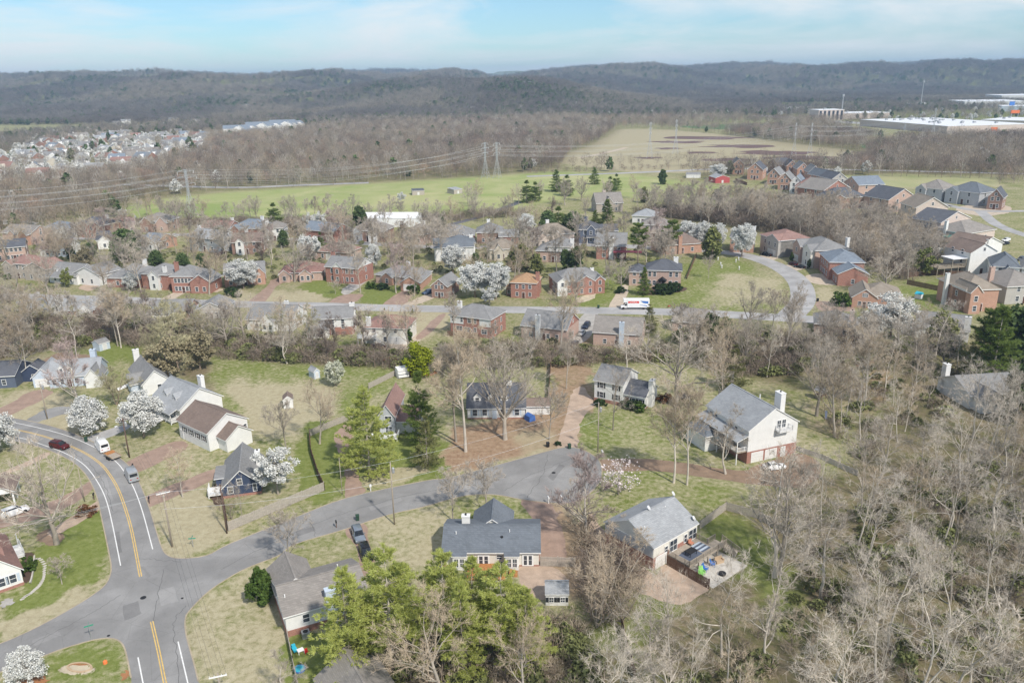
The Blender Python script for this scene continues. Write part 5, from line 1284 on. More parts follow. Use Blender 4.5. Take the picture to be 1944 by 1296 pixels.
    # cape with dormers
    H = House('white cape house with dark roof and three dormers behind the bare oak', (888, 795), (997, 794), 10, 2)
    L = H.L; D = 10
    H.body(0, 0, L, D, 2.9, 'gx', 4.0, 'white', 'rdark', base=0.3)
    for t in (0.17, 0.42, 0.64): H.dormer(L * t, 1.2, 3.5, 'f', 1.7, 1.5, 3.0, 'white', 'rdark')
    for t in (0.13, 0.30, 0.62, 0.86): H.win('f', L * t, 1.6, 1.0, 1.5, 1, 'lightblue')
    H.door('f', L * 0.47, 1.0, 2.1, 'lightblue'); MB().box(L * 0.62, D * 0.42, 6.6, L * 0.77, D * 0.5, 7.6).build('chimney', M['white'], H.root)
    H.body(L + 0.2, 2.2, L + 5.8, 5.5, 2.3, 'gx', 1.1, 'white', 'rbrown', set_rect=False)
    # grey house behind the pine
    H = House('narrow pale house with rose brown roof hidden between two pines', (722, 829), (750, 829), 13, 2)
    H.body(0, 0, H.L, 13, 5.2, 'gy', 2.4, 'graysid', 'rpink', base=0.4)
    for z in (1.8, 4.3): H.win('f', H.L * 0.62, z, 1.4, 1.4, 2)
    H.body(H.L, 2.0, H.L + 5, 11, 2.9, 'gx', 1.7, 'white', 'rpink', set_rect=False); H.deck(-2.5, -2.6, H.L + 1, -0.05, 0.9, 'trim')
    # navy gable house
    H = House('navy blue gabled house with white trim beside the timber fence', (425, 946), (497, 936), 12.5, 2)
    L = H.L; h = zat(0, 929, G(425, 946)); rise = zat(0, 896, H.world(L * 0.45, 0)) - h
    h = min(max(h, 2.2), 3.4); rise = min(max(rise, 2.4), 4.0)
    H.body(0, 0, L, 12.5, h, 'gy', rise, 'navy', 'rgray', base=0.5)
    H.win('f', L * 0.46, h + 0.9, 0.85, 1.2); H.win('f', L * 0.84, 1.6, 0.6, 1.6); H.win('f', L * 0.2, 1.6, 0.9, 1.3)
    H.body(-1.5, 4.0, 0.1, 9.5, 2.4, 'shed', 0.0, 'navy', 'rgray', set_rect=False); H.deck(-2.8, 0.6, -0.05, 3.9, 0.8, 'trim')
    H.chim(L - 0.4, 7.0, 0.9, 1.3, h + rise + 0.4, 'white')
    # white house with beige roof and lean wing
    H = House('white gabled house with taupe roof and a smaller gabled annex', (399, 857), (473, 828), 12, 2)
    L = H.L; h = 4.4; rise = 2.9
    H.body(0, 0, L, 12, h, 'gy', rise, 'white', 'rbrown')
    H.body(L * 0.22, -3.4, L * 0.86, 0.4, 3.0, 'gy', 2.1, 'white', 'rbrown', set_rect=False)
    for v in (0.2, 0.42, 0.64, 0.85): H.win('l', 12 * v, 2.6, 0.9, 1.3, 1, True)
    H.win('f', L * 0.93, 2.8, 0.7, 1.0); H.door('l', 1.0)
    # white house with two dormers
    H = House('white gabled house with grey roof and two small dormers beside the round blossom tree', (345, 804), (424, 777), 13, 2)
    L = H.L; h = 3.6; rise = 3.6
    H.body(0, 0, L, 13, h, 'gy', rise, 'white', 'rlight')
    for v in (0.33, 0.66): H.dormer(1.2, 13 * v, h + 0.5, 'l', 1.5, 1.2, 2.4, 'white', 'rlight')
    H.win('f', L * 0.2, 1.7, 0.8, 1.3); H.chim(L - 0.5, 8.0, 1.0, 1.6, h + rise - 0.2, 'white')
    H.deck(-2.0, 1.0, -0.05, 12, 0.7, 'trim', rail=('l', 'f')); H.posts([(-1.9, 1.2 + 2.6 * i) for i in range(5)], 2.9)
    MB().prism([(-2.4, 2.7), (-2.4, 2.85), (0.0, 3.75), (0.0, 3.6)], 0.6, 12.4, 'y', 1, [1, 0, 1, 1]).build('porch_roof', [M['rlight'], M['trim']], H.root); H.stairs((-2.0, 5.5, 0.7), (-4.4, 5.5, 0.0), 1.8, 5, 'trim')
    for v in (0.2, 0.5, 0.8): H.win('l', 13 * v, 1.9, 0.9, 1.4)
    # white house, third along the road
    H = House('white gabled house with grey roof and small front gable third along the road', (274, 752), (324, 741), 15, 2)
    L = H.L
    H.body(0, 0, L, 15, 3.2, 'gy', 3.0, 'white', 'rgray'); H.win('f', L * 0.62, 1.7, 0.9, 1.3)
    keep = H.rect; H.body(-2.2, 3.5, 2.5, 7.5, 2.8, 'gx', 2.0, 'lightblue', 'rgray', set_rect=False); H.chim(L * 0.35, 15.3, 1.5, 0.9, 8.0, 'white'); H.deck(L, 10, L + 3, 14, 0.8, 'trim')
    H.stairs((-1.8, 9.5, 0.8), (-4.5, 9.5, 0), 1.5, 5, 'trim')
    # pale blue house
    H = House('pale blue house with garage gable and two white dormers behind the utility pole', (96, 737), (190, 729), 9, 2)
    L = H.L
    H.body(0, 0, L, 9, 3.0, 'gx', 3.0, 'lightblue', 'rlight')
    H.body(-4.4, 1.5, 0.5, 10.5, 2.9, 'gy', 2.2, 'lightblue', 'rlight', set_rect=False); H.rect = (-4.4, 1.5, 0, 10.5); H.gar('f', 2.3, 3.4); H.rect = (0, 0, L, 9)
    for t in (0.25, 0.42): H.dormer(L * t, 1.0, 3.7, 'f', 1.3, 1.3, 2.4, 'white', 'rlight')
    for t in (0.1, 0.26, 0.55, 0.75, 0.9): H.win('f', L * t, 1.6, 0.9, 1.4)
    H.door('f', L * 0.4, mat='doordk'); H.chim(L * 0.8, 7.0, 1.4, 1.4, 7.6, 'lightblue'); H.body(L * 0.78, -2.5, L * 1.08, 4, 3.0, 'gy', 2.2, 'white', 'rgray', set_rect=False)
    # dark blue house
    H = House('dark navy house half hidden by bare trees at the edge of the garden plots', (-70, 741), (32, 735), 10, 2)
    H.body(0, 0, H.L, 10, 3.4, 'gx', 2.4, 'dkblue', 'rdark'); H.auto('f', 4, [1.6])
    H.body(H.L, 4, H.L + 5, 9, 2.8, 'gy', 1.8, 'navy', 'rdark', set_rect=False); H.rect = (H.L, 4, H.L + 5, 9); H.win('f', 3, 1.4, 1.2, 1.1)
    # white house with three dormers
    H = House('white house with red brown roof and three dormers by the stepping stone path', (-52, 1144), (46, 1109), 13, 2)
    L = H.L
    H.body(0, 0, L, 13, 3.0, 'gy', 3.6, 'white', 'rred', base=0.5)
    for v in (0.28, 0.52, 0.76): H.dormer(L - 1.6, 13 * v, 3.5, 'r', 1.6, 1.3, 3.0, 'white', 'rred')
    for t in (0.60, 0.82): H.win('f', L * t, 1.7, 0.9, 1.4, 1, 'lightblue')
    for v in (0.2, 0.5, 0.8): H.win('r', 13 * v, 1.7, 0.9, 1.4)
    H.deck(L, 8.5, L + 1.8, 13, 0.6, 'trim', rail=('r', 'f')); H.posts([(L + 1.6, 8.8), (L + 1.6, 12.8)], 2.8)
    # porch house at the left edge
    H = House('house with brown roof and white columned porch beside the parked white car', (-110, 992), (-22, 976), 10, 2)
    H.body(0, 0, H.L, 10, 3.2, 'gx', 2.2, 'tansid', 'rbrown'); H.auto('f', 3, [1.6]); H.body(H.L, 2, H.L + 4.2, 8, 3.0, 'gy', 1.2, 'trim', 'rbrown', z0=2.6, set_rect=False); H.posts([(H.L + 4.0, 2.3), (H.L + 4.0, 5), (H.L + 4.0, 7.7)], 2.9, 0.3)
    # right edge house
    H = House('grey roofed house with white chimney deep in the dense bare woods', (1838, 776), (1960, 768), 12, 2)
    H.body(0, 0, H.L, 12, 3.4, 'gx', 2.6, 'white', 'rgray'); H.auto('f', 4, [1.7]); H.chim(0.6, 10.5, 1.2, 1.6, 7.4, 'white'); H.body(H.L * 0.05, -3, H.L * 0.4, 5, 3.2, 'gy', 2.0, 'white', 'rgray', set_rect=False)
near_houses()

# ---- the street behind
GH('grey roofed house with white rear gable and timber deck backing on the green', (470, 626), (556, 629), 12, 3.6, 'gx', 3.4, 'white', 'rgray', gab=[(0.36, 0.62, 1.2, 3.4, 2.4, 'white', 2)], chim=(0.7, 0.6, 'white'), nw=4)
GH('white and orange brick house with charcoal roof and wide white chimney', (594, 637), (672, 634), 9, 5.4, 'gx', 2.6, 'white', 'rgray', chim=(0.96, 0.5, 'white', 1.6), wing=(-0.1, -0.35, 0.42, 0.5, 3.0, 'gx', 2.0, 'white'), nw=3, base=2.5)
H = GH('cream house with red brown hip roof and white garage doors at the back', (692, 651), (772, 654), 11, 4.9, 'hip', 2.6, 'cream', 'rred', chim=(0.12, 0.05, 'white', 1.3, 0.5), nw=3, door=False)
H.gar('f', H.L * 0.66, 2.5); H.gar('f', H.L * 0.88, 2.5)
H.deck(-1, -3, H.L * 0.32, -0.05, 2.6, 'trim'); H.stairs((H.L * 0.33, -2, 2.6), (H.L * 0.55, -2.6, 0.0), 1.2, 11, 'trim')
H = GH('red brick two storey house with grey hip roof above the bright green shrub', (856, 633), (932, 643), 10.5, 6.0, 'hip', 2.8, 'redbrick', 'rgray', chim=(0.02, 0.55, 'white', 1.4, 0.2), nw=0, side=2)
for t, z, w in ((0.07, 5.0, 0.8), (0.29, 5.0, 0.8), (0.48, 5.0, 1.2), (0.62, 5.0, 0.7), (0.22, 2.2, 2.2), (0.42, 2.0, 2.0), (0.62, 2.2, 0.8), (0.84, 2.0, 1.8)): H.win('f', H.L * t, z, w, 1.4 if w < 2 else 1.3, 2 if w > 1.5 else 1)
MB().box(0.0, -0.06, 3.6, H.L * 0.33, -0.001, 5.9).build('white_panel', M['white'], H.root); MB().box(H.L * 0.73, -0.06, 3.6, H.L, -0.001, 5.9).build('white_panel', M['white'], H.root)
for z, t in ((5.0, 0.07), (5.0, 0.29)): H.win('f', H.L * t, z, 0.8, 1.4).location.y = -0.07
MB().box(-0.02, -2.2, -0.1, H.L * 0.8, -1.9, 1.6).build('garden_wall', M['brnfence'], H.root)
H = GH('dark grey gabled house with white chimney and brick end behind bare trees', (990, 641), (1076, 651), 11, 4.2, 'gx', 3.4, 'pinkbrick', 'rgray', chim=(0.38, -0.04, 'white', 1.4, 0.2), nw=4, gm='redbrick')
H.roofvents(5, 6.5, 7.0)
H = GH('grey brown gabled house with pale chimney opposite the moving truck', (1126, 655), (1216, 661), 11, 4.2, 'gx', 3.4, 'pinkbrick', 'rtaupe', chim=(0.60, -0.04, 'lightblue', 1.4, 0.0), nw=3)
H.roofvents(4, 6.2, 7.2, 'trim')
GH('small brown gabled house screened by dark cedars beside the street', (1276, 628), (1336, 634), 11, 3.4, 'gx', 2.8, 'pinkbrick', 'rtaupe', nw=3)
GH('grey roofed house with pale chimney hidden behind bare trees by the street bend', (1545, 636), (1622, 642), 11, 3.6, 'hip', 3.0, 'pinkbrick', 'rgray', chim=(0.9, 0.3, 'palebrick'), nw=3)
GH('long grey roofed house with white gable end behind the big white blossom tree', (1735, 640), (1836, 652), 11, 3.6, 'gx', 3.2, 'white', 'rgray', chim=(0.95, 0.05, 'white', 1.6), nw=3)
GH('grey roofed house with two white chimneys and orange brick end among the bare woods', (282, 615), (362, 612), 11, 3.6, 'gx', 3.0, 'white', 'rgray', chim=(0.12, -0.03, 'white', 1.4, -0.6), nw=4, gm='orbrick', wing=(0.8, -0.3, 1.15, 0.5, 3.0, 'gy', 2.0, 'orbrick'))
GH('low brick house with white gable glimpsed through the tangled thicket', (118, 607), (182, 604), 11, 3.2, 'gx', 2.6, 'redbrick', 'rlight', gm='white', nw=3, gab=[(0.55, 0.95, 1.0, 3.2, 2.4, 'white', 1)])
GH('low pale roofed house glimpsed where the thicket ends', (28, 600), (90, 602), 10, 3.2, 'gx', 2.4, 'white', 'rlight', chim=(0.3, 0.8, 'white'), nw=2)
GH('low grey gabled house beside the street with a tall bare tree at its corner', (375, 606), (430, 604), 11, 3.2, 'gy', 2.4, 'warmgray', 'rgray', nw=2)

# ---- north side of the street
GH('grey stone two storey house with red brown hip roof beside the white clapboard house', (15, 527), (60, 530), 10, 5.4, 'hip', 2.4, 'stone', 'rred', gab=[(0.02, 0.4, 1.2, 5.2, 1.4, 'stone', 1)], wing=(0.9, -0.15, 1.8, 0.8, 4.4, 'gy', 2.2, 'stone'), nw=3)
H = GH('white clapboard house with grey roof and dormers and a round bush in front', (95, 536), (148, 541), 10, 3.2, 'gx', 3.2, 'white', 'rgray', dorm=((0.2, 0.1), (0.55, 0.1)), nw=4, porch=(0.0, 0.7, 2.0), wing=(0.85, 0.1, 1.7, 1.1, 4.0, 'gy', 2.4, 'white'))
GH('low brick house with broad charcoal hip roof and white chimney', (205, 545), (270, 546), 14, 3.2, 'hip', 3.6, 'redbrick', 'rgray', chim=(0.7, 0.7, 'white'), nw=2)
GH('brick house with white bay gable and white chimney left of the long brick house', (272, 548), (322, 551), 11, 5.2, 'hip', 2.6, 'redbrick', 'rgray', gab=[(0.35, 0.7, 1.0, 5.0, 1.6, 'white', 1)], chim=(0.85, 0.1, 'white', 1.2, 0.0), nw=2)
GH('long brick two storey house with white framed windows and a lower gabled end', (328, 556), (372, 556), 10, 5.6, 'hip', 2.6, 'redbrick', 'rgray', wing=(0.85, -0.08, 1.7, 0.85, 4.0, 'gy', 2.3, 'redbrick'), nw=5, chim=(-0.05, 0.6, 'redbrick'))
GH('orange brick gabled house behind the large white blossom tree', (428, 544), (505, 538), 11, 4.0, 'gx', 2.8, 'orbrick', 'rgray', nw=2, gab=[(0.0, 0.3, 1.0, 4.0, 2.0, 'orbrick', 1), (0.7, 1.0, 1.0, 4.0, 2.2, 'orbrick', 1)])
GH('low brick house with red brown roof and pointed gables behind a spreading bare tree', (532, 535), (613, 532), 11, 3.0, 'hip', 2.8, 'pinkbrick', 'rred', gab=[(0.0, 0.25, 1.5, 2.8, 1.6, 'pinkbrick', 1), (0.48, 0.75, 2.0, 2.8, 1.6, 'pinkbrick', 2)], nw=3)
H = GH('red brick colonial with grey roof and white gambrel end wall', (620, 535), (682, 540), 10, 5.6, 'gx', 2.6, 'redbrick', 'rgray', gab=[(0.26, 0.52, 0.7, 5.6, 1.6, 'redbrick', 1)], chim=(-0.03, 0.6, 'redbrick'), nw=5, gm='white')
GH('brick ranch with grey roof and gabled garage at the end of the red drive', (714, 537), (788, 545), 11, 3.0, 'hip', 2.4, 'pinkbrick', 'rgray', gab=[(0.2, 0.46, 1.0, 2.8, 1.5, 'orbrick', 1)], nw=3, chim=(0.5, 0.8, 'white'))
H = GH('orange brick garage wing with white door facing the red drive', (761, 552), (797, 553), 14, 2.9, 'gy', 1.9, 'orbrick', 'rgray', nw=0, side=0, door=False); H.gar('f', H.L * 0.5, 4.4)
H = GH('dark brown brick gable house beside the parked blue car', (820, 565), (849, 567), 12, 4.6, 'gy', 2.4, 'brnbrick', 'rgray', nw=2)
GH('two storey brick house with faded orange hip roof beside the twin blossom trees', (970, 565), (1018, 567), 10, 5.6, 'hip', 2.5, 'redbrick', 'rorange', nw=3, wing=(-0.25, 0.3, 0.05, 1, 3, 'hip', 1.4, 'redbrick'), chim=(1.0, 0.3, 'redbrick'))
H = GH('brick house with white gable panels and grey roof above a wide white garage door', (1057, 561), (1148, 555), 12, 5.0, 'hip', 3.4, 'redbrick', 'rgray', nw=3, gab=[(0.0, 0.2, 1.4, 5.2, 1.3, 'white', 1), (0.40, 0.76, 1.6, 5.0, 2.0, 'redbrick', 2), (0.78, 0.98, 1.0, 5.0, 1.5, 'redbrick', 1)], chim=(0.82, 0.5, 'white', 1.3, -0.4), shut=True)
H.rect = (0, -1.4, H.L, 12); H.gar('f', H.L * 0.10, 3.0)
H = GH('brick colonial with navy hip roof and black arched awning over the door', (1226, 545), (1292, 547), 10, 5.7, 'hip', 2.7, 'pinkbrick', 'rdark', nw=0, chim=(0.84, 0.75, 'white', 1.5, 0.2), wing=(-0.5, 0.15, 0.0, 0.9, 4.6, 'hip', 1.8, 'pinkbrick'))
for t in (0.1, 0.24, 0.70, 0.87):
    for z in (1.6, 4.5): H.win('f', H.L * t, z, 0.9, 1.5)
MB().tube([(H.L * 0.47 - 1.2, -0.6, 2.4), (H.L * 0.47, -0.75, 3.2), (H.L * 0.47 + 1.2, -0.6, 2.4)], [0.5, 0.75, 0.5], 8).build('awning', M['black'], H.root)
# ---- round the bend
GH('brick house with pale side wall behind a tall white blossom tree', (1385, 478), (1430, 480), 11, 5.4, 'hip', 2.4, 'orbrick', 'rgray', nw=3, chim=(0.95, 0.5, 'white'))
H = GH('grey stone two storey house with rose hip roof and pale blue garage doors', (1442, 476), (1480, 489), 12, 6.0, 'hip', 2.6, 'warmgray', 'rpink', nw=3, gab=[(0.42, 1.0, 1.0, 6.0, 1.7, 'warmgray', 2)]); H.rect = (0, -1, H.L, 12); H.gar('f', H.L * 0.7, 4.2)
H = GH('brick and cream two storey house with grey hip roof and white rear chimney', (1508, 491), (1545, 510), 12, 6.0, 'hip', 2.8, 'pinkbrick', 'rgray', nw=3, gab=[(0.05, 0.42, 1.2, 5.8, 1.8, 'pinkbrick', 1), (0.55, 0.95, 1.2, 5.8, 1.6, 'cream', 1)], chim=(0.9, 0.95, 'white')); H.rect = (0, -1.2, H.L, 12); H.gar('f', H.L * 0.24, 3.4)
H = GH('red brick two storey house with blue grey roof and a white gabled garage wing', (1554, 512), (1572, 531), 11, 6.0, 'hip', 2.6, 'redbrick', 'rblue', nw=4, wing=(1.0, 0.1, 1.55, 0.95, 4.0, 'gx', 2.2, 'redbrick'))
H = GH('orange brick house with arched window and wide tan hip roof by the black car', (1616, 583), (1664, 586), 13, 3.6, 'gy', 2.8, 'orbrick', 'rtan', nw=2, wing=(0.4, 0.25, 2.0, 1.25, 3.6, 'hip', 3.2, 'orbrick'))
H.win('f', H.L * 0.5, 4.4, 1.6, 1.2, 2)
# ---- second row of houses beyond the street: (label, A, B, D, h, roof, rise, wall, roofmat, extras)
ROW2 = [
 ('pink brick house with navy roof and a lower navy roofed annex', (8, 497), (52, 493), 9, 5.2, 'gx', 2.2, 'pinkbrick', 'rdark', dict(nw=4, wing=(-0.6, 0.1, 0.02, 0.9, 4.0, 'gx', 1.8, 'pinkbrick'))),
 ('brick house with taupe roof and two pointed front gables below the pool garden', (8, 462), (62, 465), 10, 4.6, 'gx', 2.6, 'pinkbrick', 'rtaupe', dict(gab=[(0.28, 0.5, 1, 4.4, 1.6, 'pinkbrick', 1), (0.68, 0.95, 1.6, 4.4, 2.0, 'orbrick', 1)])),
 ('white fronted house with blue grey hip roof and brick porch gable', (82, 455), (132, 454), 11, 4.4, 'hip', 2.6, 'white', 'rblue', dict(gab=[(0.22, 0.5, 1, 4.2, 1.6, 'orbrick', 1), (0.75, 1.0, 1, 4.2, 1.6, 'white', 1)])),
 ('long low house with brown roof and a white gable next to a dark pickup', (78, 488), (132, 486), 11, 3.0, 'gx', 2.6, 'white', 'rbrown', dict(gab=[(0.62, 0.98, 1.4, 3.0, 2.0, 'lightblue', 2)])),
 ('brick house with charcoal roof and arched upper windows in twin gables', (149, 449), (198, 452), 10, 5.4, 'hip', 2.6, 'redbrick', 'rdark', dict(gab=[(0.22, 0.54, 1, 5.4, 1.6, 'redbrick', 1), (0.55, 1.0, 1.4, 5.4, 2.0, 'redbrick', 2)], gar=('f', 0.75, 3.6), chim=(0.75, 0.7, 'white'))),
 ('small brick house with navy roof and white boarded gable', (186, 473), (226, 470), 10, 3.6, 'gx', 2.6, 'redbrick', 'rdark', dict(gab=[(0.05, 0.7, 1.2, 3.2, 2.0, 'white', 1)])),
 ('pink brick house with red brown roof and yellow boarded side gable', (213, 445), (258, 441), 10, 4.8, 'hip', 2.4, 'pinkbrick', 'rred', dict(gab=[(0.3, 0.55, 1.2, 4.6, 1.8, 'pinkbrick', 1), (0.7, 1.0, 1, 4.0, 1.8, 'tansid', 1)])),
 ('house with pale blue grey roof and white gable beside a small blossom tree', (268, 474), (300, 476), 11, 3.4, 'gx', 2.4, 'orbrick', 'rblue', dict(gab=[(0.45, 1.0, 1.2, 3.4, 2.0, 'white', 1)])),
 ('brown brick house with taupe roof and two steep gables facing the field', (270, 440), (320, 440), 11, 4.6, 'hip', 3.0, 'pinkbrick', 'rtaupe', dict(gab=[(0.02, 0.45, 1.2, 4.2, 2.4, 'brnbrick', 1), (0.62, 1.0, 1.2, 4.2, 2.4, 'pinkbrick', 1)], gar=('f', 0.8, 4))),
 ('low brick house with red brown roof and white tipped gable by a green lawn', (383, 446), (436, 447), 10, 3.2, 'gx', 2.2, 'redbrick', 'rred', dict(gab=[(0.55, 1.0, 1.2, 3.0, 1.8, 'white', 1)], chim=(0.85, 0.7, 'white'))),
 ('pale grey two storey house with light roof and peach brick end wall', (362, 475), (418, 481), 10, 5.4, 'gx', 2.4, 'graysid', 'rlight', dict(gm='graysid', chim=(-0.02, 0.6, 'white'))),
 ('brick house with blue grey hip roof and a dark pine at its front', (441, 452), (500, 455), 11, 4.4, 'hip', 3.0, 'redbrick', 'rblue', dict(gab=[(0.05, 0.32, 1.4, 4.0, 1.8, 'redbrick', 1)], chim=(0.68, 0.7, 'white'))),
 ('brick house with brown roof and white bay set low behind the pear trees', (442, 484), (498, 482), 10, 4.8, 'gx', 2.6, 'brnbrick', 'rbrown', dict(gab=[(0.14, 0.42, 0.8, 4.8, 1.4, 'white', 1)], chim=(0.4, 0.7, 'white'))),
 ('white two storey house with taupe hip roof and white chimney on its left', (505, 458), (540, 457), 9, 5.2, 'hip', 2.2, 'white', 'rtaupe', dict(nw=2, chim=(0.02, 0.5, 'white', 1.4))),
 ('long brick house with blue grey roof below the row of bare trees', (577, 455), (636, 461), 10, 4.4, 'gx', 2.6, 'redbrick', 'rblue', dict(nw=4)),
 ('low pink roofed house with white garage doors behind a white blossom tree', (598, 492), (660, 496), 10, 3.0, 'hip', 2.4, 'pinkbrick', 'rpink', dict(gar=('f', 0.5, 4))),
 ('steep gabled house with dark taupe roof below the white barn', (668, 458), (730, 460), 11, 4.4, 'hip', 3.4, 'brnbrick', 'rtaupe', dict(gab=[(0.1, 0.34, 1.2, 4, 2.2, 'graysid', 1), (0.55, 0.8, 1.2, 4, 2.2, 'white', 1)], chim=(0.7, 0.6, 'white'))),
 ('low house with taupe hip roof and white vent half hidden by pink budding trees', (763, 462), (806, 465), 12, 4.0, 'hip', 3.0, 'pinkbrick', 'rtaupe', dict(chim=(0.55, 0.7, 'white'))),
 ('brick house with grey hip roof and pointed brick window bays', (834, 467), (900, 466), 11, 4.0, 'hip', 3.2, 'redbrick', 'rgray', dict(gab=[(0.1, 0.32, 1.4, 3.8, 1.6, 'orbrick', 1), (0.58, 0.8, 1.4, 3.6, 1.4, 'redbrick', 1)])),
 ('white two storey house with blue grey roofs behind the tall blossom tree', (826, 497), (900, 494), 10, 5.0, 'gx', 2.4, 'white', 'rslate', dict(chim=(0.96, 0.5, 'white'), wing=(0.3, 0.3, 1.05, 1.2, 5.6, 'hip', 2.2, 'white'))),
 ('grey hip roofed brick house with a white gabled red brick garage', (906, 463), (955, 462), 11, 4.4, 'hip', 3.0, 'brnbrick', 'rgray', dict(chim=(0.45, 0.7, 'white'), wing=(0.85, -0.2, 1.6, 0.5, 3.2, 'gx', 2.0, 'redbrick'))),
 ('small tan house with pale pointed roof tucked behind the blossom trees', (930, 494), (980, 492), 11, 3.8, 'hip', 3.0, 'tansid', 'rtan', dict(gab=[(0.15, 0.5, 1.2, 3.6, 2.0, 'tansid', 1)])),
 ('tan stone house with broad taupe hip roof and arched windows', (1021, 468), (1090, 463), 11, 4.2, 'hip', 3.4, 'palebrick', 'rtan', dict(gab=[(0.0, 0.24, 1.2, 3.8, 1.8, 'palebrick', 1), (0.36, 0.62, 1.6, 3.8, 2.0, 'palebrick', 1)], chim=(0.45, 0.8, 'white'))),
 ('dark blue painted house with navy hip roof and white columned porch', (1099, 462), (1143, 461), 9, 5.4, 'hip', 2.6, 'dkblue', 'rdark', dict(nw=3, gab=[(0.32, 0.68, 0.8, 5.4, 1.8, 'dkblue', 1)], porch=(0.32, 0.68, 2.0), wing=(0.95, 0.2, 1.7, 0.9, 4.4, 'gx', 2.0, 'dkblue'), chim=(0.4, 0.9, 'dkblue'))),
 ('grey gabled house with white chimney and red awning over its rear porch', (1132, 492), (1188, 493), 11, 5.0, 'gx', 3.6, 'redbrick', 'rgray', dict(chim=(0.5, 0.02, 'white', 1.6, -1.0))),
 ('white and brick house with grey hip roof beside the tall yellow green conifers', (1018, 497), (1082, 499), 10, 4.0, 'hip', 2.6, 'pinkbrick', 'rgray', dict(wing=(0.36, 0.0, 1.0, 0.98, 5.6, 'hip', 2.4, 'white'), chim=(1.0, 0.5, 'white'))),
 ('pale two storey house with taupe roof behind the thin loblolly pine', (1214, 452), (1268, 454), 10, 5.4, 'hip', 2.6, 'palebrick', 'rtaupe', dict(nw=4)),
 ('brick house with brown hip roof and tall orange brick chimney', (1258, 484), (1332, 479), 11, 3.4, 'hip', 3.4, 'orbrick', 'rbrown', dict(chim=(0.42, -0.03, 'orbrick', 1.3, -0.4), nw=3)),
 ('tall taupe gabled house on the hillside among dark evergreens', (1132, 404), (1182, 402), 10, 4.6, 'gx', 4.2, 'stone', 'rtaupe', dict(gab=[(0.3, 0.62, 1.2, 4.4, 3.0, 'stone', 1)], chim=(0.4, 0.6, 'palebrick'))),
 ('house with pale blue metal roof above the bend of the upper road', (1200, 424), (1240, 426), 11, 3.4, 'hip', 2.4, 'white', 'rlight', dict(nw=2)),
]
for lab, A, B, D, h, roof, rise, wall, rm, ex in ROW2: GH(lab, A, B, D, h, roof, rise, wall, rm, **ex)
HR = [h for h in COL.objects if h.get('label', '').startswith('grey gabled house with white chimney and red awning')][0]
MB().box(6.0, -3.4, 3.2, 16, -0.1, 3.35).build('awning', M['redawn'], HR)

# ---- estate on the right
RIGHT = [
 ('red brick gable house with grey roof beside the white blossom tree at the estate road', (1390, 331), (1412, 331), 12, 5.4, 'gy', 2.8, 'orbrick', 'rslate'),
 ('peach brick gable house with dark roof next to the fence by the red barn', (1418, 341), (1446, 342), 13, 5.4, 'gy', 3.2, 'orbrick', 'rdark'),
 ('peach brick gable house standing alone inside the estate road bend', (1456, 350), (1478, 351), 12, 5.0, 'gy', 2.8, 'orbrick', 'rgray'),
 ('blue fronted house with peach brick gable end along the inner row', (1476, 360), (1500, 361), 12, 5.0, 'gy', 2.8, 'orbrick', 'rgray'),
 ('white gabled house with blue grey roof along the inner row', (1498, 368), (1522, 369), 12, 5.0, 'gy', 3.0, 'white', 'rblue'),
 ('brick house with broad red brown roof and pale windows at the wood edge', (1508, 374), (1556, 376), 13, 4.6, 'hip', 3.6, 'pinkbrick', 'rred'),
 ('charcoal roofed brick house where the estate road starts', (1476, 331), (1500, 330), 11, 5.4, 'gx', 2.6, 'brnbrick', 'rdark'),
 ('peach gabled house with small white gable first in the outer row', (1492, 335), (1512, 335), 11, 5.6, 'gy', 2.8, 'orbrick', 'rdark'),
 ('peach brick gable house with stone front second in the outer row', (1512, 341), (1534, 341), 12, 5.6, 'gy', 2.8, 'orbrick', 'rgray'),
 ('peach brick gable house with a tall brick front third in the outer row', (1534, 348), (1556, 348), 12, 5.6, 'gy', 2.8, 'orbrick', 'rgray'),
 ('brick house with blue grey roof and dark porch fourth in the outer row', (1558, 355), (1580, 354), 12, 5.2, 'gy', 2.6, 'orbrick', 'rslate'),
 ('grey gabled house with white trimmed dark roof fifth in the outer row', (1578, 361), (1606, 360), 12, 5.2, 'gy', 2.6, 'warmgray', 'rdark'),
 ('large brick gable house with white striped roof edge above the dark roofed house', (1562, 386), (1610, 380), 14, 5.4, 'gy', 3.6, 'redbrick', 'rtaupe'),
 ('dark navy roofed house with timber deck facing the bare wood', (1574, 398), (1640, 394), 10, 4.4, 'hip', 3.4, 'brnbrick', 'rdark'),
 ('pale brick house with blue grey cross gables in the middle of the estate', (1628, 374), (1676, 372), 12, 5.2, 'gx', 3.0, 'pinkbrick', 'rblue'),
 ('brick gable house with navy roof and pink brick end beside the red tree', (1684, 404), (1738, 400), 14, 5.0, 'gy', 3.8, 'pinkbrick', 'rdark'),
 ('grey house with taupe roof and dormer facing the estate close', (1738, 379), (1786, 384), 12, 5.2, 'hip', 3.2, 'graysid', 'rtaupe'),
 ('white sided house with charcoal roof and solar panel on the slope', (1795, 384), (1856, 392), 12, 5.2, 'hip', 3.4, 'graysid', 'rslate'),
 ('small dark brick gable house at the end of the estate close', (1872, 397), (1900, 399), 10, 5.0, 'gy', 3.0, 'brnbrick', 'rdark'),
 ('pale house with brown gable roof and pale lean-to at the wood edge', (1736, 422), (1796, 421), 12, 5.4, 'gy', 3.4, 'palebrick', 'rtan'),
]
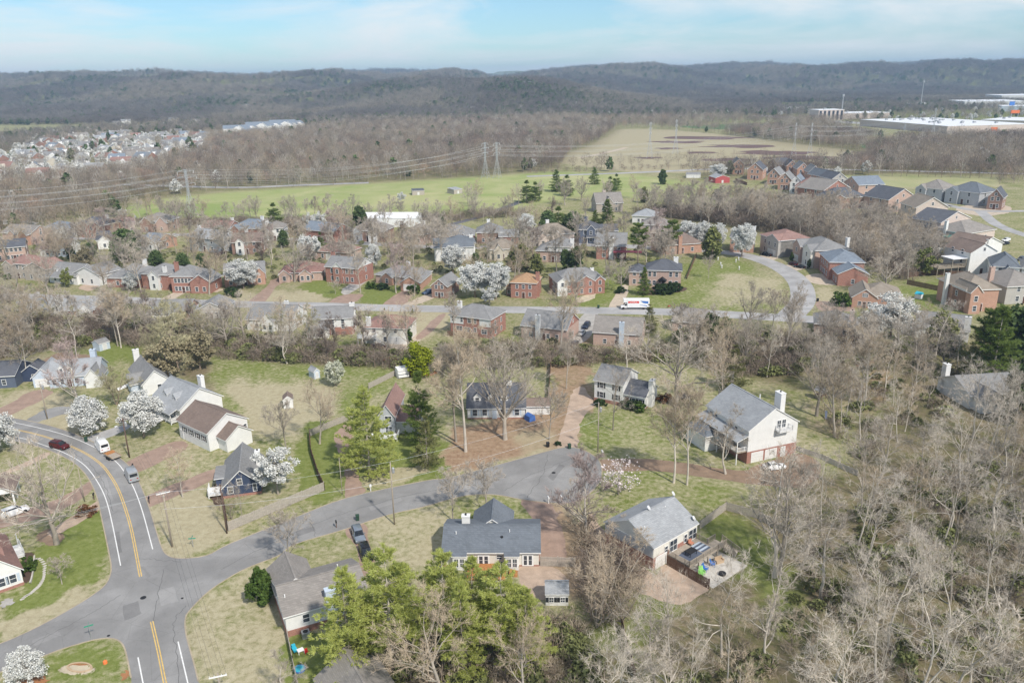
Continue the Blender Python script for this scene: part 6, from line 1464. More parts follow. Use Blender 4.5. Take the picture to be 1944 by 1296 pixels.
for lab, A, B, D, h, roof, rise, wall, rm in RIGHT:
    big = abs(B[0] - A[0])
    GH(lab, A, B, D, h, roof, rise, wall, rm, nw=2, side=2, gab=[(0.0, 0.4, 1.2, h * 0.95, 1.8, wall, 1)] if roof == 'hip' and big > 30 else [], k=1.45)
H = GH('very tall pale brick house with charcoal roof backing on the wood', (1780, 466), (1836, 456), 12, 8.6, 'gy', 3.2, 'palebrick', 'rdark', k=1.22, nw=0, side=2)
H.dormer(-0.2, 6, 6.0, 'l', 2.0, 1.2, 0.8, 'palebrick', 'rdark')
H = GH('pale brick house with taupe hip roof and green porch awning', (1828, 478), (1884, 468), 13, 6.4, 'hip', 3.2, 'palebrick', 'rtaupe', k=1.22, nw=2, side=2, chim=(0.0, 0.6, 'white', 1.2, 0.4)); H.deck(-4.6, 1.0, -0.05, 6.0, 2.8, 'deckw', roof='greenawn')
H = GH('white gabled house with brown roof and wide white chimney beside two parked cars', (1852, 503), (1898, 494), 12, 6.0, 'gy', 2.6, 'white', 'rbrown', k=1.22, nw=1, side=2, chim=(0.4, 0.0, 'white', 2.0, -0.6))
H = GH('tall white house with brown roof and raised deck with white canopy', (1836, 524), (1886, 520), 11, 7.4, 'gy', 2.6, 'white', 'rbrown', k=1.22, nw=0, side=2); H.deck(-10.5, 1.0, -0.05, 6.5, 3.0, 'deckw', rail=('f', 'l')); MB().box(-5.6, 0.6, 5.5, 0.2, 6.0, 5.65).build('canopy', M['whitemetal'], H.root); H.posts([(-5.4, 0.9), (-0.4, 0.9)], 5.5, 0.14, 'deckw', 3.0)
H = GH('white house with blue grey roof beside the timber fenced lawn', (1878, 538), (1930, 542), 12, 5.4, 'hip', 3.0, 'white', 'rslate', k=1.22, nw=2, side=2, gab=[(0.3, 0.85, 2.5, 4.0, 2.0, 'graysid', 1)]); 
H = GH('grey sided house with grey hip roof above the timber fence', (1935, 540), (1990, 545), 12, 5.0, 'hip', 2.8, 'graysid', 'rgray', k=1.22, nw=2)
H = GH('brick house with tan hip roof and tall double height white window', (1828, 592), (1890, 590), 13, 6.0, 'hip', 3.0, 'orbrick', 'rtan', k=1.22, nw=0, side=2, gab=[(0.0, 0.34, 2.2, 6.0, 1.8, 'orbrick', 1)], chim=(-0.1, 0.6, 'white', 0.9, -0.2))
H = GH('taupe roofed house with pink brick chimney beside the tan roofed brick house', (1906, 578), (1980, 574), 13, 5.0, 'hip', 3.2, 'warmgray', 'rtaupe', k=1.22, nw=2, chim=(-0.02, 0.5, 'pinkbrick'))

# ---- outbuildings
def shed(label, A, B, D, h, rise, wall, rm, roof='gy', win=0, door=True, base='shed', det=1):
    H = House(label, A, B, D, det, name=base, cat='shed' if base != 'barn' else 'barn')
    H.body(0, 0, H.L, D, h, roof, rise, wall, rm, ov=0.15)
    for i in range(win): H.win('f', H.L * (i + 0.5) / win, h * 0.52, 0.6, 0.8, 2, True)
    if door: H.door('f', H.L * 0.5, min(1.2, H.L * 0.4), min(1.9, h - 0.2))
    return H
shed('white garden shed with grey roof and two shuttered windows on bare ground', (1036, 1149), (1079, 1149), 3.2, 2.0, 1.1, 'white', 'rlight', 'gx', 2, False, det=2)
shed('small pale blue shed alone on the open green lawn', (597, 720), (608, 717), 3.0, 2.0, 0.8, 'lightblue', 'rlight'); shed('blue shed with grey roof under the tall bare trees', (190, 667), (210, 661), 3.4, 2.2, 0.9, 'lightblue', 'rgray', 'gx')
shed('white shed with brown roof on the trampled lawn behind the white houses', (539, 776), (557, 774), 3.2, 2.2, 0.9, 'white', 'rbrown')
shed('long white metal barn at the edge of the meadow', (689, 431), (790, 431), 16, 4.8, 1.8, 'trim', 'rlight', 'gx', 0, False, 'barn')
for o in COL.objects:
    if o.get('label', '').startswith('long white metal'):
        for c in o.children: c.data.materials.clear(); c.data.materials.append(M['whitemetal']); c.data.materials.append(M['whitemetal'])
shed('red barn with pale roof beside the white blossom tree', (1358, 348), (1385, 347), 13, 3.8, 1.8, 'redbrick', 'rlight', 'gy', 0, True, 'barn')
for o in COL.objects:
    if o.get('label', '').startswith('red barn'):
        for c in o.children:
            if c.name.startswith('wall'): c.data.materials.clear(); c.data.materials.append(M['redpaint']); c.data.materials.append(M['redpaint'])
shed('low grey roofed stable row beyond the small green paddock', (1303, 338), (1330, 338), 8, 2.6, 1.4, 'white', 'rgray', 'gx')
shed('dark open sided field shelter in the meadow beside a little blossom tree', (783, 371), (806, 370), 8, 3.0, 0.6, 'wood', 'rdark', 'shed'); shed('small field shelter alone on the pale part of the meadow', (862, 369), (878, 367), 8, 3.0, 0.8, 'wood', 'rlight', 'shed')
shed('tiny white pool house below the power lines', (6, 426), (20, 427), 5, 2.6, 1.0, 'white', 'rlight'); 
# white playhouse stairs stand
r = G(764, 714); t = empty('loft_playhouse', (r[0], r[1], 0), 0.4); MB().box(-1.6, -1.2, -0.1, 1.6, 1.2, 2.6).build('body', M['white'], t)
for i in range(3): MB().box(-1.5, -1.9 + 0.22 * i, 0.4 + 0.8 * i, 1.3, -1.21, 0.85 + 0.8 * i).build('shelf', M['trim'], t)
tag(t, 'white shelved playhouse on the lawn below the bright yellow green shrub', 'playhouse')
# swimming pool
p = [G(x, y)[:2] for x, y in ((22, 428), (48, 422), (68, 424), (46, 430))]
sheet('pool_deck', [G(x, y)[:2] for x, y in ((12, 430), (46, 418), (74, 423), (50, 433))], 0.03, DRV_G); sheet('pool_water', p, 0.06, M['water'])

# ---- fences
def fence(label, pts, h, mat='wood', post=2.4, rail=True, name='fence', gap=False, w=0.03):
    W = [G(*p)[:2] for p in pts]
    r = empty(name, (W[0][0], W[0][1], 0)); o = W[0]
    hw = h
    for a, b in zip(W[:-1], W[1:]):
        d = b - a; L = float(np.linalg.norm(d)); n = max(1, int(round(L / post)))
        for i in range(n):
            p = a + d * (i / n) - o; q = a + d * ((i + 1) / n) - o; dv = (q - p); l = float(np.linalg.norm(dv)); e = dv / l
            mb = MB(); k = max(2, int(l / 0.17)); ang = math.atan2(e[1], e[0])
            rr = random.Random(i * 7 + int(abs(p[0]) * 10))
            for j in range(k):
                x0 = l * j / k; x1 = l * (j + 1) / k - (0.035 if not gap else 0.09)
                mb.box(x0, -w / 2 + rr.uniform(-.008, .008), 0.04, x1, w / 2 + rr.uniform(-.008, .008), hw + rr.uniform(-0.05, 0.03))
            mb.box(0, w / 2 + 0.012, 0.35, l - 0.01, w / 2 + 0.06, 0.45); mb.box(0, w / 2 + 0.012, hw - 0.4, l - 0.01, w / 2 + 0.06, hw - 0.3)
            mb.build('fence_panel', M[mat], r, (p[0], p[1], 0), ang)
        for i in range(n + 1):
            p = a + d * (i / n) - o
            MB().box(p[0] - 0.06, p[1] + 0.05, -0.1, p[0] + 0.06, p[1] + 0.17, hw + 0.08).build('post', M[mat], r)
    tag(r, label, 'fence')
fence('weathered grey picket fence along the verge of the side street', [(434, 1008), (552, 958), (616, 931)], 1.9, 'wood')
fence('dark board fence running back from the picket fence corner', [(616, 931), (604, 905), (590, 860), (588, 826)], 1.7, 'brnfence'); fence('tall dark fence end beside the navy house', [(434, 1008), (424, 952)], 1.8, 'brnfence')
fence('grey board fence behind the lawn by the pine', [(588, 828), (640, 806), (676, 792)], 1.6, 'wood'); fence('short grey board fence beside the ranch house', [(1026, 1074), (1092, 1076)], 1.8, 'wood')
fence('reddish board fence below the deck house patio', [(1266, 1072), (1300, 1092), (1346, 1118)], 1.8, 'brnfence'); fence('tan board fence climbing from the deck house lawn', [(1328, 1005), (1378, 968), (1440, 985), (1500, 1020)], 1.7, 'wood')
fence('low grey wall like fence beside the tall white house drive', [(1512, 856), (1560, 872), (1628, 904)], 1.2, 'concrete'); fence('weathered fence behind the tall white house', [(1364, 752), (1392, 770)], 1.6, 'wood')
fence('dark board fence along the leafy strip between the gardens', [(1040, 772), (1043, 735), (1046, 690)], 1.7, 'brnfence'); fence('dark plank fence beside the toy strewn lawn', [(546, 1212), (556, 1262), (566, 1310)], 1.4, 'wood')
fence('long dark fence beside the brick colonial lawn', [(1304, 530), (1322, 486)], 1.6, 'brnfence'); fence('brown fence around the oval lawn upper side', [(1722, 527), (1760, 522), (1840, 524)], 1.9, 'brnfence'); fence('brown fence around the oval lawn lower side', [(1722, 540), (1780, 552), (1836, 550)], 1.9, 'brnfence')
fence('grey board fence behind the dark evergreen on the estate', [(160, 497), (206, 492)], 1.8, 'wood'); fence('brown board fence beside the red barn yard', [(1396, 344), (1418, 352)], 2.2, 'brnfence'); fence('dark board fence falling through the lower wood', [(1180, 1190), (1192, 1240), (1206, 1290)], 1.7, 'brnfence')
fence('grey board fence beside the white playhouse', [(700, 738), (752, 712)], 1.6, 'wood'); fence('pale board fence behind the estate by the field trees', [(320, 432), (345, 430), (366, 424)], 1.8, 'wood')

# ---- vehicles
def paint(key, c, metal=0.1): 
    k = 'car_paint_' + key
    if k in MATS: return MATS[k]
    t = NT(k); t.b.inputs['Roughness'].default_value = 0.25; t.b.inputs['Specular IOR Level'].default_value = 0.5; t.b.inputs['Metallic'].default_value = metal
    MATS[k] = t.col(c); return MATS[k]
def loft(secs, mat, name, parent, smooth=True, mats=None, mfun=None):
    """secs: list of (x, halfwidth bottom, halfwidth mid, halfwidth top, zbot, zmid, ztop)"""
    V = []; F = []; mi = []
    for x, wb, wm, wt, zb, zm, zt in secs:
        V += [(x, -wb, zb), (x, -wm, zm), (x, -wt * 0.97, zt - 0.06), (x, -wt * 0.8, zt), (x, wt * 0.8, zt), (x, wt * 0.97, zt - 0.06), (x, wm, zm), (x, wb, zb)]
    k = 8
    for i in range(len(secs) - 1):
        for j in range(k):
            a = i * k + j; b = i * k + (j + 1) % k
            F.append((a, b, b + k, a + k)); mi.append(mfun(i, j) if mfun else 0)
    F.append(tuple(range(k))[::-1]); mi.append(0); F.append(tuple((len(secs) - 1) * k + j for j in range(k))); mi.append(0)
    me = bpy.data.meshes.new(name); me.from_pydata(V, [], F)
    for m in (mats or [mat]): me.materials.append(m)
    me.polygons.foreach_set('material_index', mi); me.polygons.foreach_set('use_smooth', [smooth] * len(F)); me.update()
    if smooth:
        try: me.set_sharp_from_angle(angle=math.radians(38))
        except Exception: pass
    return link(name, me, parent)
def car(label, cat, P, ang, col, style='sedan', name='parked_car', group=None):
    r = empty(name, (P[0], P[1], P[2] if len(P) > 2 else 0.02), ang)
    pm = col
    L, W, wr = {'sedan': (4.6, 0.9, 0.33), 'suv': (4.7, 0.95, 0.36), 'van': (5.6, 1.0, 0.36), 'pickup': (5.4, 0.97, 0.38), 'minivan': (5.0, 0.98, 0.35)}[style]
    h = L / 2
    if style == 'sedan':
        lo = [(-h, .72, .78, .7, .38, .6, .82), (-h + .12, W - .06, W - .02, .78, .25, .62, .95), (-h + .9, W, W, .82, .2, .65, .98), (0.0, W, W, .84, .2, .66, .95), (h - 1.35, W, W, .82, .2, .66, .93), (h - .3, W - .05, W - .04, .76, .22, .6, .78), (h, .70, .74, .66, .36, .55, .68)]
        cab = [(-h + .55, .80, .79, .74, .90, .93, .97), (-h + 1.15, .80, .74, .60, .9, 1.2, 1.40), (0.15, .81, .75, .62, .9, 1.22, 1.46), (h - 1.75, .81, .77, .70, .88, 1.0, 1.12), (h - 1.25, .8, .79, .74, .86, .89, .93)]
    elif style in ('suv', 'minivan'):
        zt = 1.68
        lo = [(-h, .80, .86, .8, .42, .7, .98), (-h + .12, W - .05, W - .02, .86, .28, .7, 1.05), (0, W, W, .88, .25, .72, 1.04), (h - 1.3, W, W, .86, .25, .72, 1.02), (h - .3, W - .05, W - .04, .8, .28, .66, .90), (h, .76, .80, .7, .4, .6, .78)]
        cab = [(-h + .05, .86, .84, .74, .98, 1.2, 1.35), (-h + .4, .86, .80, .70, .98, 1.35, zt - .04), (0.0, .86, .80, .70, .98, 1.36, zt), (h - 2.0, .86, .80, .70, .98, 1.3, zt - .08), (h - 1.2, .84, .83, .78, .96, .99, 1.03)]
    elif style == 'van':
        lo = [(-h, .92, .98, .95, .4, .8, 1.2), (-h + .1, W, W, .97, .3, .8, 1.3), (h - 1.5, W, W, .97, .3, .8, 1.25), (h - .35, W - .06, W - .06, .85, .3, .7, 1.02), (h, .78, .82, .72, .42, .62, .85)]
        cab = [(-h + .03, .97, .95, .86, 1.2, 1.7, 2.35), (-h + .2, .97, .95, .88, 1.2, 1.75, 2.45), (h - 2.2, .97, .94, .86, 1.2, 1.7, 2.42), (h - 1.5, .95, .90, .78, 1.15, 1.5, 1.95), (h - .75, .88, .86, .8, 1.02, 1.05, 1.1)]
    else:
        lo = [(-h, .88, .92, .9, .5, .8, 1.05), (-h + .1, W, W, .93, .42, .8, 1.08), (0.1, W, W, .92, .4, .8, 1.06), (h - 1.4, W, W, .9, .4, .8, 1.08), (h - .25, W - .05, W - .04, .84, .42, .74, 1.0), (h, .78, .82, .76, .5, .7, .92)]
        cab = [(-0.35, .86, .84, .76, 1.0, 1.2, 1.5), (-0.1, .86, .80, .72, 1.0, 1.35, 1.80), (0.9, .86, .80, .72, 1.0, 1.35, 1.82), (1.6, .84, .83, .78, 1.0, 1.05, 1.12)]
    loft(lo, pm, 'body', r)
    nc = len(cab)
    loft(cab, pm, 'cabin', r, True, [pm, M['carglass']], lambda i, j: 1 if (j in (1, 5) and 0 < i < nc - 2 and not (style == 'van' and i < 2)) or (j in (2, 3, 4) and i in ((0, nc - 2) if style != 'van' else (nc - 2,))) or (j in (1, 5) and i in (0, nc - 2) and style in ('sedan',)) else 0)
    if style == 'van':
        MB().box(-h - .012, -.7, 1.45, -h + .06, .7, 2.05).build('rear_window', M['carglass'], r)
    if style == 'pickup': MB().box(-h + .12, -.78, 1.05, -0.5, .78, 1.10).build('bed', M['black'], r)
    for sx in (-h + 0.85, h - 0.88):
        for sy in (-1, 1):
            w = MB().tube([(0, -0.11, 0), (0, 0.11, 0)], wr, 14).build('wheel', M['tyre'], r, (sx, sy * (W - 0.09), wr - 0.02))
            MB().tube([(0, -0.005, 0), (0, 0.02, 0)], wr * 0.62, 10).build('rim', M['rim'], w, (0, sy * 0.105, 0))
    for sy in (-1, 1):
        MB().box(-0.05, -0.17, -0.07, 0.03, 0.17, 0.07).build('headlight', M['lamp'], r, (h - 0.06, sy * 0.60, lo[-1][5] + 0.1))
        MB().box(-0.03, -0.14, -0.09, 0.05, 0.14, 0.09).build('tail_light', M['tail'], r, (-h + 0.02, sy * 0.62, lo[0][5] + 0.12))
        MB().box(-0.08, -0.09, -0.06, 0.08, 0.09, 0.06).build('mirror', pm, r, (h - 1.75, sy * (W + 0.06), 1.0))
    tag(r, label, cat, group)
    return r
def car_px(label, cat, a, b, col, style, **k):
    """a = rear ground pixel, b = front ground pixel"""
    A = G(*a); B = G(*b); c = (A + B) / 2; return car(label, cat, c, math.atan2(B[1] - A[1], B[0] - A[0]), col, style, **k)
WH = paint('white', (0.78, 0.78, 0.77), 0); SV = paint('silver', (0.45, 0.47, 0.49), 0.4); BK = paint('black', (0.012, 0.013, 0.016), 0.2); MR = paint('maroon', (0.10, 0.012, 0.014), 0.2); NB = paint('navy', (0.02, 0.03, 0.06), 0.2); GR = paint('grey', (0.14, 0.145, 0.155), 0.3); BLU = paint('steel_blue', (0.08, 0.12, 0.20), 0.3); BUR = paint('burgundy', (0.05, 0.012, 0.018), 0.2)
car_px('maroon suv driving round the road bend', 'car', (103, 847), (126, 852), MR, 'suv', name='car'); car_px('white work van towing a flatbed trailer along the road', 'van', (203, 862), (186, 842), WH, 'van', name='van')
car_px('silver delivery van following the white van and trailer', 'van', (258, 920), (243, 894), SV, 'van', name='van')
car_px('silver grey suv parked in front of the black car on the brown drive', 'car', (676, 1007), (686, 1033), paint('blue_grey', (0.26, 0.30, 0.35), 0.4), 'suv'); car_px('black pickup like car parked closest to the grey shingled house', 'car', (690, 1039), (701, 1070), BK, 'suv')
car_px('white hatchback parked below the tall white gabled house', 'car', (1450, 891), (1488, 887), WH, 'sedan'); car_px('white suv parked on the drive beside the columned porch', 'car', (10, 982), (47, 969), WH, 'suv')
car_px('dark blue car parked against the dark brown brick gable', 'car', (818, 556), (806, 559), BLU, 'suv'); car_px('burgundy sedan parked behind the cream house', 'car', (728, 662), (708, 659), BUR, 'sedan'); car_px('dark blue car parked farthest up the gravel drive', 'car', (1118, 616), (1108, 627), NB, 'suv'); car_px('silver car parked behind the blue car on the gravel drive', 'car', (1110, 628), (1098, 642), SV, 'sedan'); car_px('grey car half hidden in the trees at the foot of the gravel drive', 'car', (1094, 652), (1086, 660), GR, 'sedan')
car_px('black pickup parked at the rose roofed house', 'car', (1462, 487), (1446, 484), BK, 'pickup'); car_px('dark red suv parked first on the bend drive', 'car', (1512, 506), (1498, 501), BUR, 'suv'); car_px('black sedan parked beside the dark red suv', 'car', (1528, 510), (1508, 507), BK, 'sedan'); car_px('black suv parked at the orange brick house by the bend', 'car', (1595, 580), (1578, 576), BK, 'suv'); car_px('dark pickup parked beside the long low brown roofed house', 'car', (138, 481), (142, 487), NB, 'pickup'); car_px('dark red car parked at the pale grey two storey house', 'car', (428, 480), (418, 483), BUR, 'sedan'); car_px('dark car in the drive beside the red brick colonial', 'car', (706, 526), (704, 518), BK, 'sedan')
car_px('white car parked at the estate close beside a bare tree', 'car', (1915, 457), (1903, 459), WH, 'suv'); car_px('black car parked next to the white car on the estate close', 'car', (1914, 463), (1902, 465), BK, 'sedan'); car_px('grey suv parked at the grey sided estate house', 'car', (1944, 492), (1932, 496), GR, 'suv')
# trailer behind the white van
A = G(204, 863); B = G(224, 874); tc = (A + B) / 2; ta = math.atan2(A[1] - B[1], A[0] - B[0])
t = empty('flatbed_trailer', (tc[0], tc[1], 0.02), ta); MB().box(-2.0, -1.0, 0.55, 1.9, 1.0, 0.72).build('bed', M['deckw'], t); MB().box(1.9, -0.05, 0.5, 2.9, 0.05, 0.62).build('tow_bar', M['metal'], t)
for k in (-1, 1):
    MB().box(-2.0, k * 1.0 - 0.04, 0.72, 1.9, k * 1.0 + 0.04, 0.98).build('side_rail', M['cushion'], t)
    for x in (-0.7, 0.1): MB().tube([(0, -0.1, 0), (0, 0.1, 0)], 0.33, 12).build('wheel', M['tyre'], t, (x, k * 1.12, 0.33))
MB().box(0.6, -0.9, 0.73, 1.5, 0.9, 1.05).build('timber_load', M['cedar'], t); tag(t, 'low flatbed trailer with timber towed by the white van', 'trailer')
# moving truck
A = G(1232, 586); B = G(1178, 586); tc = (A + B) / 2; ta = math.atan2(B[1] - A[1], B[0] - A[0]); TL = float(np.linalg.norm((B - A)[:2])) / 2
t = empty('moving_truck', (tc[0], tc[1], 0.02), ta)
MB().box(-TL, -1.15, 0.75, TL - 2.2, 1.15, 3.5).build('cargo_box', M['whitemetal'], t); MB().box(TL - 2.2, -1.1, 2.5, TL - 0.9, 1.1, 3.5).build('overcab_box', M['whitemetal'], t)
loft([(TL - 2.2, .95, .98, .85, .55, 1.0, 2.35), (TL - 1.5, .95, .97, .82, .55, 1.0, 2.3), (TL - 1.0, .95, .96, .85, .55, .95, 1.4), (TL - 0.1, .9, .92, .8, .55, .85, 1.2), (TL, .8, .82, .7, .6, .8, 1.0)], WH, 'cab', t)
MB().face([(TL - 1.47, -.7, 2.2), (TL - 1.02, -.75, 1.5), (TL - 1.02, .75, 1.5), (TL - 1.47, .7, 2.2)]).__class__
w = MB(); w.face([(TL - 1.45, -.68, 2.24), (TL - 0.99, -.74, 1.47), (TL - 0.99, .74, 1.47), (TL - 1.45, .68, 2.24)]); w.build('windscreen', M['carglass'], t)
for k in (-1, 1):
    w = MB(); w.box(TL - 2.05, k * 0.985 - 0.01, 1.35, TL - 1.35, k * 0.985 + 0.01, 2.0); w.build('side_window', M['carglass'], t)
    for x in (-TL + 1.9, TL - 0.9): MB().tube([(0, -0.14, 0), (0, 0.14, 0)], 0.42, 14).build('wheel', M['tyre'], t, (x, k * 0.98, 0.42))
    MB().box(-0.05, -.15, -.08, .03, .15, .08).build('headlight', M['lamp'], t, (TL - 0.02, k * 0.6, 0.95))
# side markings towards the camera (the truck faces left, so its left side is +y)
sy = 1.155
TX0, TX1 = TL - 2.3, -TL
mb = MB(); L6 = TX0 - TX1
mb.box(TX0 - L6 * 0.52, sy, 2.25, TX0 - L6 * 0.02, sy + 0.012, 2.95)
mb.build('red_band', M['red'], t)
mb = MB(); mb.face([(TX0 - L6 * 0.58, sy + 0.008, 3.1), (TX0 - L6 * 0.94, sy + 0.008, 2.9), (TX0 - L6 * 0.94, sy + 0.008, 2.1), (TX0 - L6 * 0.72, sy + 0.008, 2.3)]); mb.face([(TX0 - L6 * 0.52, sy + 0.008, 1.75), (TX0 - L6 * 0.9, sy + 0.008, 1.45), (TX0 - L6 * 0.9, sy + 0.008, 1.2), (TX0 - L6 * 0.7, sy + 0.008, 1.4)]); mb.build('blue_graphic', M['blue'], t)
fc = bpy.data.curves.new('lettering', 'FONT'); fc.body = 'U-HAUL'; fc.size = 0.72; fc.extrude = 0.004; fc.align_x = 'CENTER'
to = bpy.data.objects.new('lettering', fc); COL.objects.link(to)
dg = bpy.context.evaluated_depsgraph_get(); dg.update(); tm = bpy.data.meshes.new_from_object(to.evaluated_get(dg)); bpy.data.objects.remove(to); tm.materials.clear(); tm.materials.append(M['trim'])
lo_ = link('lettering', tm, t, (TX0 - L6 * 0.27, sy + 0.02, 2.35)); lo_.rotation_euler = (PI / 2, 0, PI)
tag(t, 'white rental moving truck with red band and blue graphic parked on the street', 'truck')
# ------------------------------------------------------------------ poles and wires
POLES = {}
def upole(key, label, px, py, ptop, arm=None, trans=False, mat='polew', r=0.15, ang=0.0, light=False):
    P = G(px, py); H = zat(px, ptop, P)
    t = empty('utility_pole', (P[0], P[1], 0), ang)
    MB().tube([(0, 0, -0.3), (0, 0, H * 0.5), (0, 0, H)], [r, r * 0.85, r * 0.68], 9).build('pole', M[mat], t, smooth=True)
    tops = [(0, 0, H + 0.1)]
    if arm:
        a = MB().box(-arm, -0.26, H - 0.45, arm, -0.14, H - 0.3).build('crossarm', M['trim'] if mat != 'poledark' else M[mat], t); tops = []
        for x in (-arm + 0.1, -arm * 0.4, arm * 0.4, arm - 0.1):
            MB().tube([(x, -0.2, H - 0.3), (x, -0.2, H - 0.05)], [0.05, 0.035], 6).build('insulator', M['lamp'], a); tops.append((x, -0.2, H - 0.05))
        MB().bar((0, -0.16, H - 1.1), (arm * 0.6, -0.2, H - 0.45), 0.05).build('brace', M['metal'], t); MB().bar((0, -0.16, H - 1.1), (-arm * 0.6, -0.2, H - 0.45), 0.05).build('brace', M['metal'], t)
    if trans: MB().tube([(0.42, 0, H - 2.1), (0.42, 0, H - 2.0), (0.42, 0, H - 1.15), (0.42, 0, H - 1.05)], [0.2, 0.26, 0.26, 0.2], 10).build('transformer', M['metal'], t)
    if light:
        l = MB().tube([(0, 0, H - 1.5), (-0.8, -0.3, H - 1.1), (-1.6, -0.6, H - 1.15)], 0.04, 6).build('lamp_arm', M['metal'], t); MB().box(-2.0, -0.75, H - 1.25, -1.5, -0.5, H - 1.1).build('lamp_head', M['lamp'], l)
    tag(t, label, 'utility pole')
    c, s = math.cos(ang), math.sin(ang)
    POLES[key] = [(P[0] + c * x - s * y, P[1] + s * x + c * y, z) for x, y, z in tops]
    return t
upole('j', 'pale utility pole with white crossarm on the corner lawn', 327, 1037, 931, 1.1, False, 'polew', 0.17, 0.5); upole('mid', 'tall slim utility pole beside the side street in front of the ranch house', 749, 995, 877, None, True, 'polew', 0.14)
upole('end', 'utility pole with grey transformer at the head of the cul-de-sac', 1135, 858, 764, None, True, 'polew', 0.14); upole('fr', 'dark utility pole with crossarm beside the round blossom tree', 246, 868, 793, 0.9, True, 'poledark', 0.15, 0.8, True)
upole('fl', 'pale utility pole with crossarm in front of the pale blue house', 90, 795, 724, 1.0, True, 'polew', 0.15, 0.6); upole('bl', 'white topped utility pole with crossarm on the lawn by the plank fence', 420, 1320, 1277, 1.1, False, 'polew', 0.17, 0.3)
upole('tw1', 'thin grey pole standing by the bend opposite the vans', 161, 952, 888, None, False, 'polew', 0.1); upole('sm', 'short slender pole on the lawn beside the red aggregate drive', 650, 938, 868, None, False, 'polew', 0.08); upole('nv', 'dark slender pole beside the navy house', 431, 1012, 920, None, False, 'poledark', 0.13)
upole('e1', 'utility pole rising behind the estate roofs with a transformer', 265, 470, 405, None, True, 'polew', 0.2); upole('e2', 'utility pole by the garden pool on the estate', 66, 470, 428, None, True, 'polew', 0.2); upole('e3', 'utility pole behind the low red roofed estate house', 343, 440, 414, None, False, 'polew', 0.2)
def catenary(a, b, sag, n=14):
    a = Vector(a); b = Vector(b); return [a.lerp(b, i / n) - Vector((0, 0, sag * 4 * (i / n) * (1 - i / n))) for i in range(n + 1)]
def wire(label, spans, r, mat='wire', group='overhead wires', n=14, k=3):
    mb = MB()
    for a, b, s in spans: mb.tube(catenary(a, b, s, n), r, k, 0, False)
    tag(mb.build('power_line', M[mat]), label, 'power line', group)
P = POLES
far_bl = (G(470, 1420)[0], G(470, 1420)[1], 11)
for i in range(4):
    wire('thin overhead wires strung along the main road poles', [(P['bl'][i], P['j'][i], 0.5), (P['j'][i], P['fr'][i], 0.7), (P['fr'][i], P['fl'][i], 0.5)], 0.014, 'wire')
wire('thin overhead wire along the side street to the cul-de-sac pole', [(P['j'][1], P['mid'][0], 0.8), (P['mid'][0], P['end'][0], 0.9)], 0.016, 'wirelight', None); wire('lower overhead cable along the side street', [((P['j'][1][0], P['j'][1][1], 7.5), (P['mid'][0][0], P['mid'][0][1], 8.6), 0.8), ((P['mid'][0][0], P['mid'][0][1], 8.6), (P['end'][0][0], P['end'][0][1], 7.5), 0.9)], 0.02, 'wirelight', None)
wl_ = G(-120, 1110); wire('pair of service wires crossing the green lawn and the main road', [(P['j'][2], (wl_[0], wl_[1], 8), 0.9), (P['j'][1], (wl_[0] + 0.7, wl_[1] + 2, 8), 0.9)], 0.016, 'wirelight', None)

def pylon(key, label, px, py, H, ang, arms=3, w=2.8, mat='lattice', r=0.075):
    P = G(px, py); t = empty('pylon', (P[0], P[1], 0), ang)
    mb = MB(); n = 7
    def half(z): return max(0.5, w * (1 - z / (H * 0.62))) if z < H * 0.62 else 0.5
    zs = [0] + [H * 0.62 * (1 - (1 - i / 5) ** 1.2) for i in range(1, 6)] + [H * 0.75, H * 0.88, H]
    cs = [(-1, -1), (1, -1), (1, 1), (-1, 1)]
    for z0, z1 in zip(zs[:-1], zs[1:]):
        a, b = half(z0), half(z1)
        for i in range(4):
            c, d = cs[i], cs[(i + 1) % 4]
            mb.bar((c[0] * a, c[1] * a, z0), (c[0] * b, c[1] * b, z1), r * 1.6)
            mb.bar((c[0] * a, c[1] * a, z0), (d[0] * b, d[1] * b, z1), r); mb.bar((d[0] * a, d[1] * a, z0), (c[0] * b, c[1] * b, z1), r)
            mb.bar((c[0] * b, c[1] * b, z1), (d[0] * b, d[1] * b, z1), r)
    mb.build('lattice_tower', M[mat], t)
    pts = []
    for k in range(arms):
        z = H * (0.97 - 0.13 * k) if arms > 1 else H * 0.8; aw = (5.5, 7.0, 5.5)[k] if arms > 1 else 9
        m = MB()
        for s in (-1, 1):
            m.bar((0, 0.4, z + 0.8), (s * aw, 0, z), r); m.bar((0, -0.4, z + 0.8), (s * aw, 0, z), r); m.bar((0, 0.4, z - 0.4), (s * aw, 0, z), r); m.bar((0, -0.4, z - 0.4), (s * aw, 0, z), r)
            m.bar((s * aw * 0.5, 0, z + 0.4), (s * aw * 0.5, 0, z - 0.2), r)
        a = m.build('crossarm', M[mat], t)
        for s in (-1, 1):
            MB().tube([(s * aw, 0, z), (s * aw, 0, z - 1.6)], 0.12, 5).build('insulator', M['lamp'], a)
            c_, s_ = math.cos(ang), math.sin(ang); pts.append((P[0] + c_ * s * aw, P[1] + s_ * s * aw, z - 1.6))
    tag(t, label, 'pylon'); POLES[key] = pts
pylon('t1', 'lattice pylon standing in the meadow above the row of bare trees', 364, 412, 28, 1.0); pylon('t2', 'left hand lattice pylon of the pair at the meadow edge', 922, 338, 28, 1.15); pylon('t3', 'right hand lattice pylon of the pair at the meadow edge', 944, 338, 28, 1.15)
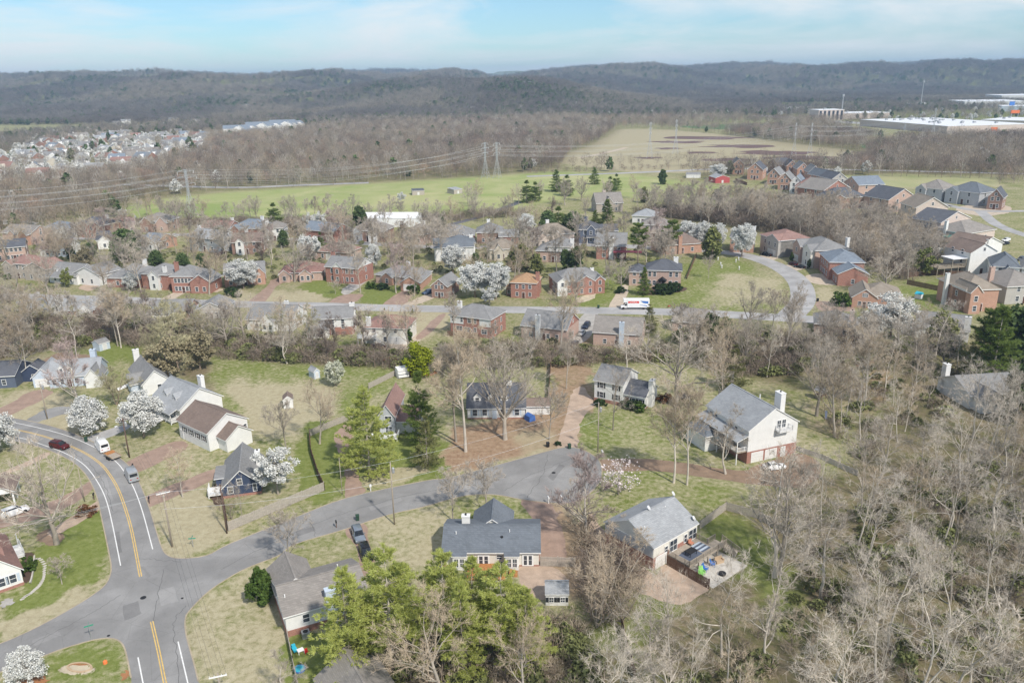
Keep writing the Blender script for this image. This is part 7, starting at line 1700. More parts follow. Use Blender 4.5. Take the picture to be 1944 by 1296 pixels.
pylon('t4', 'left hand lattice pylon of the pair beside the tan marsh', 1506, 302, 33, 1.25); pylon('t5', 'right hand lattice pylon of the pair beside the tan marsh', 1536, 303, 33, 1.25); pylon('t6', 'distant lattice pylon in front of the white store roofs', 1769, 266, 36, 1.3); pylon('t7', 'low distant portal pylon left of the white store', 1714, 270, 20, 1.3, 1)
pylon('t8', 'faint lattice pylon in the middle of the tan marsh', 1233, 300, 34, 1.2); pylon('t9', 'faint lattice pylon beside the marsh edge trees', 1282, 292, 34, 1.2)
pylon('t10', 'tiny pylon on the flank of the wooded hill', 1112, 196, 40, 1.3); pylon('t11', 'tiny pylon in the gap beside the wooded hill', 1181, 200, 36, 1.3)
def off(name, px, py, zz, dx):
    q = G(px, py); return [(q[0] + dx * s, q[1] + s * 3, z) for z in zz for s in (-1, 1)]
LEFT1 = off('l', -420, 470, (26, 22.5, 19), 5)
def run(label, seq, sag, r=0.03, grp='high voltage lines', mat='wirelight'):
    for i in range(6):
        wire(label, [(a[i], b[i], sag) for a, b in zip(seq[:-1], seq[1:])], r, mat, grp, 18)
run('high voltage wire sagging along the meadow pylons', [LEFT1, P['t1'], P['t2'], P['t4'], P['t6']], 7, 0.034); 
LEFT2 = [(x - 20, y + 26, z) for x, y, z in LEFT1]; MIDL = [(x - 12, y + 24, z) for x, y, z in P['t1']]
run('high voltage wire of the second circuit beyond the meadow', [LEFT2, MIDL, P['t3'], P['t5'], [(x + 30, y + 15, z) for x, y, z in P['t6']]], 7, 0.034, 'second high voltage circuit')

# ------------------------------------------------------------------ street furniture and garden things
def sign(label, px, py, ang, two=True, h=2.3):
    P = G(px, py); t = empty('street_sign', (P[0], P[1], 0), ang); MB().tube([(0, 0, -0.2), (0, 0, h + 0.45)], 0.045, 6).build('post', M['metal'], t)
    MB().box(-0.6, -0.015, h, 0.6, 0.015, h + 0.2).build('name_blade', M['signgreen'], t)
    if two: MB().box(-0.015, -0.6, h + 0.23, 0.015, 0.6, h + 0.43).build('name_blade', M['signgreen'], t)
    tag(t, label, 'sign')
sign('green street name sign at the tip of the lawn with the orange mulch bed', 174, 1214, 0.5); sign('green street name sign beside the pale pole on the corner lawn', 367, 1038, 0.1, True, 1.6)
def mailbox(label, px, py, body='black', post='poledark', ang=0.3, big=False):
    P = G(px, py); t = empty('mailbox', (P[0], P[1], 0), ang); MB().box(-0.07, -0.07, -0.2, 0.07, 0.07, 1.05).build('post', M[post], t)
    mb = MB(); w = 0.2 if big else 0.13; mb.prism([(-w, 1.05), (w, 1.05), (w, 1.3), (w * 0.6, 1.42), (-w * 0.6, 1.42), (-w, 1.3)], -0.3, 0.3, 'y'); mb.build('box', M[body], t); MB().box(-0.05, -0.3, 0.85, 0.05, 0.3, 0.93).build('bracket', M[post], t)
    tag(t, label, 'mailbox')
mailbox('black mailbox at the mouth of the parked cars\' brown drive', 639, 1001); mailbox('white mailbox on the verge beside the red aggregate drive', 704, 932, 'trim', 'trim', 0.2, True); mailbox('dark mailbox on brick post by the first reddish drive', 253, 892, 'black', 'pot'); mailbox('dark mailbox at the navy house drive', 284, 955, 'black', 'poledark'); mailbox('dark mailbox on the bend opposite the vans', 179, 948, 'black', 'poledark'); mailbox('white mailbox at the edge of the cul-de-sac near the pink tree', 1143, 866, 'trim', 'trim')
mailbox('white mailbox standing beside the ranch drive at the kerb', 1041, 955, 'trim', 'trim'); mailbox('white mailbox near the red budding tree at the kerb', 1065, 953, 'trim', 'trim'); mailbox('small white mailbox beside the grey asphalt drive', 187, 840, 'trim', 'trim')
def bin_(label, px, py, mat='dkgreen', ang=0.3):
    P = G(px, py); t = empty('wheelie_bin', (P[0], P[1], 0), ang); mb = MB()
    mb.face([(-.26, -.28, .05), (.26, -.28, .05), (.3, -.34, 1.0), (-.3, -.34, 1.0)]); mb.face([(.26, .28, .05), (-.26, .28, .05), (-.3, .34, 1.0), (.3, .34, 1.0)]); mb.face([(-.26, .28, .05), (-.26, -.28, .05), (-.3, -.34, 1.0), (-.3, .34, 1.0)]); mb.face([(.26, -.28, .05), (.26, .28, .05), (.3, .34, 1.0), (.3, -.34, 1.0)]); mb.face([(-.26, .28, .05), (.26, .28, .05), (.26, -.28, .05), (-.26, -.28, .05)])
    mb.build('body', M[mat], t); MB().box(-.33, -.38, 1.0, .33, .38, 1.08).build('lid', M[mat], t)
    for k in (-1, 1): MB().tube([(k * .24 - .03, .3, .1), (k * .24 + .03, .3, .1)], .1, 8).build('wheel', M['tyre'], t)
    tag(t, label, 'bin')
bin_('dark green wheelie bin at the kerb by the brown drive', 679, 987); bin_('dark green wheelie bin at the head of the cul-de-sac', 1081, 851); bin_('dark bin beside the planter near the leafy yard', 1040, 848, 'black'); bin_('dark green bin beside the grey asphalt drive', 164, 838); bin_('dark green bin beside the street near the truck', 1136, 585)
bin_('black bin at the street bend by the orange brick house', 1552, 572, 'black')
# toys on the lawn
def toy(label, px, py, fn, name='toy', cat='toy', z=0.0):
    P = G(px, py); t = empty(name, (P[0], P[1], z), 0.6); fn(t); tag(t, label, cat)
toy('blue round paddling pool on the small lawn', 569, 1271, lambda t: (MB().tube([(0, 0, 0), (0, 0, .28)], [.75, .8], 16).build('wall', M['blue'], t), MB().tube([(0, 0, .281), (0, 0, .29)], .7, 16).build('water', M['cyan'], t)), 'paddling_pool', 'paddling pool')
toy('turquoise plastic ride-on toy on the small lawn', 559, 1234, lambda t: (MB().box(-.3, -.7, .2, .3, .7, .45).build('body', M['cyan'], t), MB().box(-.25, .1, .45, .25, .5, .8).build('backrest', M['cyan'], t), [MB().tube([(x - .05, y, .16), (x + .05, y, .16)], .16, 8).build('wheel', M['black'], t) for x in (-.3, .3) for y in (-.45, .45)]))
toy('white plastic toy table on the small lawn', 571, 1238, lambda t: (MB().box(-.45, -.4, .45, .45, .4, .5).build('tabletop', M['trim'], t), [MB().box(x - .04, y - .04, 0, x + .04, y + .04, .45).build('leg', M['trim'], t) for x in (-.38, .38) for y in (-.33, .33)]), 'toy_table', 'toy')
toy('red plastic toy chair beside the white toy table', 582, 1239, lambda t: (MB().box(-.22, -.22, .25, .22, .22, .3).build('seat', M['red'], t), MB().box(-.22, .18, .3, .22, .24, .65).build('backrest', M['red'], t), [MB().box(x - .03, y - .03, 0, x + .03, y + .03, .25).build('leg', M['red'], t) for x in (-.18, .18) for y in (-.18, .18)]), 'toy_chair', 'toy')
toy('orange utility marker cap on the corner lawn', 200, 1258, lambda t: (MB().tube([(0, 0, 0), (0, 0, .35), (0, 0, .5)], [.3, .28, .1], 10).build('cap', M['orange'], t),), 'marker_cap', 'marker')
toy('blue tarpaulin covered heap beside the white cape house', 1006, 797, lambda t: (MB().prism([(-.9, 0), (.9, 0), (.75, 1.3), (.1, 1.7), (-.8, 1.25)], -1.0, 1.0, 'y').build('tarpaulin', M['bluetarp'], t),), 'covered_heap', 'tarpaulin')
toy('round trampoline behind the dark roofed wing under the bare oak', 1297, 757, lambda t: (MB().tube([(0, 0, .85), (0, 0, .9)], 1.9, 20).build('mat', M['black'], t), [MB().bar((1.8 * math.cos(a), 1.8 * math.sin(a), 0), (1.85 * math.cos(a), 1.85 * math.sin(a), 2.2), .06).build('pole', M['metal'], t) for a in [i * PI / 3 for i in range(6)]]), 'trampoline', 'trampoline')
toy('small dark timber play tower among the bare trees', 1557, 757, lambda t: (MB().box(-1, -1, 1.2, 1, 1, 1.3).build('platform', M['brnfence'], t), [MB().bar((x, y, 0), (x, y, 2.4), .1).build('post', M['brnfence'], t) for x in (-.9, .9) for y in (-.9, .9)], MB().prism([(-1.2, 2.3), (1.2, 2.3), (0, 3.2)], -1.2, 1.2, 'y').build('roof', M['rgray'], t)), 'play_tower', 'play tower')
toy('blue slide leaning below the dark play tower', 1568, 796, lambda t: (MB().bar((0, 0, .1), (1.6, 1.2, 1.3), .5, 0, .1).build('chute', M['dkblue'], t), [MB().bar((1.5 + x, 1.2, 0), (1.5 + x, 1.2, 1.3), .07).build('leg', M['metal'], t) for x in (-.2, .2)]), 'slide', 'slide')
toy('green playset frame on the fenced oval lawn garden', 1777, 520, lambda t: (MB().prism([(-1.3, 2.2), (1.3, 2.2), (0, 3.0)], -1, 1, 'y').build('canopy', M['green'], t), [MB().bar((x, y, 0), (x, y, 2.2), .1).build('post', M['cedar'], t) for x in (-1.1, 1.1) for y in (-.9, .9)]), 'playset', 'playset')
toy('white and teal toy cottage inside the small fenced yard', 1744, 566, lambda t: (MB().box(-1, -1, 0, 1, 1, 1.6).build('wall', M['trim'], t), MB().prism([(-1.2, 1.6), (1.2, 1.6), (0, 2.4)], -1.1, 1.1, 'y').build('roof', M['cyan'], t)), 'toy_cottage', 'toy')
# stepping stones and flower bed edging
path = [(63, 1062), (74, 1060), (81, 1066), (85, 1074), (84, 1083), (84, 1091), (82, 1099), (78, 1106), (73, 1113), (66, 1119), (58, 1126), (49, 1131), (42, 1137)]
for i, (x, y) in enumerate(smooth_line(path, 2)):
    c = G(x, y); mb = MB(); mb.box(-0.28, -0.2, 0, 0.28, 0.2, 0.06)
    tag(mb.build('stepping_stone', M['concrete'], None, (c[0], c[1], 0), 0.4 + 0.15 * i), 'pale stepping stone in the curved path beside the white dormer house', 'stepping stone', 'stepping stones of the curved path')
edge = [G(x, y)[:2] for x, y in smooth_line([(66, 1056), (64, 1070), (63, 1085), (60, 1100), (57, 1108)], 4)]
o = strip('bed_edging', edge, 0.22, 0.0, M['concrete'], kind=None, h=0.3); tag(o, 'white curved stone edging of the flower bed', 'edging')
ring = [G(x, y)[:2] for x, y in smooth_line(blob(151, 1266, 23, 8.6, 14, 0.05), 3, True)]; o = strip('bed_edging', ring + ring[:1], 0.2, 0.0, M['cushion'], kind=None, h=0.12); tag(o, 'ring of stones around the orange mulch bed', 'edging')
# dragon kids toy: red bike by the street
for k, (x, y, c) in enumerate(((1270, 584, 'red'), (1280, 584, 'red'))):
    q = G(x, y); t = empty('bicycle', (q[0], q[1], 0.03), 0.4 + k)
    for dx in (-.5, .5):
        w = MB(); n = 14
        for i in range(n):
            a, b = 2 * PI * i / n, 2 * PI * (i + 1) / n; w.bar((dx + .32 * math.cos(a), 0, .34 + .32 * math.sin(a)), (dx + .32 * math.cos(b), 0, .34 + .32 * math.sin(b)), .06)
        w.build('wheel', M['tyre'], t)
    f = MB(); f.bar((-.5, 0, .34), (-.15, 0, .8), .07); f.bar((-.15, 0, .8), (.42, 0, .85), .07); f.bar((.42, 0, .85), (.5, 0, .34), .07); f.bar((-.15, 0, .8), (0, 0, .34), .07); f.bar((0, 0, .34), (.42, 0, .85), .07); f.build('frame', M[c], t); MB().box(-.3, -.08, .85, -.02, .08, .93).build('saddle', M['black'], t); MB().bar((.42, -.28, 1.0), (.42, .28, 1.0), .05).build('handlebar', M['metal'], t)
    tag(t, 'red bicycle left at the kerb behind the moving truck', 'bicycle', 'bicycles at the kerb')
# statues on the green
for k, (x, y) in enumerate(((1363, 494), (1368, 504), (1402, 494), (1397, 498), (1403, 512), (1370, 509))):
    q = G(x, y); t = empty('garden_ornament', (q[0], q[1], 0), k); MB().box(-.3, -.3, -.05, .3, .3, .35).build('plinth', M['concrete'], t); MB().tube([(0, 0, .35), (0, 0, .8), (0, 0, 1.2), (0, 0, 1.45)], [.25, .16, .28, .08], 9).build('figure', M['whitemetal'], t, smooth=True)
    tag(t, 'white stone garden ornament on the open green', 'ornament', 'white ornaments on the green')
# ------------------------------------------------------------------ trees placed one by one
B_ = 'bare_tree'; Pq = 'blossoming_tree'; C_ = 'pine_tree'
def bt(kind, px, py, pt, label, wide=1.0, group=None): return tree_px(B_, kind, px, py, pt, label, group, wide)
bt('tall2', 884, 857, 645, 'very tall pale trunked bare tree rising from the rusty leaf litter', 1.0); bt('tall', 866, 838, 668, 'tall bare tree just behind the tallest pale trunk', 1.0); bt('fan', 959, 834, 676, 'broad fan shaped bare oak in front of the white cape house', 1.15)
bt('small', 1043, 834, 748, 'medium bare tree beside the pink gravel drive'); bt('tall', 1075, 738, 636, 'slim upright bare tree at the end of the leafy strip', 0.8); bt('thin2', 1164, 816, 692, 'pale bare tree on the lawn before the white two storey house', 0.85); bt('oak', 1283, 772, 624, 'wide spreading bare oak behind the low dark roofed wing', 1.25)
bt('tall2', 1279, 916, 742, 'left one of two pale bare trees on the shady lawn', 0.9); bt('tall2', 1304, 920, 748, 'right one of two pale bare trees on the shady lawn', 0.9); bt('syc2', 1377, 899, 792, 'small white barked bare tree before the left porch of the tall white house', 1.0)
bt('maple', 1112, 1024, 884, 'bare tree with reddish buds beside the cul-de-sac', 1.1); bt('small', 924, 970, 884, 'small bare tree behind the ranch roof with spreading twigs', 1.1); bt('small', 860, 988, 905, 'small forked bare tree left of the ranch chimney', 0.9); bt('oak', 108, 1032, 856, 'large spreading bare tree on the lawn inside the road bend', 1.15)
bt('small', 551, 1070, 985, 'small bare tree overhanging the side street', 1.1); bt('tall2', 347, 943, 862, 'bare tree beside the navy house drive', 1.1); bt('thin2', 460, 985, 908, 'slender bare tree in front of the navy gable', 0.8); bt('oak2', 607, 842, 742, 'tan bare tree at the corner of the fenced lawn', 0.9); bt('small', 543, 852, 772, 'pale bare tree behind the white annex house', 1.0); bt('maple', 151, 779, 668, 'bare tree with pinkish crown beside the pale blue house', 0.9)
bt('olive', 222, 768, 690, 'dark brushy tree between the pale blue and white houses', 1.2); bt('olive', 340, 705, 612, 'broad olive brown tree above the white houses', 1.3); bt('olive', 300, 690, 610, 'tan tangled tree behind the third white house', 1.1); bt('oak', 46, 715, 598, 'pale bare tree above the dark navy house', 1.0); bt('tall2', 55, 722, 606, 'pale twin trunked bare tree beside the dark navy house', 0.8); bt('syc', 147, 682, 590, 'white limbed bare tree above the pale blue house', 1.0); bt('tall2', 230, 660, 560, 'tall bare tree behind the blue shed', 1.0); bt('tall', 224, 657, 556, 'tall slim bare tree beside the blue shed', 1.0); bt('tall', 262, 645, 566, 'slim bare tree standing apart from the blue shed', 1.0); bt('oak2', 70, 660, 565, 'bare tree where the tangled thicket thins out', 1.0)
bt('syc', 688, 672, 588, 'pale leaning bare tree beside the cream house', 1.0); bt('syc2', 545, 690, 620, 'white limbed fallen looking tree at the hedge of the green', 1.1); bt('dark', 622, 685, 615, 'dark forked tree at the hedge of the green', 1.0); bt('tall', 862, 642, 560, 'pale bare tree at the left corner of the red brick house', 0.9); bt('small', 937, 658, 615, 'stubby bare tree behind the red brick house', 0.9); bt('oak', 1010, 690, 620, 'bare tree before the dark grey gabled house', 1.0); bt('oak2', 1065, 668, 560, 'bare tree beside the brick gable end', 0.9); bt('syc', 1190, 702, 632, 'pale leaning bare tree behind the white two storey house', 1.2); bt('syc2', 1230, 690, 625, 'pale forked bare tree behind the white two storey house', 1.0); bt('oak', 1420, 632, 545, 'grey bare tree on the lower edge of the green', 0.9); bt('oak2', 1500, 640, 560, 'broad bare tree by the street bend', 1.1); bt('small', 1467, 622, 560, 'small tan tree by the street bend', 0.9)
bt('oak', 1680, 560, 488, 'wide grey bare tree behind the orange brick house', 1.3); bt('maple', 752, 556, 478, 'pinkish bare tree in front of the brick ranch', 1.1); bt('oak', 785, 508, 440, 'pale bare tree behind the brick ranch', 1.1); bt('oak', 560, 535, 462, 'spreading bare tree before the low red roofed brick house', 1.2); bt('small', 637, 558, 535, 'small purple brown tree on the bright lawn', 1.2); bt('fan', 1094, 580, 520, 'slender bare tree before the white garage door', 0.8); bt('tall', 1154, 545, 500, 'pale bare tree at the right of the brick gable panels house', 0.8); bt('small', 1345, 528, 490, 'bare tree on the crest of the green', 0.8)
bt('oak2', 1370, 780, 660, 'bare tree left of the tall white house ridge', 0.8); bt('oak', 1550, 790, 660, 'bare tree beside the small play tower', 1.0); bt('oak2', 1585, 830, 700, 'bare tree on the shady lawn behind the tall white house', 1.0); bt('tall2', 1640, 770, 640, 'tall pale bare tree at the edge of the dense bare woods', 1.0); bt('syc', 1560, 742, 650, 'pale bare tree above the play tower', 0.9)
bt('oak2', 846, 1340, 1175, 'light tan bare tree with long boughs in front of the pine group', 1.15); bt('brush', 1160, 1135, 1030, 'dense fine twigged tan thicket tree beside the white garden shed', 1.5); bt('brush', 1132, 1190, 1065, 'rounded tan brush beside the white garden shed', 1.3); bt('brush', 1180, 1180, 1070, 'rounded tan brush below the deck house drive', 1.3); bt('oak2', 1000, 1350, 1215, 'tan bare tree just below the yellow green pines', 1.1); bt('oak', 1480, 1090, 900, 'white boughed bare tree behind the deck house garden', 1.0); bt('syc', 1470, 1095, 890, 'forked pale bare tree behind the deck house garden', 1.1); bt('brush', 1215, 1030, 985, 'tan brush against the brick base of the deck house', 1.2); bt('brush', 1165, 1045, 990, 'tan brush at the corner of the deck house', 1.2); bt('syc2', 540, 1350, 1262, 'pale twigged bare tree at the end of the toy lawn', 1.3)
bt('thin', 1846, 830, 690, 'bare tree before the white chimney house in the woods', 1.1); bt('thin2', 1905, 850, 700, 'second bare tree before the white chimney house in the woods', 1.1); bt('brush', 1100, 960, 920, 'pinkish brush below the red budding tree', 1.3); bt('small', 118, 1108, 1066, 'small grey budding shrub tree alone on the lawn by the stepping stones', 1.2); bt('brush', 440, 985, 930, 'purple brown brush beside the navy porch', 1.0); bt('brush', 765, 1190, 1110, 'dense bare brush between the pines', 1.3); bt('brush', 620, 790, 745, 'tan brush by the small pale shed', 1.2)

def pt(kind, px, py, ptp, label, wide=1.0, group=None, name=None, cat='tree'): return tree_px(Pq, kind, px, py, ptp, label, group, wide, name, cat)
pt('spread', 170, 822, 753, 'wide low white blossom tree beside the grey asphalt drive', 1.1); pt('oval', 274, 830, 746, 'round white blossom tree beside the dark utility pole', 1.05); pt('oval', -4, 862, 786, 'white blossom tree at the outside of the road bend', 1.2); pt('thin', 528, 938, 848, 'airy white blossom tree beside the navy house', 1.2); pt('spread', 55, 1296, 1230, 'small white blossom tree on orange mulch at the corner', 0.95)
pt('oval', 463, 548, 494, 'large white blossom tree before the orange brick house', 1.35); pt('oval', 250, 552, 518, 'round white blossom tree before the charcoal hip roof', 1.2); pt('oval2', 590, 500, 446, 'white blossom tree behind the low red roofed house', 1.2); pt('oval', 711, 512, 463, 'tall narrow white blossom tree behind the brick ranch', 0.8); pt('oval2', 860, 522, 466, 'greyish white blossom tree behind the twin blossom trees', 1.25); pt('oval', 902, 565, 500, 'left of the twin white blossom trees by the street', 1.15); pt('oval2', 942, 568, 500, 'right of the twin white blossom trees by the street', 1.15); pt('thin', 930, 580, 545, 'pinkish blossom shrub tree at the foot of the twins', 1.3)
pt('oval', 1000, 448, 406, 'white blossom tree at the foot of the dark evergreens', 1.0); pt('oval', 1303, 470, 420, 'first white blossom tree of the row behind the brown hip roof', 1.1); pt('oval2', 1330, 472, 420, 'second white blossom tree of the row behind the brown hip roof', 1.1); pt('oval', 1358, 474, 425, 'third white blossom tree of the row beside the bend', 1.0); pt('oval', 1408, 488, 426, 'round white blossom tree at the upper kerb of the bend', 1.0); pt('oval', 1690, 640, 560, 'very large white blossom tree beside the arched window house', 1.25); pt('oval2', 1650, 650, 585, 'slightly smaller white blossom tree close beside the arched window house', 1.2)
pt('thin', 1707, 500, 458, 'left of three small white blossom trees behind the oval lawn', 1.0); pt('thin', 1735, 502, 455, 'middle of three small white blossom trees behind the oval lawn', 1.0); pt('thin', 1762, 502, 457, 'right of three small white blossom trees behind the oval lawn', 1.0); pt('spring', 1750, 522, 470, 'yellow green leafing tree above the oval lawn', 1.2); pt('oval', 1362, 340, 312, 'white blossom tree beside the red barn', 1.4); pt('oval', 275, 497, 468, 'small white blossom tree among estate evergreens', 1.2); pt('thin', 234, 418, 396, 'lone white blossom tree at the meadow edge', 1.2); pt('thin', 762, 386, 364, 'lone little white blossom tree in the meadow', 1.1); pt('thin', 610, 440, 402, 'pale blossom tree behind the blue grey roofed house', 1.0); pt('thin', 590, 438, 404, 'second pale blossom tree behind the blue grey roofed house', 1.0); pt('green', 637, 732, 685, 'pale green white tree beside the small pale shed', 1.0); pt('pink', 1174, 938, 870, 'pink blossoming magnolia at the edge of the cul-de-sac', 1.25)
pt('gold', 800, 712, 656, 'vivid yellow green evergreen shrub clump below the red brick house', 1.0, None, 'shrub', 'shrub'); pt('holly', 499, 1142, 1078, 'rounded dark green holly against the grey shingled house', 0.9, None, 'shrub', 'shrub'); pt('brownclump', 380, 700, 630, 'olive tan budding tree above the white houses', 1.2); pt('brownclump', 320, 718, 640, 'tan tangled tree with a broad crown above the white houses', 1.2); pt('brownclump', 160, 520, 470, 'tan budding tree beside the dark estate evergreen', 1.0); pt('spring', 130, 545, 508, 'round olive bush before the white clapboard house', 0.7, None, 'shrub', 'shrub')
pt('rust', 164, 977, 960, 'rust brown shrub at the bend opposite the vans', 1.2, None, 'shrub', 'shrub'); pt('brownclump', 28, 440, 420, 'scrubby tan bush by the garden pool', 1.6, None, 'shrub', 'shrub')
for i, (x, y, t, k, lb) in enumerate([(1190, 772, 758, 'round', 'left of three dark shrubs before the low dark roofed wing'), (1203, 775, 760, 'round', 'middle of three dark shrubs before the low dark roofed wing'), (1213, 781, 764, 'roundg', 'largest of three dark shrubs before the low dark roofed wing'), (1140, 770, 758, 'round', 'dark shrub at the corner of the white two storey house'), (786, 557, 540, 'roundg', 'round green shrub beside the orange brick garage'), (705, 548, 535, 'roundg', 'dark green shrub mass left of the brick ranch'), (728, 550, 538, 'round', 'dark shrub before the brick ranch windows'), (745, 690, 676, 'rust', 'scrubby hedge bush behind the burgundy car'), (1178, 556, 544, 'round', 'dark shrub at the left corner of the brick colonial'), (1594, 580, 555, 'roundg', 'green shrub beside the orange brick house'), (16, 530, 520, 'roundg', 'green shrub at the stone house corner'), (55, 1080, 1060, 'roundg', 'green shrub in the bed by the white dormer house'), (1262, 762, 748, 'rust', 'rusty shrub by the white chimney'), (1060, 845, 838, 'round', 'dark planting at the head of the cul-de-sac'), (560, 618, 600, 'roundg', 'olive shrub beside the street'), (440, 560, 545, 'round', 'dark hedge before the orange brick house'), (450, 564, 552, 'roundg', 'lower green hedge before the orange brick house'), (1055, 1120, 1112, 'rust', 'rusty shrub near the white garden shed')]):
    pt(k, x, y, t, lb, 1.3, None, 'shrub', 'shrub')
for i, x in enumerate((1251, 1260, 1270)): pt('round', x, 557, 540, 'clipped dark green hedge mound left of the arched awning', 1.3, 'hedge mounds at the brick colonial', 'shrub', 'shrub')
for i, x in enumerate((1276, 1284)): pt('round', x, 553, 537, 'clipped dark green hedge mound right of the arched awning', 1.2, 'hedge mounds right of the awning', 'shrub', 'shrub')
pt('column', 783, 597, 585, 'small cone shaped evergreen beside the street', 1.2, None, 'shrub', 'shrub'); pt('column', 730, 590, 583, 'tiny cone shaped evergreen behind the cream house roof', 1.0, None, 'shrub', 'shrub'); pt('column', 777, 650, 622, 'column shaped evergreen at the corner of the cream house', 1.6, None, 'shrub', 'shrub'); pt('column', 1503, 497, 478, 'dark cone evergreen on the lawn of the bend', 1.2, None, 'shrub', 'shrub'); pt('column', 1535, 510, 490, 'dark cone evergreen beside the black sedan', 1.2, None, 'shrub', 'shrub')

def ct(kind, px, py, ptp, label, wide=1.0, group=None, name=None): return tree_px(C_, kind, px, py, ptp, label, group, wide, name)
ct('shade', 420, 470, 430, 'dark evergreen between the estate houses', 1.0, None, 'evergreen_tree'); ct('green', 610, 478, 440, 'green pine behind the low pink roofed house', 1.0, None, 'evergreen_tree'); ct('shade', 905, 520, 478, 'dark evergreen beside the white two storey house', 1.0, None, 'evergreen_tree'); ct('olivecedar', 1020, 520, 482, 'olive evergreen beside the grey hip roof', 1.2, None, 'evergreen_tree'); ct('shade', 540, 470, 435, 'dark evergreen beside the taupe hip roof', 1.0, None, 'evergreen_tree')
ct('pine', 702, 902, 738, 'bright yellow green layered pine beside the red aggregate drive', 1.15); ct('green', 800, 842, 704, 'tall dark green pine beside the hidden narrow house', 0.95); ct('hemlock', 812, 888, 790, 'sparse olive hemlock in front of the tall green pine', 1.05)
ct('pine', 668, 1285, 1082, 'large yellow green pine over the grey shingled house', 1.15); ct('pine2', 746, 1262, 1040, 'tall yellow green pine with a bare pale lower trunk', 1.15); ct('pine2', 846, 1235, 1045, 'yellow green pine in front of the ranch left bay', 1.0); ct('pine', 902, 1240, 1060, 'yellow green pine in front of the ranch deck', 1.0); ct('pine2', 955, 1262, 1070, 'yellow green pine right of the ranch deck', 1.0); ct('pine', 1000, 1275, 1120, 'smaller yellow green pine near the white garden shed', 1.0); ct('pine2', 700, 1270, 1130, 'second yellow green pine behind the low weathered roof', 1.0); ct('pine', 880, 1290, 1110, 'yellow green pine lowest of the ranch group', 1.0)
EV = [('shade', 244, 497, 432, 'dark round topped evergreen in the middle of the estate'), ('cedar', 175, 495, 455, 'dark pyramid evergreen beside the grey estate fence'), ('cedar', 135, 492, 462, 'dark narrow evergreen near the dark pickup'), ('shade', 300, 515, 474, 'dark green bushy pine behind the charcoal hip roof'), ('shade', 265, 505, 470, 'low dark green pine between estate gardens'), ('shade', 385, 515, 480, 'dark evergreen behind the long brick house'), ('shade', 350, 518, 480, 'dark green evergreen mass behind the brick houses'), ('green', 522, 430, 385, 'bright green pine rising above the bare tree row'), ('cedar', 565, 448, 420, 'dark evergreen bush above the blue grey roof'), ('olivecedar', 470, 452, 432, 'olive pine before the blue grey hip roof'), ('cedar', 684, 432, 385, 'dark evergreen left of the white barn'), ('olivecedar', 670, 450, 420, 'olive evergreen below the white barn'), ('cedar', 838, 440, 405, 'dark evergreen right of the white barn'),
      ('spruce', 1152, 440, 380, 'bright green spruce beside the tall hillside house'), ('spruce', 1130, 440, 400, 'green spruce left of the bright one'), ('shade', 1040, 446, 398, 'dark evergreen leftmost in the grove by the tan stone house'), ('green', 1060, 442, 392, 'green pine in the grove by the tan stone house'), ('shade', 1085, 446, 400, 'dark evergreen in the middle of the grove'), ('cedar', 1105, 448, 405, 'dark evergreen right in the grove'), ('green', 1000, 385, 342, 'left hand pine at the meadow corner'), ('green', 1016, 382, 345, 'right hand pine at the meadow corner'), ('spruce', 1056, 364, 323, 'tall pine on the hill left of the road'), ('green', 1076, 372, 332, 'broad pine on the hill'), ('spruce', 1128, 350, 318, 'pine on the hill crest'), ('green', 1158, 370, 335, 'green pine above the tall hillside house'), ('green', 1170, 362, 330, 'second green pine above the tall hillside house'), ('olivecedar', 1222, 385, 355, 'olive evergreen beside the small paddock'), ('cedar', 1258, 350, 318, 'dark cedar at the marsh edge'), ('shade', 1361, 380, 358, 'lone round evergreen on the small paddock'),
      ('loblolly', 1211, 502, 425, 'thin pine with a high crown beside the red awning house'), ('loblolly', 1275, 492, 420, 'thin pine with a high crown before the brown hip roof'), ('olivecedar', 1350, 492, 430, 'dark cone evergreen on the crest of the green'), ('spruce', 1222, 560, 508, 'yellow green tree before the brick colonial'), ('cedar', 1075, 515, 468, 'left of two tall green conifers behind the brick gable panels house'), ('cedar', 1092, 517, 462, 'right of two tall green conifers behind the brick gable panels house'), ('olivecedar', 990, 515, 462, 'dark olive evergreen behind the faded orange roof'), ('olivecedar', 975, 512, 470, 'second dark olive evergreen behind the faded orange roof'), ('hemlock', 1232, 632, 578, 'bright green leafy conifer beside the grey brown gabled house'), ('cedar', 1348, 655, 588, 'dark cedar beside the street below the green'), ('cedar', 1375, 660, 595, 'second dark cedar beside the street below the green'), ('loblolly', 1868, 725, 590, 'large dark pine beside the long grey roof'), ('green', 1880, 735, 580, 'bright topped pine beside the long grey roof'), ('hemlock', 1850, 725, 610, 'ragged pine left of the bright topped one'), ('shade', 1925, 700, 572, 'dark pine behind the bright topped pine'), ('olivecedar', 1800, 670, 608, 'small olive pine below the long grey roof'), ('olivecedar', 1780, 665, 590, 'olive pine before the long grey roof'), ('hemlock', 1390, 740, 655, 'bright hazy green tree between the bare oaks'), ('shade', 1935, 800, 690, 'dark evergreen beside the white chimney house in the woods'), ('olivecedar', 30, 420, 386, 'olive evergreen beneath the sagging power lines'), ('cedar', 775, 335, 312, 'small evergreen at the back edge of the meadow')]
for k, x, y, t_, lb in EV: ct(k, x, y, t_, lb, 1.6 if k in ('green', 'spruce') and y < 460 else 1.15, None, 'evergreen_tree')

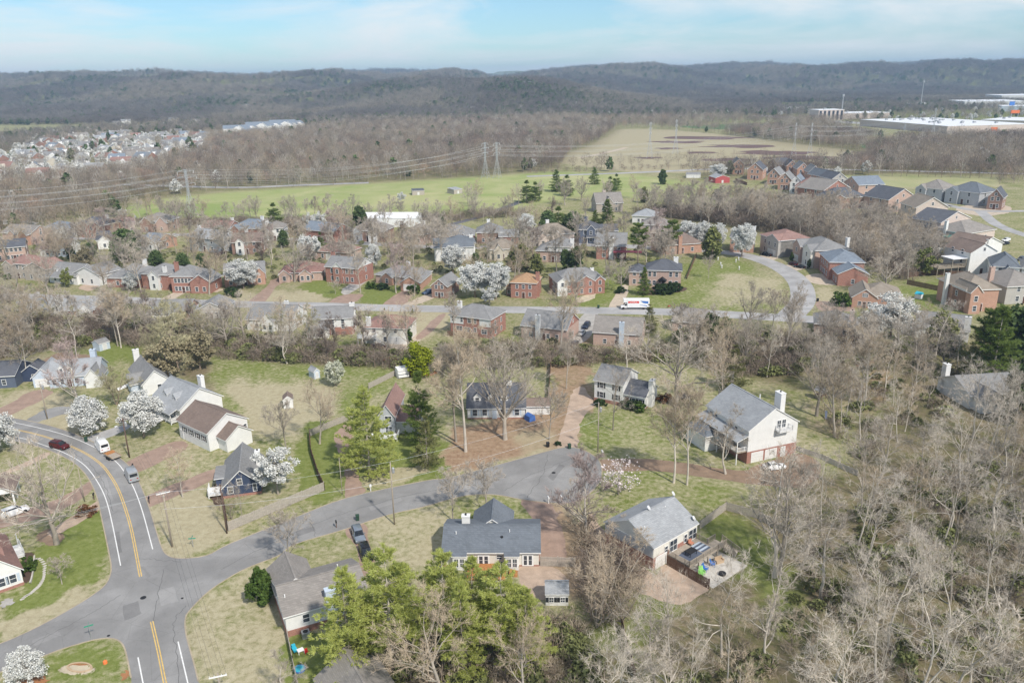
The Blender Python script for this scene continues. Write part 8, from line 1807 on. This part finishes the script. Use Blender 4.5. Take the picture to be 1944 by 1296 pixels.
# ------------------------------------------------------------------ woods
HOUSE_TEST = FOOT
def free(x, y, m=2.0):
    for o, e, n, L, D in HOUSE_TEST:
        dx, dy = x - o[0], y - o[1]
        u = dx * e[0] + dy * e[1]; v = dx * n[0] + dy * n[1]
        if -m < u < L + m and -m - 1 < v < D + m: return False
    return True
ROADPX = [near_road]
def samples(poly, n, mind, maxtry=20, seed=1, avoid=True, exclude=()):
    rs = random.Random(seed)
    W = [G(min(max(p[0], -400), 2400), p[1])[:2] for p in poly]
    x0, x1 = min(p[0] for p in W), max(p[0] for p in W); y0, y1 = min(p[1] for p in W), max(p[1] for p in W)
    out = []; cell = {}
    cs = mind
    tries = n * maxtry
    while len(out) < n and tries > 0:
        tries -= 1
        x = rs.uniform(x0, x1); y = rs.uniform(y0, y1)
        px, py = proj(x, y, 0.0)
        if not inpoly(px, py, poly): continue
        if any(inpoly(px, py, e) for e in exclude): continue
        if avoid and not free(x, y): continue
        k = (int(x // cs), int(y // cs)); bad = False
        for i in (-1, 0, 1):
            for j in (-1, 0, 1):
                for q in cell.get((k[0] + i, k[1] + j), ()):
                    if (q[0] - x) ** 2 + (q[1] - y) ** 2 < mind * mind: bad = True
        if bad: continue
        cell.setdefault(k, []).append((x, y)); out.append((x, y))
    return out
WR = [(1530, 1040), (1600, 985), (1680, 930), (1760, 880), (1944, 850), (2120, 830), (2150, 1480), (1120, 1480), (1150, 1360), (1260, 1280), (1380, 1230), (1480, 1180)]
WR2 = [(1570, 690), (1700, 650), (1820, 650), (1840, 690), (1800, 790), (1700, 840), (1640, 880), (1560, 840)]
ADJ = {'thin': 'pale', 'thin3': 'tan', 'thin4': 'crooked', 'syc': 'white', 'syc2': 'crooked', 'oak2': 'tan', 'tall2': 'pale', 'fan': 'broad', 'dark': 'dark', 'maple': 'pinkish', 'olive': 'olive', 'oak': 'spreading'}
def wood(poly, n, mind, kinds, hr, label, group, seed, excl=()):
    rs = random.Random(seed)
    for x, y in samples(poly, n, mind, seed=seed, exclude=excl):
        kd = rs.choice(kinds); hh = rs.uniform(*hr); plant(B_, kd, (x, y, 0), hh, ('tall ' if hh > sum(hr) / 2 else 'small ') + ADJ.get(kd, 'grey') + ' ' + label, group, rs.uniform(0, 6.28), rs.uniform(0.85, 1.25))
wood(WR, 76, 4.6, ['thin', 'thin2', 'thin3', 'thin4', 'thin', 'thin4', 'syc2', 'thin2'], (11, 18), 'bare tree in the dense bare woods below the tall white house', 'right hand woods', 5)
wood(WR2, 26, 6.0, ['thin', 'thin2', 'thin3', 'oak', 'syc'], (11, 16), 'bare tree in the woods beside the grey roofed house with white chimney', 'upper right woods', 6)
wood([(1290, 650), (1480, 640), (1640, 650), (1640, 690), (1560, 730), (1400, 730), (1310, 690)], 20, 7, ['thin2', 'oak2', 'thin', 'small', 'fan'], (9, 14), 'bare tree in the gardens between the street and the tall white house', 'garden woods', 7)
wood([(-60, 600), (60, 590), (200, 600), (300, 625), (440, 640), (640, 655), (800, 670), (800, 690), (620, 680), (420, 668), (330, 660), (200, 640), (60, 640), (-60, 680)], 40, 6, ['oak', 'oak2', 'tall', 'dark', 'olive', 'small'], (9, 15), 'bare tree in the tangled belt behind the street gardens', 'belt behind the street', 8)
wood([(-40, 470), (200, 440), (400, 435), (700, 440), (1000, 440), (1280, 460), (1280, 545), (900, 535), (600, 510), (300, 530), (-40, 520)], 66, 10, ['oak', 'oak2', 'maple', 'small', 'dark', 'fan'], (10, 15), 'bare garden tree among the estate houses', 'estate garden trees', 10)
FOOTROW = []
for i, x in enumerate(list(range(272, 400, 10)) + list(range(430, 500, 15)) + list(range(540, 680, 14)) + list(range(700, 1000, 22))):
    yy = 416 + rnd.uniform(-5, 7)
    q = G(x + rnd.uniform(-5, 5), yy)
    if free(q[0], q[1]): FOOTROW.append(q)
wood([(850, 390), (1000, 380), (1130, 360), (1200, 365), (1230, 400), (1130, 410), (960, 425)], 12, 12, ['oak', 'oak2', 'dark', 'fan'], (9, 14), 'bare tree on the hillside beside the meadow track', 'hillside trees', 12)
ws = samples([(1190, 410), (1280, 392), (1420, 402), (1560, 408), (1680, 435), (1780, 500), (1720, 540), (1640, 515), (1520, 455), (1420, 432), (1340, 424)], 150, 5.5, 20, 9)
ws += samples([(-60, 500), (0, 440), (300, 438), (700, 446), (1000, 446), (1280, 462), (1300, 500), (1180, 560), (900, 575), (600, 560), (300, 560), (-60, 555)], 56, 13, 20, 19)
nr = np.random.RandomState(3); f_ = np.concatenate([nr.uniform(.65, .9, len(ws)), nr.uniform(.5, .78, len(FOOTROW))])
scatter('woodland_strips', 'leafless wood between the two estates and along the foot of the meadow', 'woodland', [(x, y, 0) for x, y in ws] + [(q[0], q[1], 0) for q in FOOTROW], nr.choice([10, 11, 12, 13], len(f_)), np.stack([f_ * 1.1, f_ * 1.1, f_], -1))
print('bare trees', NTREE)
# shrubby undergrowth and smaller trees, uncountable
def understory(poly, n, seed, kinds, sc=(0.5, 1.3), excl=()):
    s = samples(poly, n, 1.3, 6, seed, True, excl); rs = np.random.RandomState(seed)
    P = [(x, y, 0.0) for x, y in s]; pid = rs.choice(kinds, len(s)); f = rs.uniform(sc[0], sc[1], len(s))
    return P, pid, np.stack([f * rs.uniform(0.8, 1.3, len(s)), f * rs.uniform(0.8, 1.3, len(s)), f], -1)
acc = [understory(WR, 420, 31, [7, 8, 9, 9], (0.35, 0.9)), understory(WR2, 150, 32, [7, 8, 9], (0.35, 0.9)), understory([(-60, 610), (200, 605), (430, 645), (640, 662), (840, 690), (835, 712), (640, 694), (430, 684), (200, 650), (-60, 690)], 700, 33, [7, 7, 8, 9]),
       understory([(1280, 640), (1640, 650), (1640, 700), (1400, 720), (1310, 690)], 320, 34, [7, 8, 9]), understory([(1200, 405), (1420, 400), (1680, 432), (1780, 500), (1720, 540), (1520, 455), (1340, 422)], 800, 35, [7, 7, 8], (0.8, 1.8)),
       understory([(760, 1180), (1090, 1190), (1150, 1300), (1130, 1400), (740, 1400), (720, 1250)], 200, 36, [8, 8, 9], (0.5, 1.0)), understory([(1100, 1010), (1140, 1000), (1230, 1090), (1180, 1190), (1110, 1180)], 130, 37, [8, 8, 7]), understory([(0, 470), (1280, 450), (1290, 540), (900, 540), (0, 530)], 700, 38, [7, 8, 9, 9], (0.3, 0.7)), understory([(250, 422), (400, 420), (690, 420), (1000, 400), (1000, 412), (690, 432), (250, 432)], 420, 39, [7, 7, 8], (0.6, 1.2)), understory([(840, 660), (1050, 655), (1180, 668), (1280, 660), (1280, 690), (1180, 690), (1050, 700), (850, 700)], 260, 41, [7, 8, 8, 9], (0.5, 1.0))]
P_ = sum([a[0] for a in acc], []); scatter('undergrowth', 'tangled bare undergrowth and low scrub between the trees', 'undergrowth', P_, np.concatenate([a[1] for a in acc]), np.concatenate([a[2] for a in acc]))

# far woodland: belts on the valley floor and the wooded hills
SUBDIV = [(-260, 330), (0, 296), (130, 262), (280, 258), (395, 258), (395, 292), (300, 318), (180, 338), (0, 350), (-260, 370)]
STORE = [(1420, 232), (1560, 226), (1944, 206), (2150, 202), (2150, 262), (1700, 268), (1480, 240)]
def belt(poly, n, mind, seed, w, excl=(), dk=False):
    s = samples(poly, n, mind, 8, seed, False, excl); rs = np.random.RandomState(seed)
    P = np.array([(x, y, 0.0) for x, y in s]); P[:, 2] = terrain(P[:, 0], P[:, 1])
    pid = rs.choice(10, len(s), p=w)
    nz = vnoise(P[:, 0] / 60, P[:, 1] / 60, 4)
    pid = np.where((nz > 0.66) & (pid < 3), 2, pid)
    if dk: pid = np.where(pid < 5, 14 + pid % 3, pid)
    f = rs.uniform(0.75, 1.25, len(s))
    return P, pid, np.stack([f * rs.uniform(0.9, 1.25, len(s)), f * rs.uniform(0.9, 1.25, len(s)), f], -1)
wbelt = [0.32, 0.27, 0.22, 0.07, 0.10, 0.015, 0.005, 0, 0, 0]
rus = [0.15, 0.2, 0.1, 0.5, 0.05, 0, 0, 0, 0, 0]
A_ = [belt(WOODS[0], 6500, 5.0, 51, wbelt, [SUBDIV]), belt(WOODS[1], 4200, 5.5, 52, wbelt, [STORE, FIELD3, [(1640, 268), (1700, 264), (1706, 276), (1642, 282)]]), belt([(400, 262), (560, 262), (620, 285), (480, 300), (380, 300)], 260, 6, 53, rus), belt([(1000, 330), (1280, 322), (1400, 318), (1640, 320), (1950, 330), (1950, 324), (1640, 313), (1300, 316), (1000, 324)], 260, 7, 54, [.2, .1, .1, 0, 0, .05, 0, .35, .2, 0]),
      belt([(1100, 228), (1300, 226), (1560, 232), (1640, 262), (1500, 268), (1380, 256), (1260, 246), (1170, 244)], 900, 7, 55, wbelt, [[(1290, 238), (1480, 236), (1480, 246), (1380, 250)]]), belt([(-200, 440), (0, 425), (130, 408), (250, 392), (230, 412), (120, 428), (0, 445)], 260, 5, 56, wbelt), belt([(180, 258), (400, 245), (500, 235), (1100, 214), (1500, 205), (1950, 195), (1950, 210), (1500, 222), (1100, 228), (500, 252), (400, 258)], 5200, 9, 57, [0.28, 0.2, 0.25, 0.02, 0.05, 0.18, 0.02, 0, 0, 0], [STORE], True), belt([(-260, 268), (0, 262), (180, 246), (400, 236), (560, 224), (560, 236), (400, 258), (180, 262), (0, 296), (-260, 320)], 2600, 9, 58, [0.26, 0.2, 0.25, 0.02, 0.05, 0.14, 0.08, 0, 0, 0], (), True),
      belt(SUBDIV, 560, 8, 59, [0.22, 0.16, 0.08, 0, 0.03, 0.07, 0.44, 0, 0, 0]), belt([(1480, 234), (1700, 222), (1950, 212), (1950, 226), (1600, 240)], 260, 14, 60, [0.35, 0.2, 0.2, 0, 0, 0.15, 0.1, 0, 0, 0]), belt([(1600, 332), (1950, 338), (1950, 346), (1900, 352), (1880, 340), (1600, 334)], 200, 6, 61, wbelt)]
def hills():
    rs = np.random.RandomState(77)
    Y = np.exp(rs.uniform(np.log(1750), np.log(6500), 95000)); U = rs.uniform(-0.78, 0.78, 95000); X = U * Y
    Z = terrain(X, Y)
    px, py = proj(X, Y, Z)
    k = (py < 238) & (px > -60) & (px < 2010) & ~((px > 1480) & (py > 196) & (Y < 2400))
    # drop points hidden behind nearer ground
    X, Y, Z, px, py = X[k], Y[k], Z[k], px[k], py[k]
    o = np.argsort(Y); X, Y, Z, px, py = X[o], Y[o], Z[o], px[o], py[o]
    low = np.full(520, 9999.0); keep = np.zeros(len(X), bool); b = np.clip(((px + 60) / 4).astype(int), 0, 519)
    for i in range(len(X)):
        if py[i] < low[b[i]] + 6: keep[i] = True
        low[b[i]] = min(low[b[i]], py[i])
    X, Y, Z = X[keep], Y[keep], Z[keep]
    n = len(X); pid = rs.choice(10, n, p=[0.34, 0.2, 0.32, 0.02, 0.05, 0.07, 0, 0, 0, 0]); pid = np.array([14, 16, 15, 15, 16, 5])[np.minimum(pid, 5)]
    fold_tone = fbm(X / 300, Y / 420, 44); pid = np.where(pid > 5, np.where(fold_tone > 0.12, 16, np.where(fold_tone < -0.12, 15, 14)), pid)  # lighter and darker twig patches paint in the lit and shaded hill folds
    nz = vnoise(X / 160, Y / 160, 21); pid = np.where((nz > 0.74) & (rs.uniform(size=n) < 0.35), 5, pid)
    f = rs.uniform(0.8, 1.2, n); wd = np.maximum(1.0, Y / 1900) * 1.25
    return np.stack([X, Y, Z], -1), pid, np.stack([f * wd, f * wd, f * np.maximum(1, wd * 0.75)], -1)
hp = hills(); print('hill trees', len(hp[0]))
scatter('valley_woodland', 'grey brown leafless woodland filling the valley floor', 'woodland', np.concatenate([a[0] for a in A_]), np.concatenate([a[1] for a in A_]), np.concatenate([a[2] for a in A_]))
scatter('hill_woodland', 'blue grey leafless woodland covering the distant hills', 'woodland', *hp)
# ------------------------------------------------------------------ distant subdivision, shops and flats
rs8 = random.Random(88)
def simple_house(name, label, cat, P, ang, L, D, h, rise, wall, rm, group, roof='gx', z=0.0, chim=False):
    r = empty(name, (P[0], P[1], z), ang); r_ = MB(); w = MB()
    u0, v0, u1, v1 = -L / 2, -D / 2, L / 2, D / 2; w.box(u0, v0, -0.4, u1, v1, h)
    if roof == 'gx':
        w.prism([(v0, h), (v1, h), (0, h + rise)], u0 + .01, u1 - .01, 'x'); sl = rise / (D / 2); o = 0.4; P5 = [(v0 - o, h - o * sl), (v0 - o, h - o * sl + .25), (0, h + rise + .25), (v1 + o, h - o * sl + .25), (v1 + o, h - o * sl), (0, h + rise)]
        r_.prism(P5, u0 - .3, u1 + .3, 'x', 1, [1, 0, 0, 1, 1, 1])
    else: r_.box(u0 - .2, v0 - .2, h, u1 + .2, v1 + .2, h + rise)
    w.build('wall', M[wall], r); r_.build('roof', [M[rm], M['trim']], r)
    if chim: MB().box(u0 - 0.4, -0.6, -0.3, u0 + 0.8, 0.6, h + rise + 1.2).build('chimney', M['white'], r)
    if roof == 'gx':
        g = MB(); g.box(-L * 0.12, v0 - 1.5, -0.3, L * 0.3, 0, h * 0.9); g.prism([(-L * 0.12, h * .9), (L * 0.3, h * .9), (L * 0.09, h * .9 + rise * .8)], v0 - 1.5, 0, 'y'); g.build('front_gable', M['white' if wall != 'tansid' else wall], r)
    tag(r, label, cat, group); return r
far_spots = samples(SUBDIV, 105, 21, 40, 71, False)
for i, (x, y) in enumerate(far_spots):
    wl2 = rs8.choice(['white', 'white', 'tansid', 'pinkbrick', 'graysid', 'redbrick', 'white']); rm = rs8.choice(['rgray', 'rlight', 'rgray', 'rblue', 'rtaupe', 'rred', 'rlight'])
    cw = {'white': 'white', 'tansid': 'tan', 'pinkbrick': 'pink brick', 'graysid': 'grey', 'redbrick': 'red brick'}[wl2]; cr = {'rgray': 'grey', 'rlight': 'pale', 'rblue': 'blue grey', 'rtaupe': 'taupe', 'rred': 'red brown'}[rm]
    simple_house('house', '%s walled house with %s roof in the distant subdivision beyond the power lines' % (cw, cr), 'house', (x, y), rs8.choice([0.3, 0.35, 1.9, -0.4]) + rs8.uniform(-.2, .2), rs8.uniform(15, 20), rs8.uniform(11, 14), rs8.uniform(4.5, 7.5), rs8.uniform(3.4, 4.6), wl2, rm, 'houses of the distant subdivision', chim=rs8.random() < 0.6)
# pale blue roofed apartment complex
for i, (x, y, L, h) in enumerate([(447, 257, 42, 9), (470, 256, 40, 9), (492, 253, 48, 11), (515, 252, 44, 10), (538, 250, 52, 12), (560, 249, 40, 10), (480, 259, 36, 6)]):
    q = G(x, y); simple_house('apartment_block', 'white apartment block with blue grey roof in the distant complex', 'building', q, 0.25 + 0.9 * (i % 2), L * .8, 18, h * 1.15, 5, 'white', 'rblue', 'white apartment complex')
# scattered houses on the slopes
for i, (x, y, L, wl2, lb) in enumerate([(240, 236, 30, 'white', 'white building in a clearing at the foot of the wooded hills'), (222, 240, 20, 'white', 'small white building beside the clearing'), (467, 205, 34, 'tansid', 'pale house at the top of the hillside clearing'), (505, 207, 26, 'white', 'white house beside the hillside clearing'), (20, 228, 40, 'white', 'long white building at the foot of the hills beyond the subdivision'), (605, 222, 26, 'white', 'white house at the foot of the middle hill'), (815, 182, 30, 'white', 'white house on the wooded slope'), (875, 152, 26, 'tansid', 'tan house near the ridge top'), (917, 154, 26, 'tansid', 'tan house on the ridge beyond the other one'), (1000, 163, 40, 'tansid', 'pale villa on top of the round wooded hill'), (1665, 140, 46, 'white', 'larger white house on the high ridge slope'), (1696, 140, 30, 'white', 'smaller white house on the high ridge slope'), (895, 212, 30, 'white', 'white house below the round hill'), (330, 232, 30, 'tansid', 'tan house at the wood edge below the wooded hills'), (372, 236, 26, 'white', 'white house beside the tan one below the wooded hills')]):
    # follow the ray to the terrain
    d = ray(x, y); t0 = np.linspace(1200, 6000, 3000); pts = d[None] * (t0 / d[1])[:, None]; zz = pts[:, 2] + CAMH; hit = np.where(zz <= terrain(pts[:, 0], pts[:, 1]) + 0.5)[0]
    if len(hit) == 0: continue
    p = pts[hit[0]]; zt = float(terrain(p[0], p[1]))
    simple_house('house', lb, 'house', p, rs8.uniform(-.4, .4), L * .62, 10, 6, 3.5, wl2, 'rgray', None, z=zt + 1.0)
# shops and warehouses on the right
def box_building(label, A, B, D, h, wall, roofm, n=0, name='warehouse', units=0):
    H = House(label, A, B, D, 1, name=name, cat='building'); mb = MB(); mb.box(0, 0, -0.3, H.L, D, h); mb.build('wall', M[wall], H.root); MB().box(-.2, -.2, h, H.L + .2, D + .2, h + .5).build('roof', M[roofm], H.root)
    for i in range(n):
        MB().box(H.L * (i + .2) / n, -0.3, 1.0, H.L * (i + .7) / n, -0.02, h - 1.2).build('window_bay', M['glass'], H.root)
    for i in range(units):
        u = rs8.uniform(.08, .9) * H.L; v = rs8.uniform(.15, .85) * D; MB().box(u, v, h + .5, u + 3.5, v + 3, h + 2.6).build('roof_unit', M['metal'], H.root)
    return H
box_building('huge white flat roofed store with orange corner beyond the marsh', (1632, 239), (1797, 254), 120, 9, 'palebrick', 'whitemetal', 0, 'store', 26)
q = G(1884, 253); r = empty('store_sign', (q[0], q[1] - 2, 0)); MB().box(-4, -0.6, 3, 4, 0.6, 7.5).build('panel', M['orange'], r); MB().box(-3.5, -0.4, -.2, -3, 0.4, 3).build('post', M['metal'], r); MB().box(3, -0.4, -.2, 3.5, 0.4, 3).build('post', M['metal'], r); tag(r, 'orange sign panel at the corner of the huge white store', 'sign')
box_building('long white flat roofed store with tan front and roof sign', (1860, 240), (1990, 244), 90, 9, 'tansid', 'whitemetal', 0, 'store', 8)
q = G(1925, 226); r = empty('store_sign', (q[0], q[1], 0)); MB().box(-7, -1, 9, 7, 1, 14).build('panel', M['orange'], r); MB().box(-6, -.5, -.2, -5, .5, 9).build('post', M['metal'], r); MB().box(5, -.5, -.2, 6, .5, 9).build('post', M['metal'], r); tag(r, 'orange roof sign above the long tan fronted store', 'sign')
box_building('pale office block with dark vertical window bays beyond the marsh', (1553, 229), (1601, 228), 40, 17, 'palebrick', 'whitemetal', 6, 'office_building', 2)
for i in range(60):
    q = G(rs8.uniform(1500, 1960), rs8.uniform(222, 238)); c_ = rs8.choice([WH, SV, BK, GR, MR, BLU]); r = empty('parked_car', (q[0], q[1], .07), rs8.choice([0.2, 1.77])); MB().box(-2.3, -.9, .3, 2.3, .9, .95).build('body', c_, r); MB().box(-1.3, -.8, .95, .9, .8, 1.5).build('cabin', M['carglass'], r); tag(r, 'tiny car in the distant store parking lots', 'car', 'cars in the distant lots')
for lab, A, B, D, h, wl2 in [('long low pale warehouse right of the office block', (1602, 226), (1690, 224), 60, 9, 'palebrick'), ('low white shop in front of the distant warehouses', (1450, 212), (1530, 212), 60, 8, 'white'), ('white shop block below the round hill', (1110, 219), (1175, 219), 50, 9, 'white'), ('long pale depot along the valley floor', (1300, 210), (1410, 209), 50, 8, 'palebrick'), ('small white shop beside the round hill', (1240, 206), (1280, 206), 40, 8, 'white'), ('white warehouse cluster below the high ridge', (1830, 206), (1944, 205), 120, 14, 'white'), ('pale blue warehouse in front of the white cluster', (1900, 212), (1975, 212), 60, 10, 'lightblue'), ('low white shop among the distant car parks', (1730, 204), (1775, 203), 50, 8, 'white'), ('white store block behind the pale blue warehouse', (1900, 196), (2000, 195), 120, 18, 'white'), ('small white kiosk at the meadow edge woods', (1596, 254), (1615, 254), 20, 5, 'white'), ('low white building on the valley road', (1365, 214), (1395, 214), 30, 7, 'white')]:
    box_building(lab, A, B, D, h, wl2, 'whitemetal', 0, 'store', 2)
q = G(1919, 211); r = empty('store_sign', (q[0], q[1], 0)); MB().box(-5, -.8, 10, 5, .8, 18).build('panel', M['blue'], r); MB().box(-1, -.6, -.2, 1, .6, 10).build('post', M['metal'], r); tag(r, 'tall blue sign panel among the distant white stores', 'sign')
q = G(1747, 206); r = empty('radio_mast', (q[0], q[1], 0)); MB().tube([(0, 0, -.5), (0, 0, 62)], [.9, .4], 6).build('mast', M['lattice'], r); MB().tube([(0, 0, 55), (0, 0, 58)], 2.0, 8).build('antenna_ring', M['lattice'], r); tag(r, 'tall slim communications mast behind the distant stores', 'mast')
q = G(1597, 222); r = empty('radio_mast', (q[0], q[1], 0)); MB().tube([(0, 0, -.5), (0, 0, 40)], [.8, .4], 6).build('mast', M['lattice'], r); MB().tube([(0, 0, 36), (0, 0, 40)], 1.8, 8).build('antenna_ring', M['lattice'], r); tag(r, 'slim mast rising behind the office block', 'mast')
road_line([(1380, 216), (1480, 222), (1600, 232), (1720, 236), (1850, 232), (2000, 230)], 40, 0.06, ASPH2, 'parking_lot'); road_line([(1780, 246), (1860, 244), (1990, 250)], 50, 0.07, ASPH2, 'parking_lot')
road_line([(980, 232), (1100, 222), (1300, 216), (1440, 214)], 22, 0.06, ASPH2, 'highway')
# ------------------------------------------------------------------ air
hz = MB(); hz.box(-14800, -400, -1.5, 14800, 11700, max(ZMAX + 30, 120))
t = bpy.data.materials.new('haze'); t.use_nodes = True; nt = t.node_tree; nt.nodes.clear(); o_ = nt.nodes.new('ShaderNodeOutputMaterial'); v_ = nt.nodes.new('ShaderNodeVolumePrincipled')
v_.inputs['Color'].default_value = (0.50, 0.72, 1.0, 1); v_.inputs['Density'].default_value = 0.00012; v_.inputs['Anisotropy'].default_value = 0.0
nt.links.new(v_.outputs[0], o_.inputs['Volume'])
hb = hz.build('haze', t); tag(hb, kind='stuff')
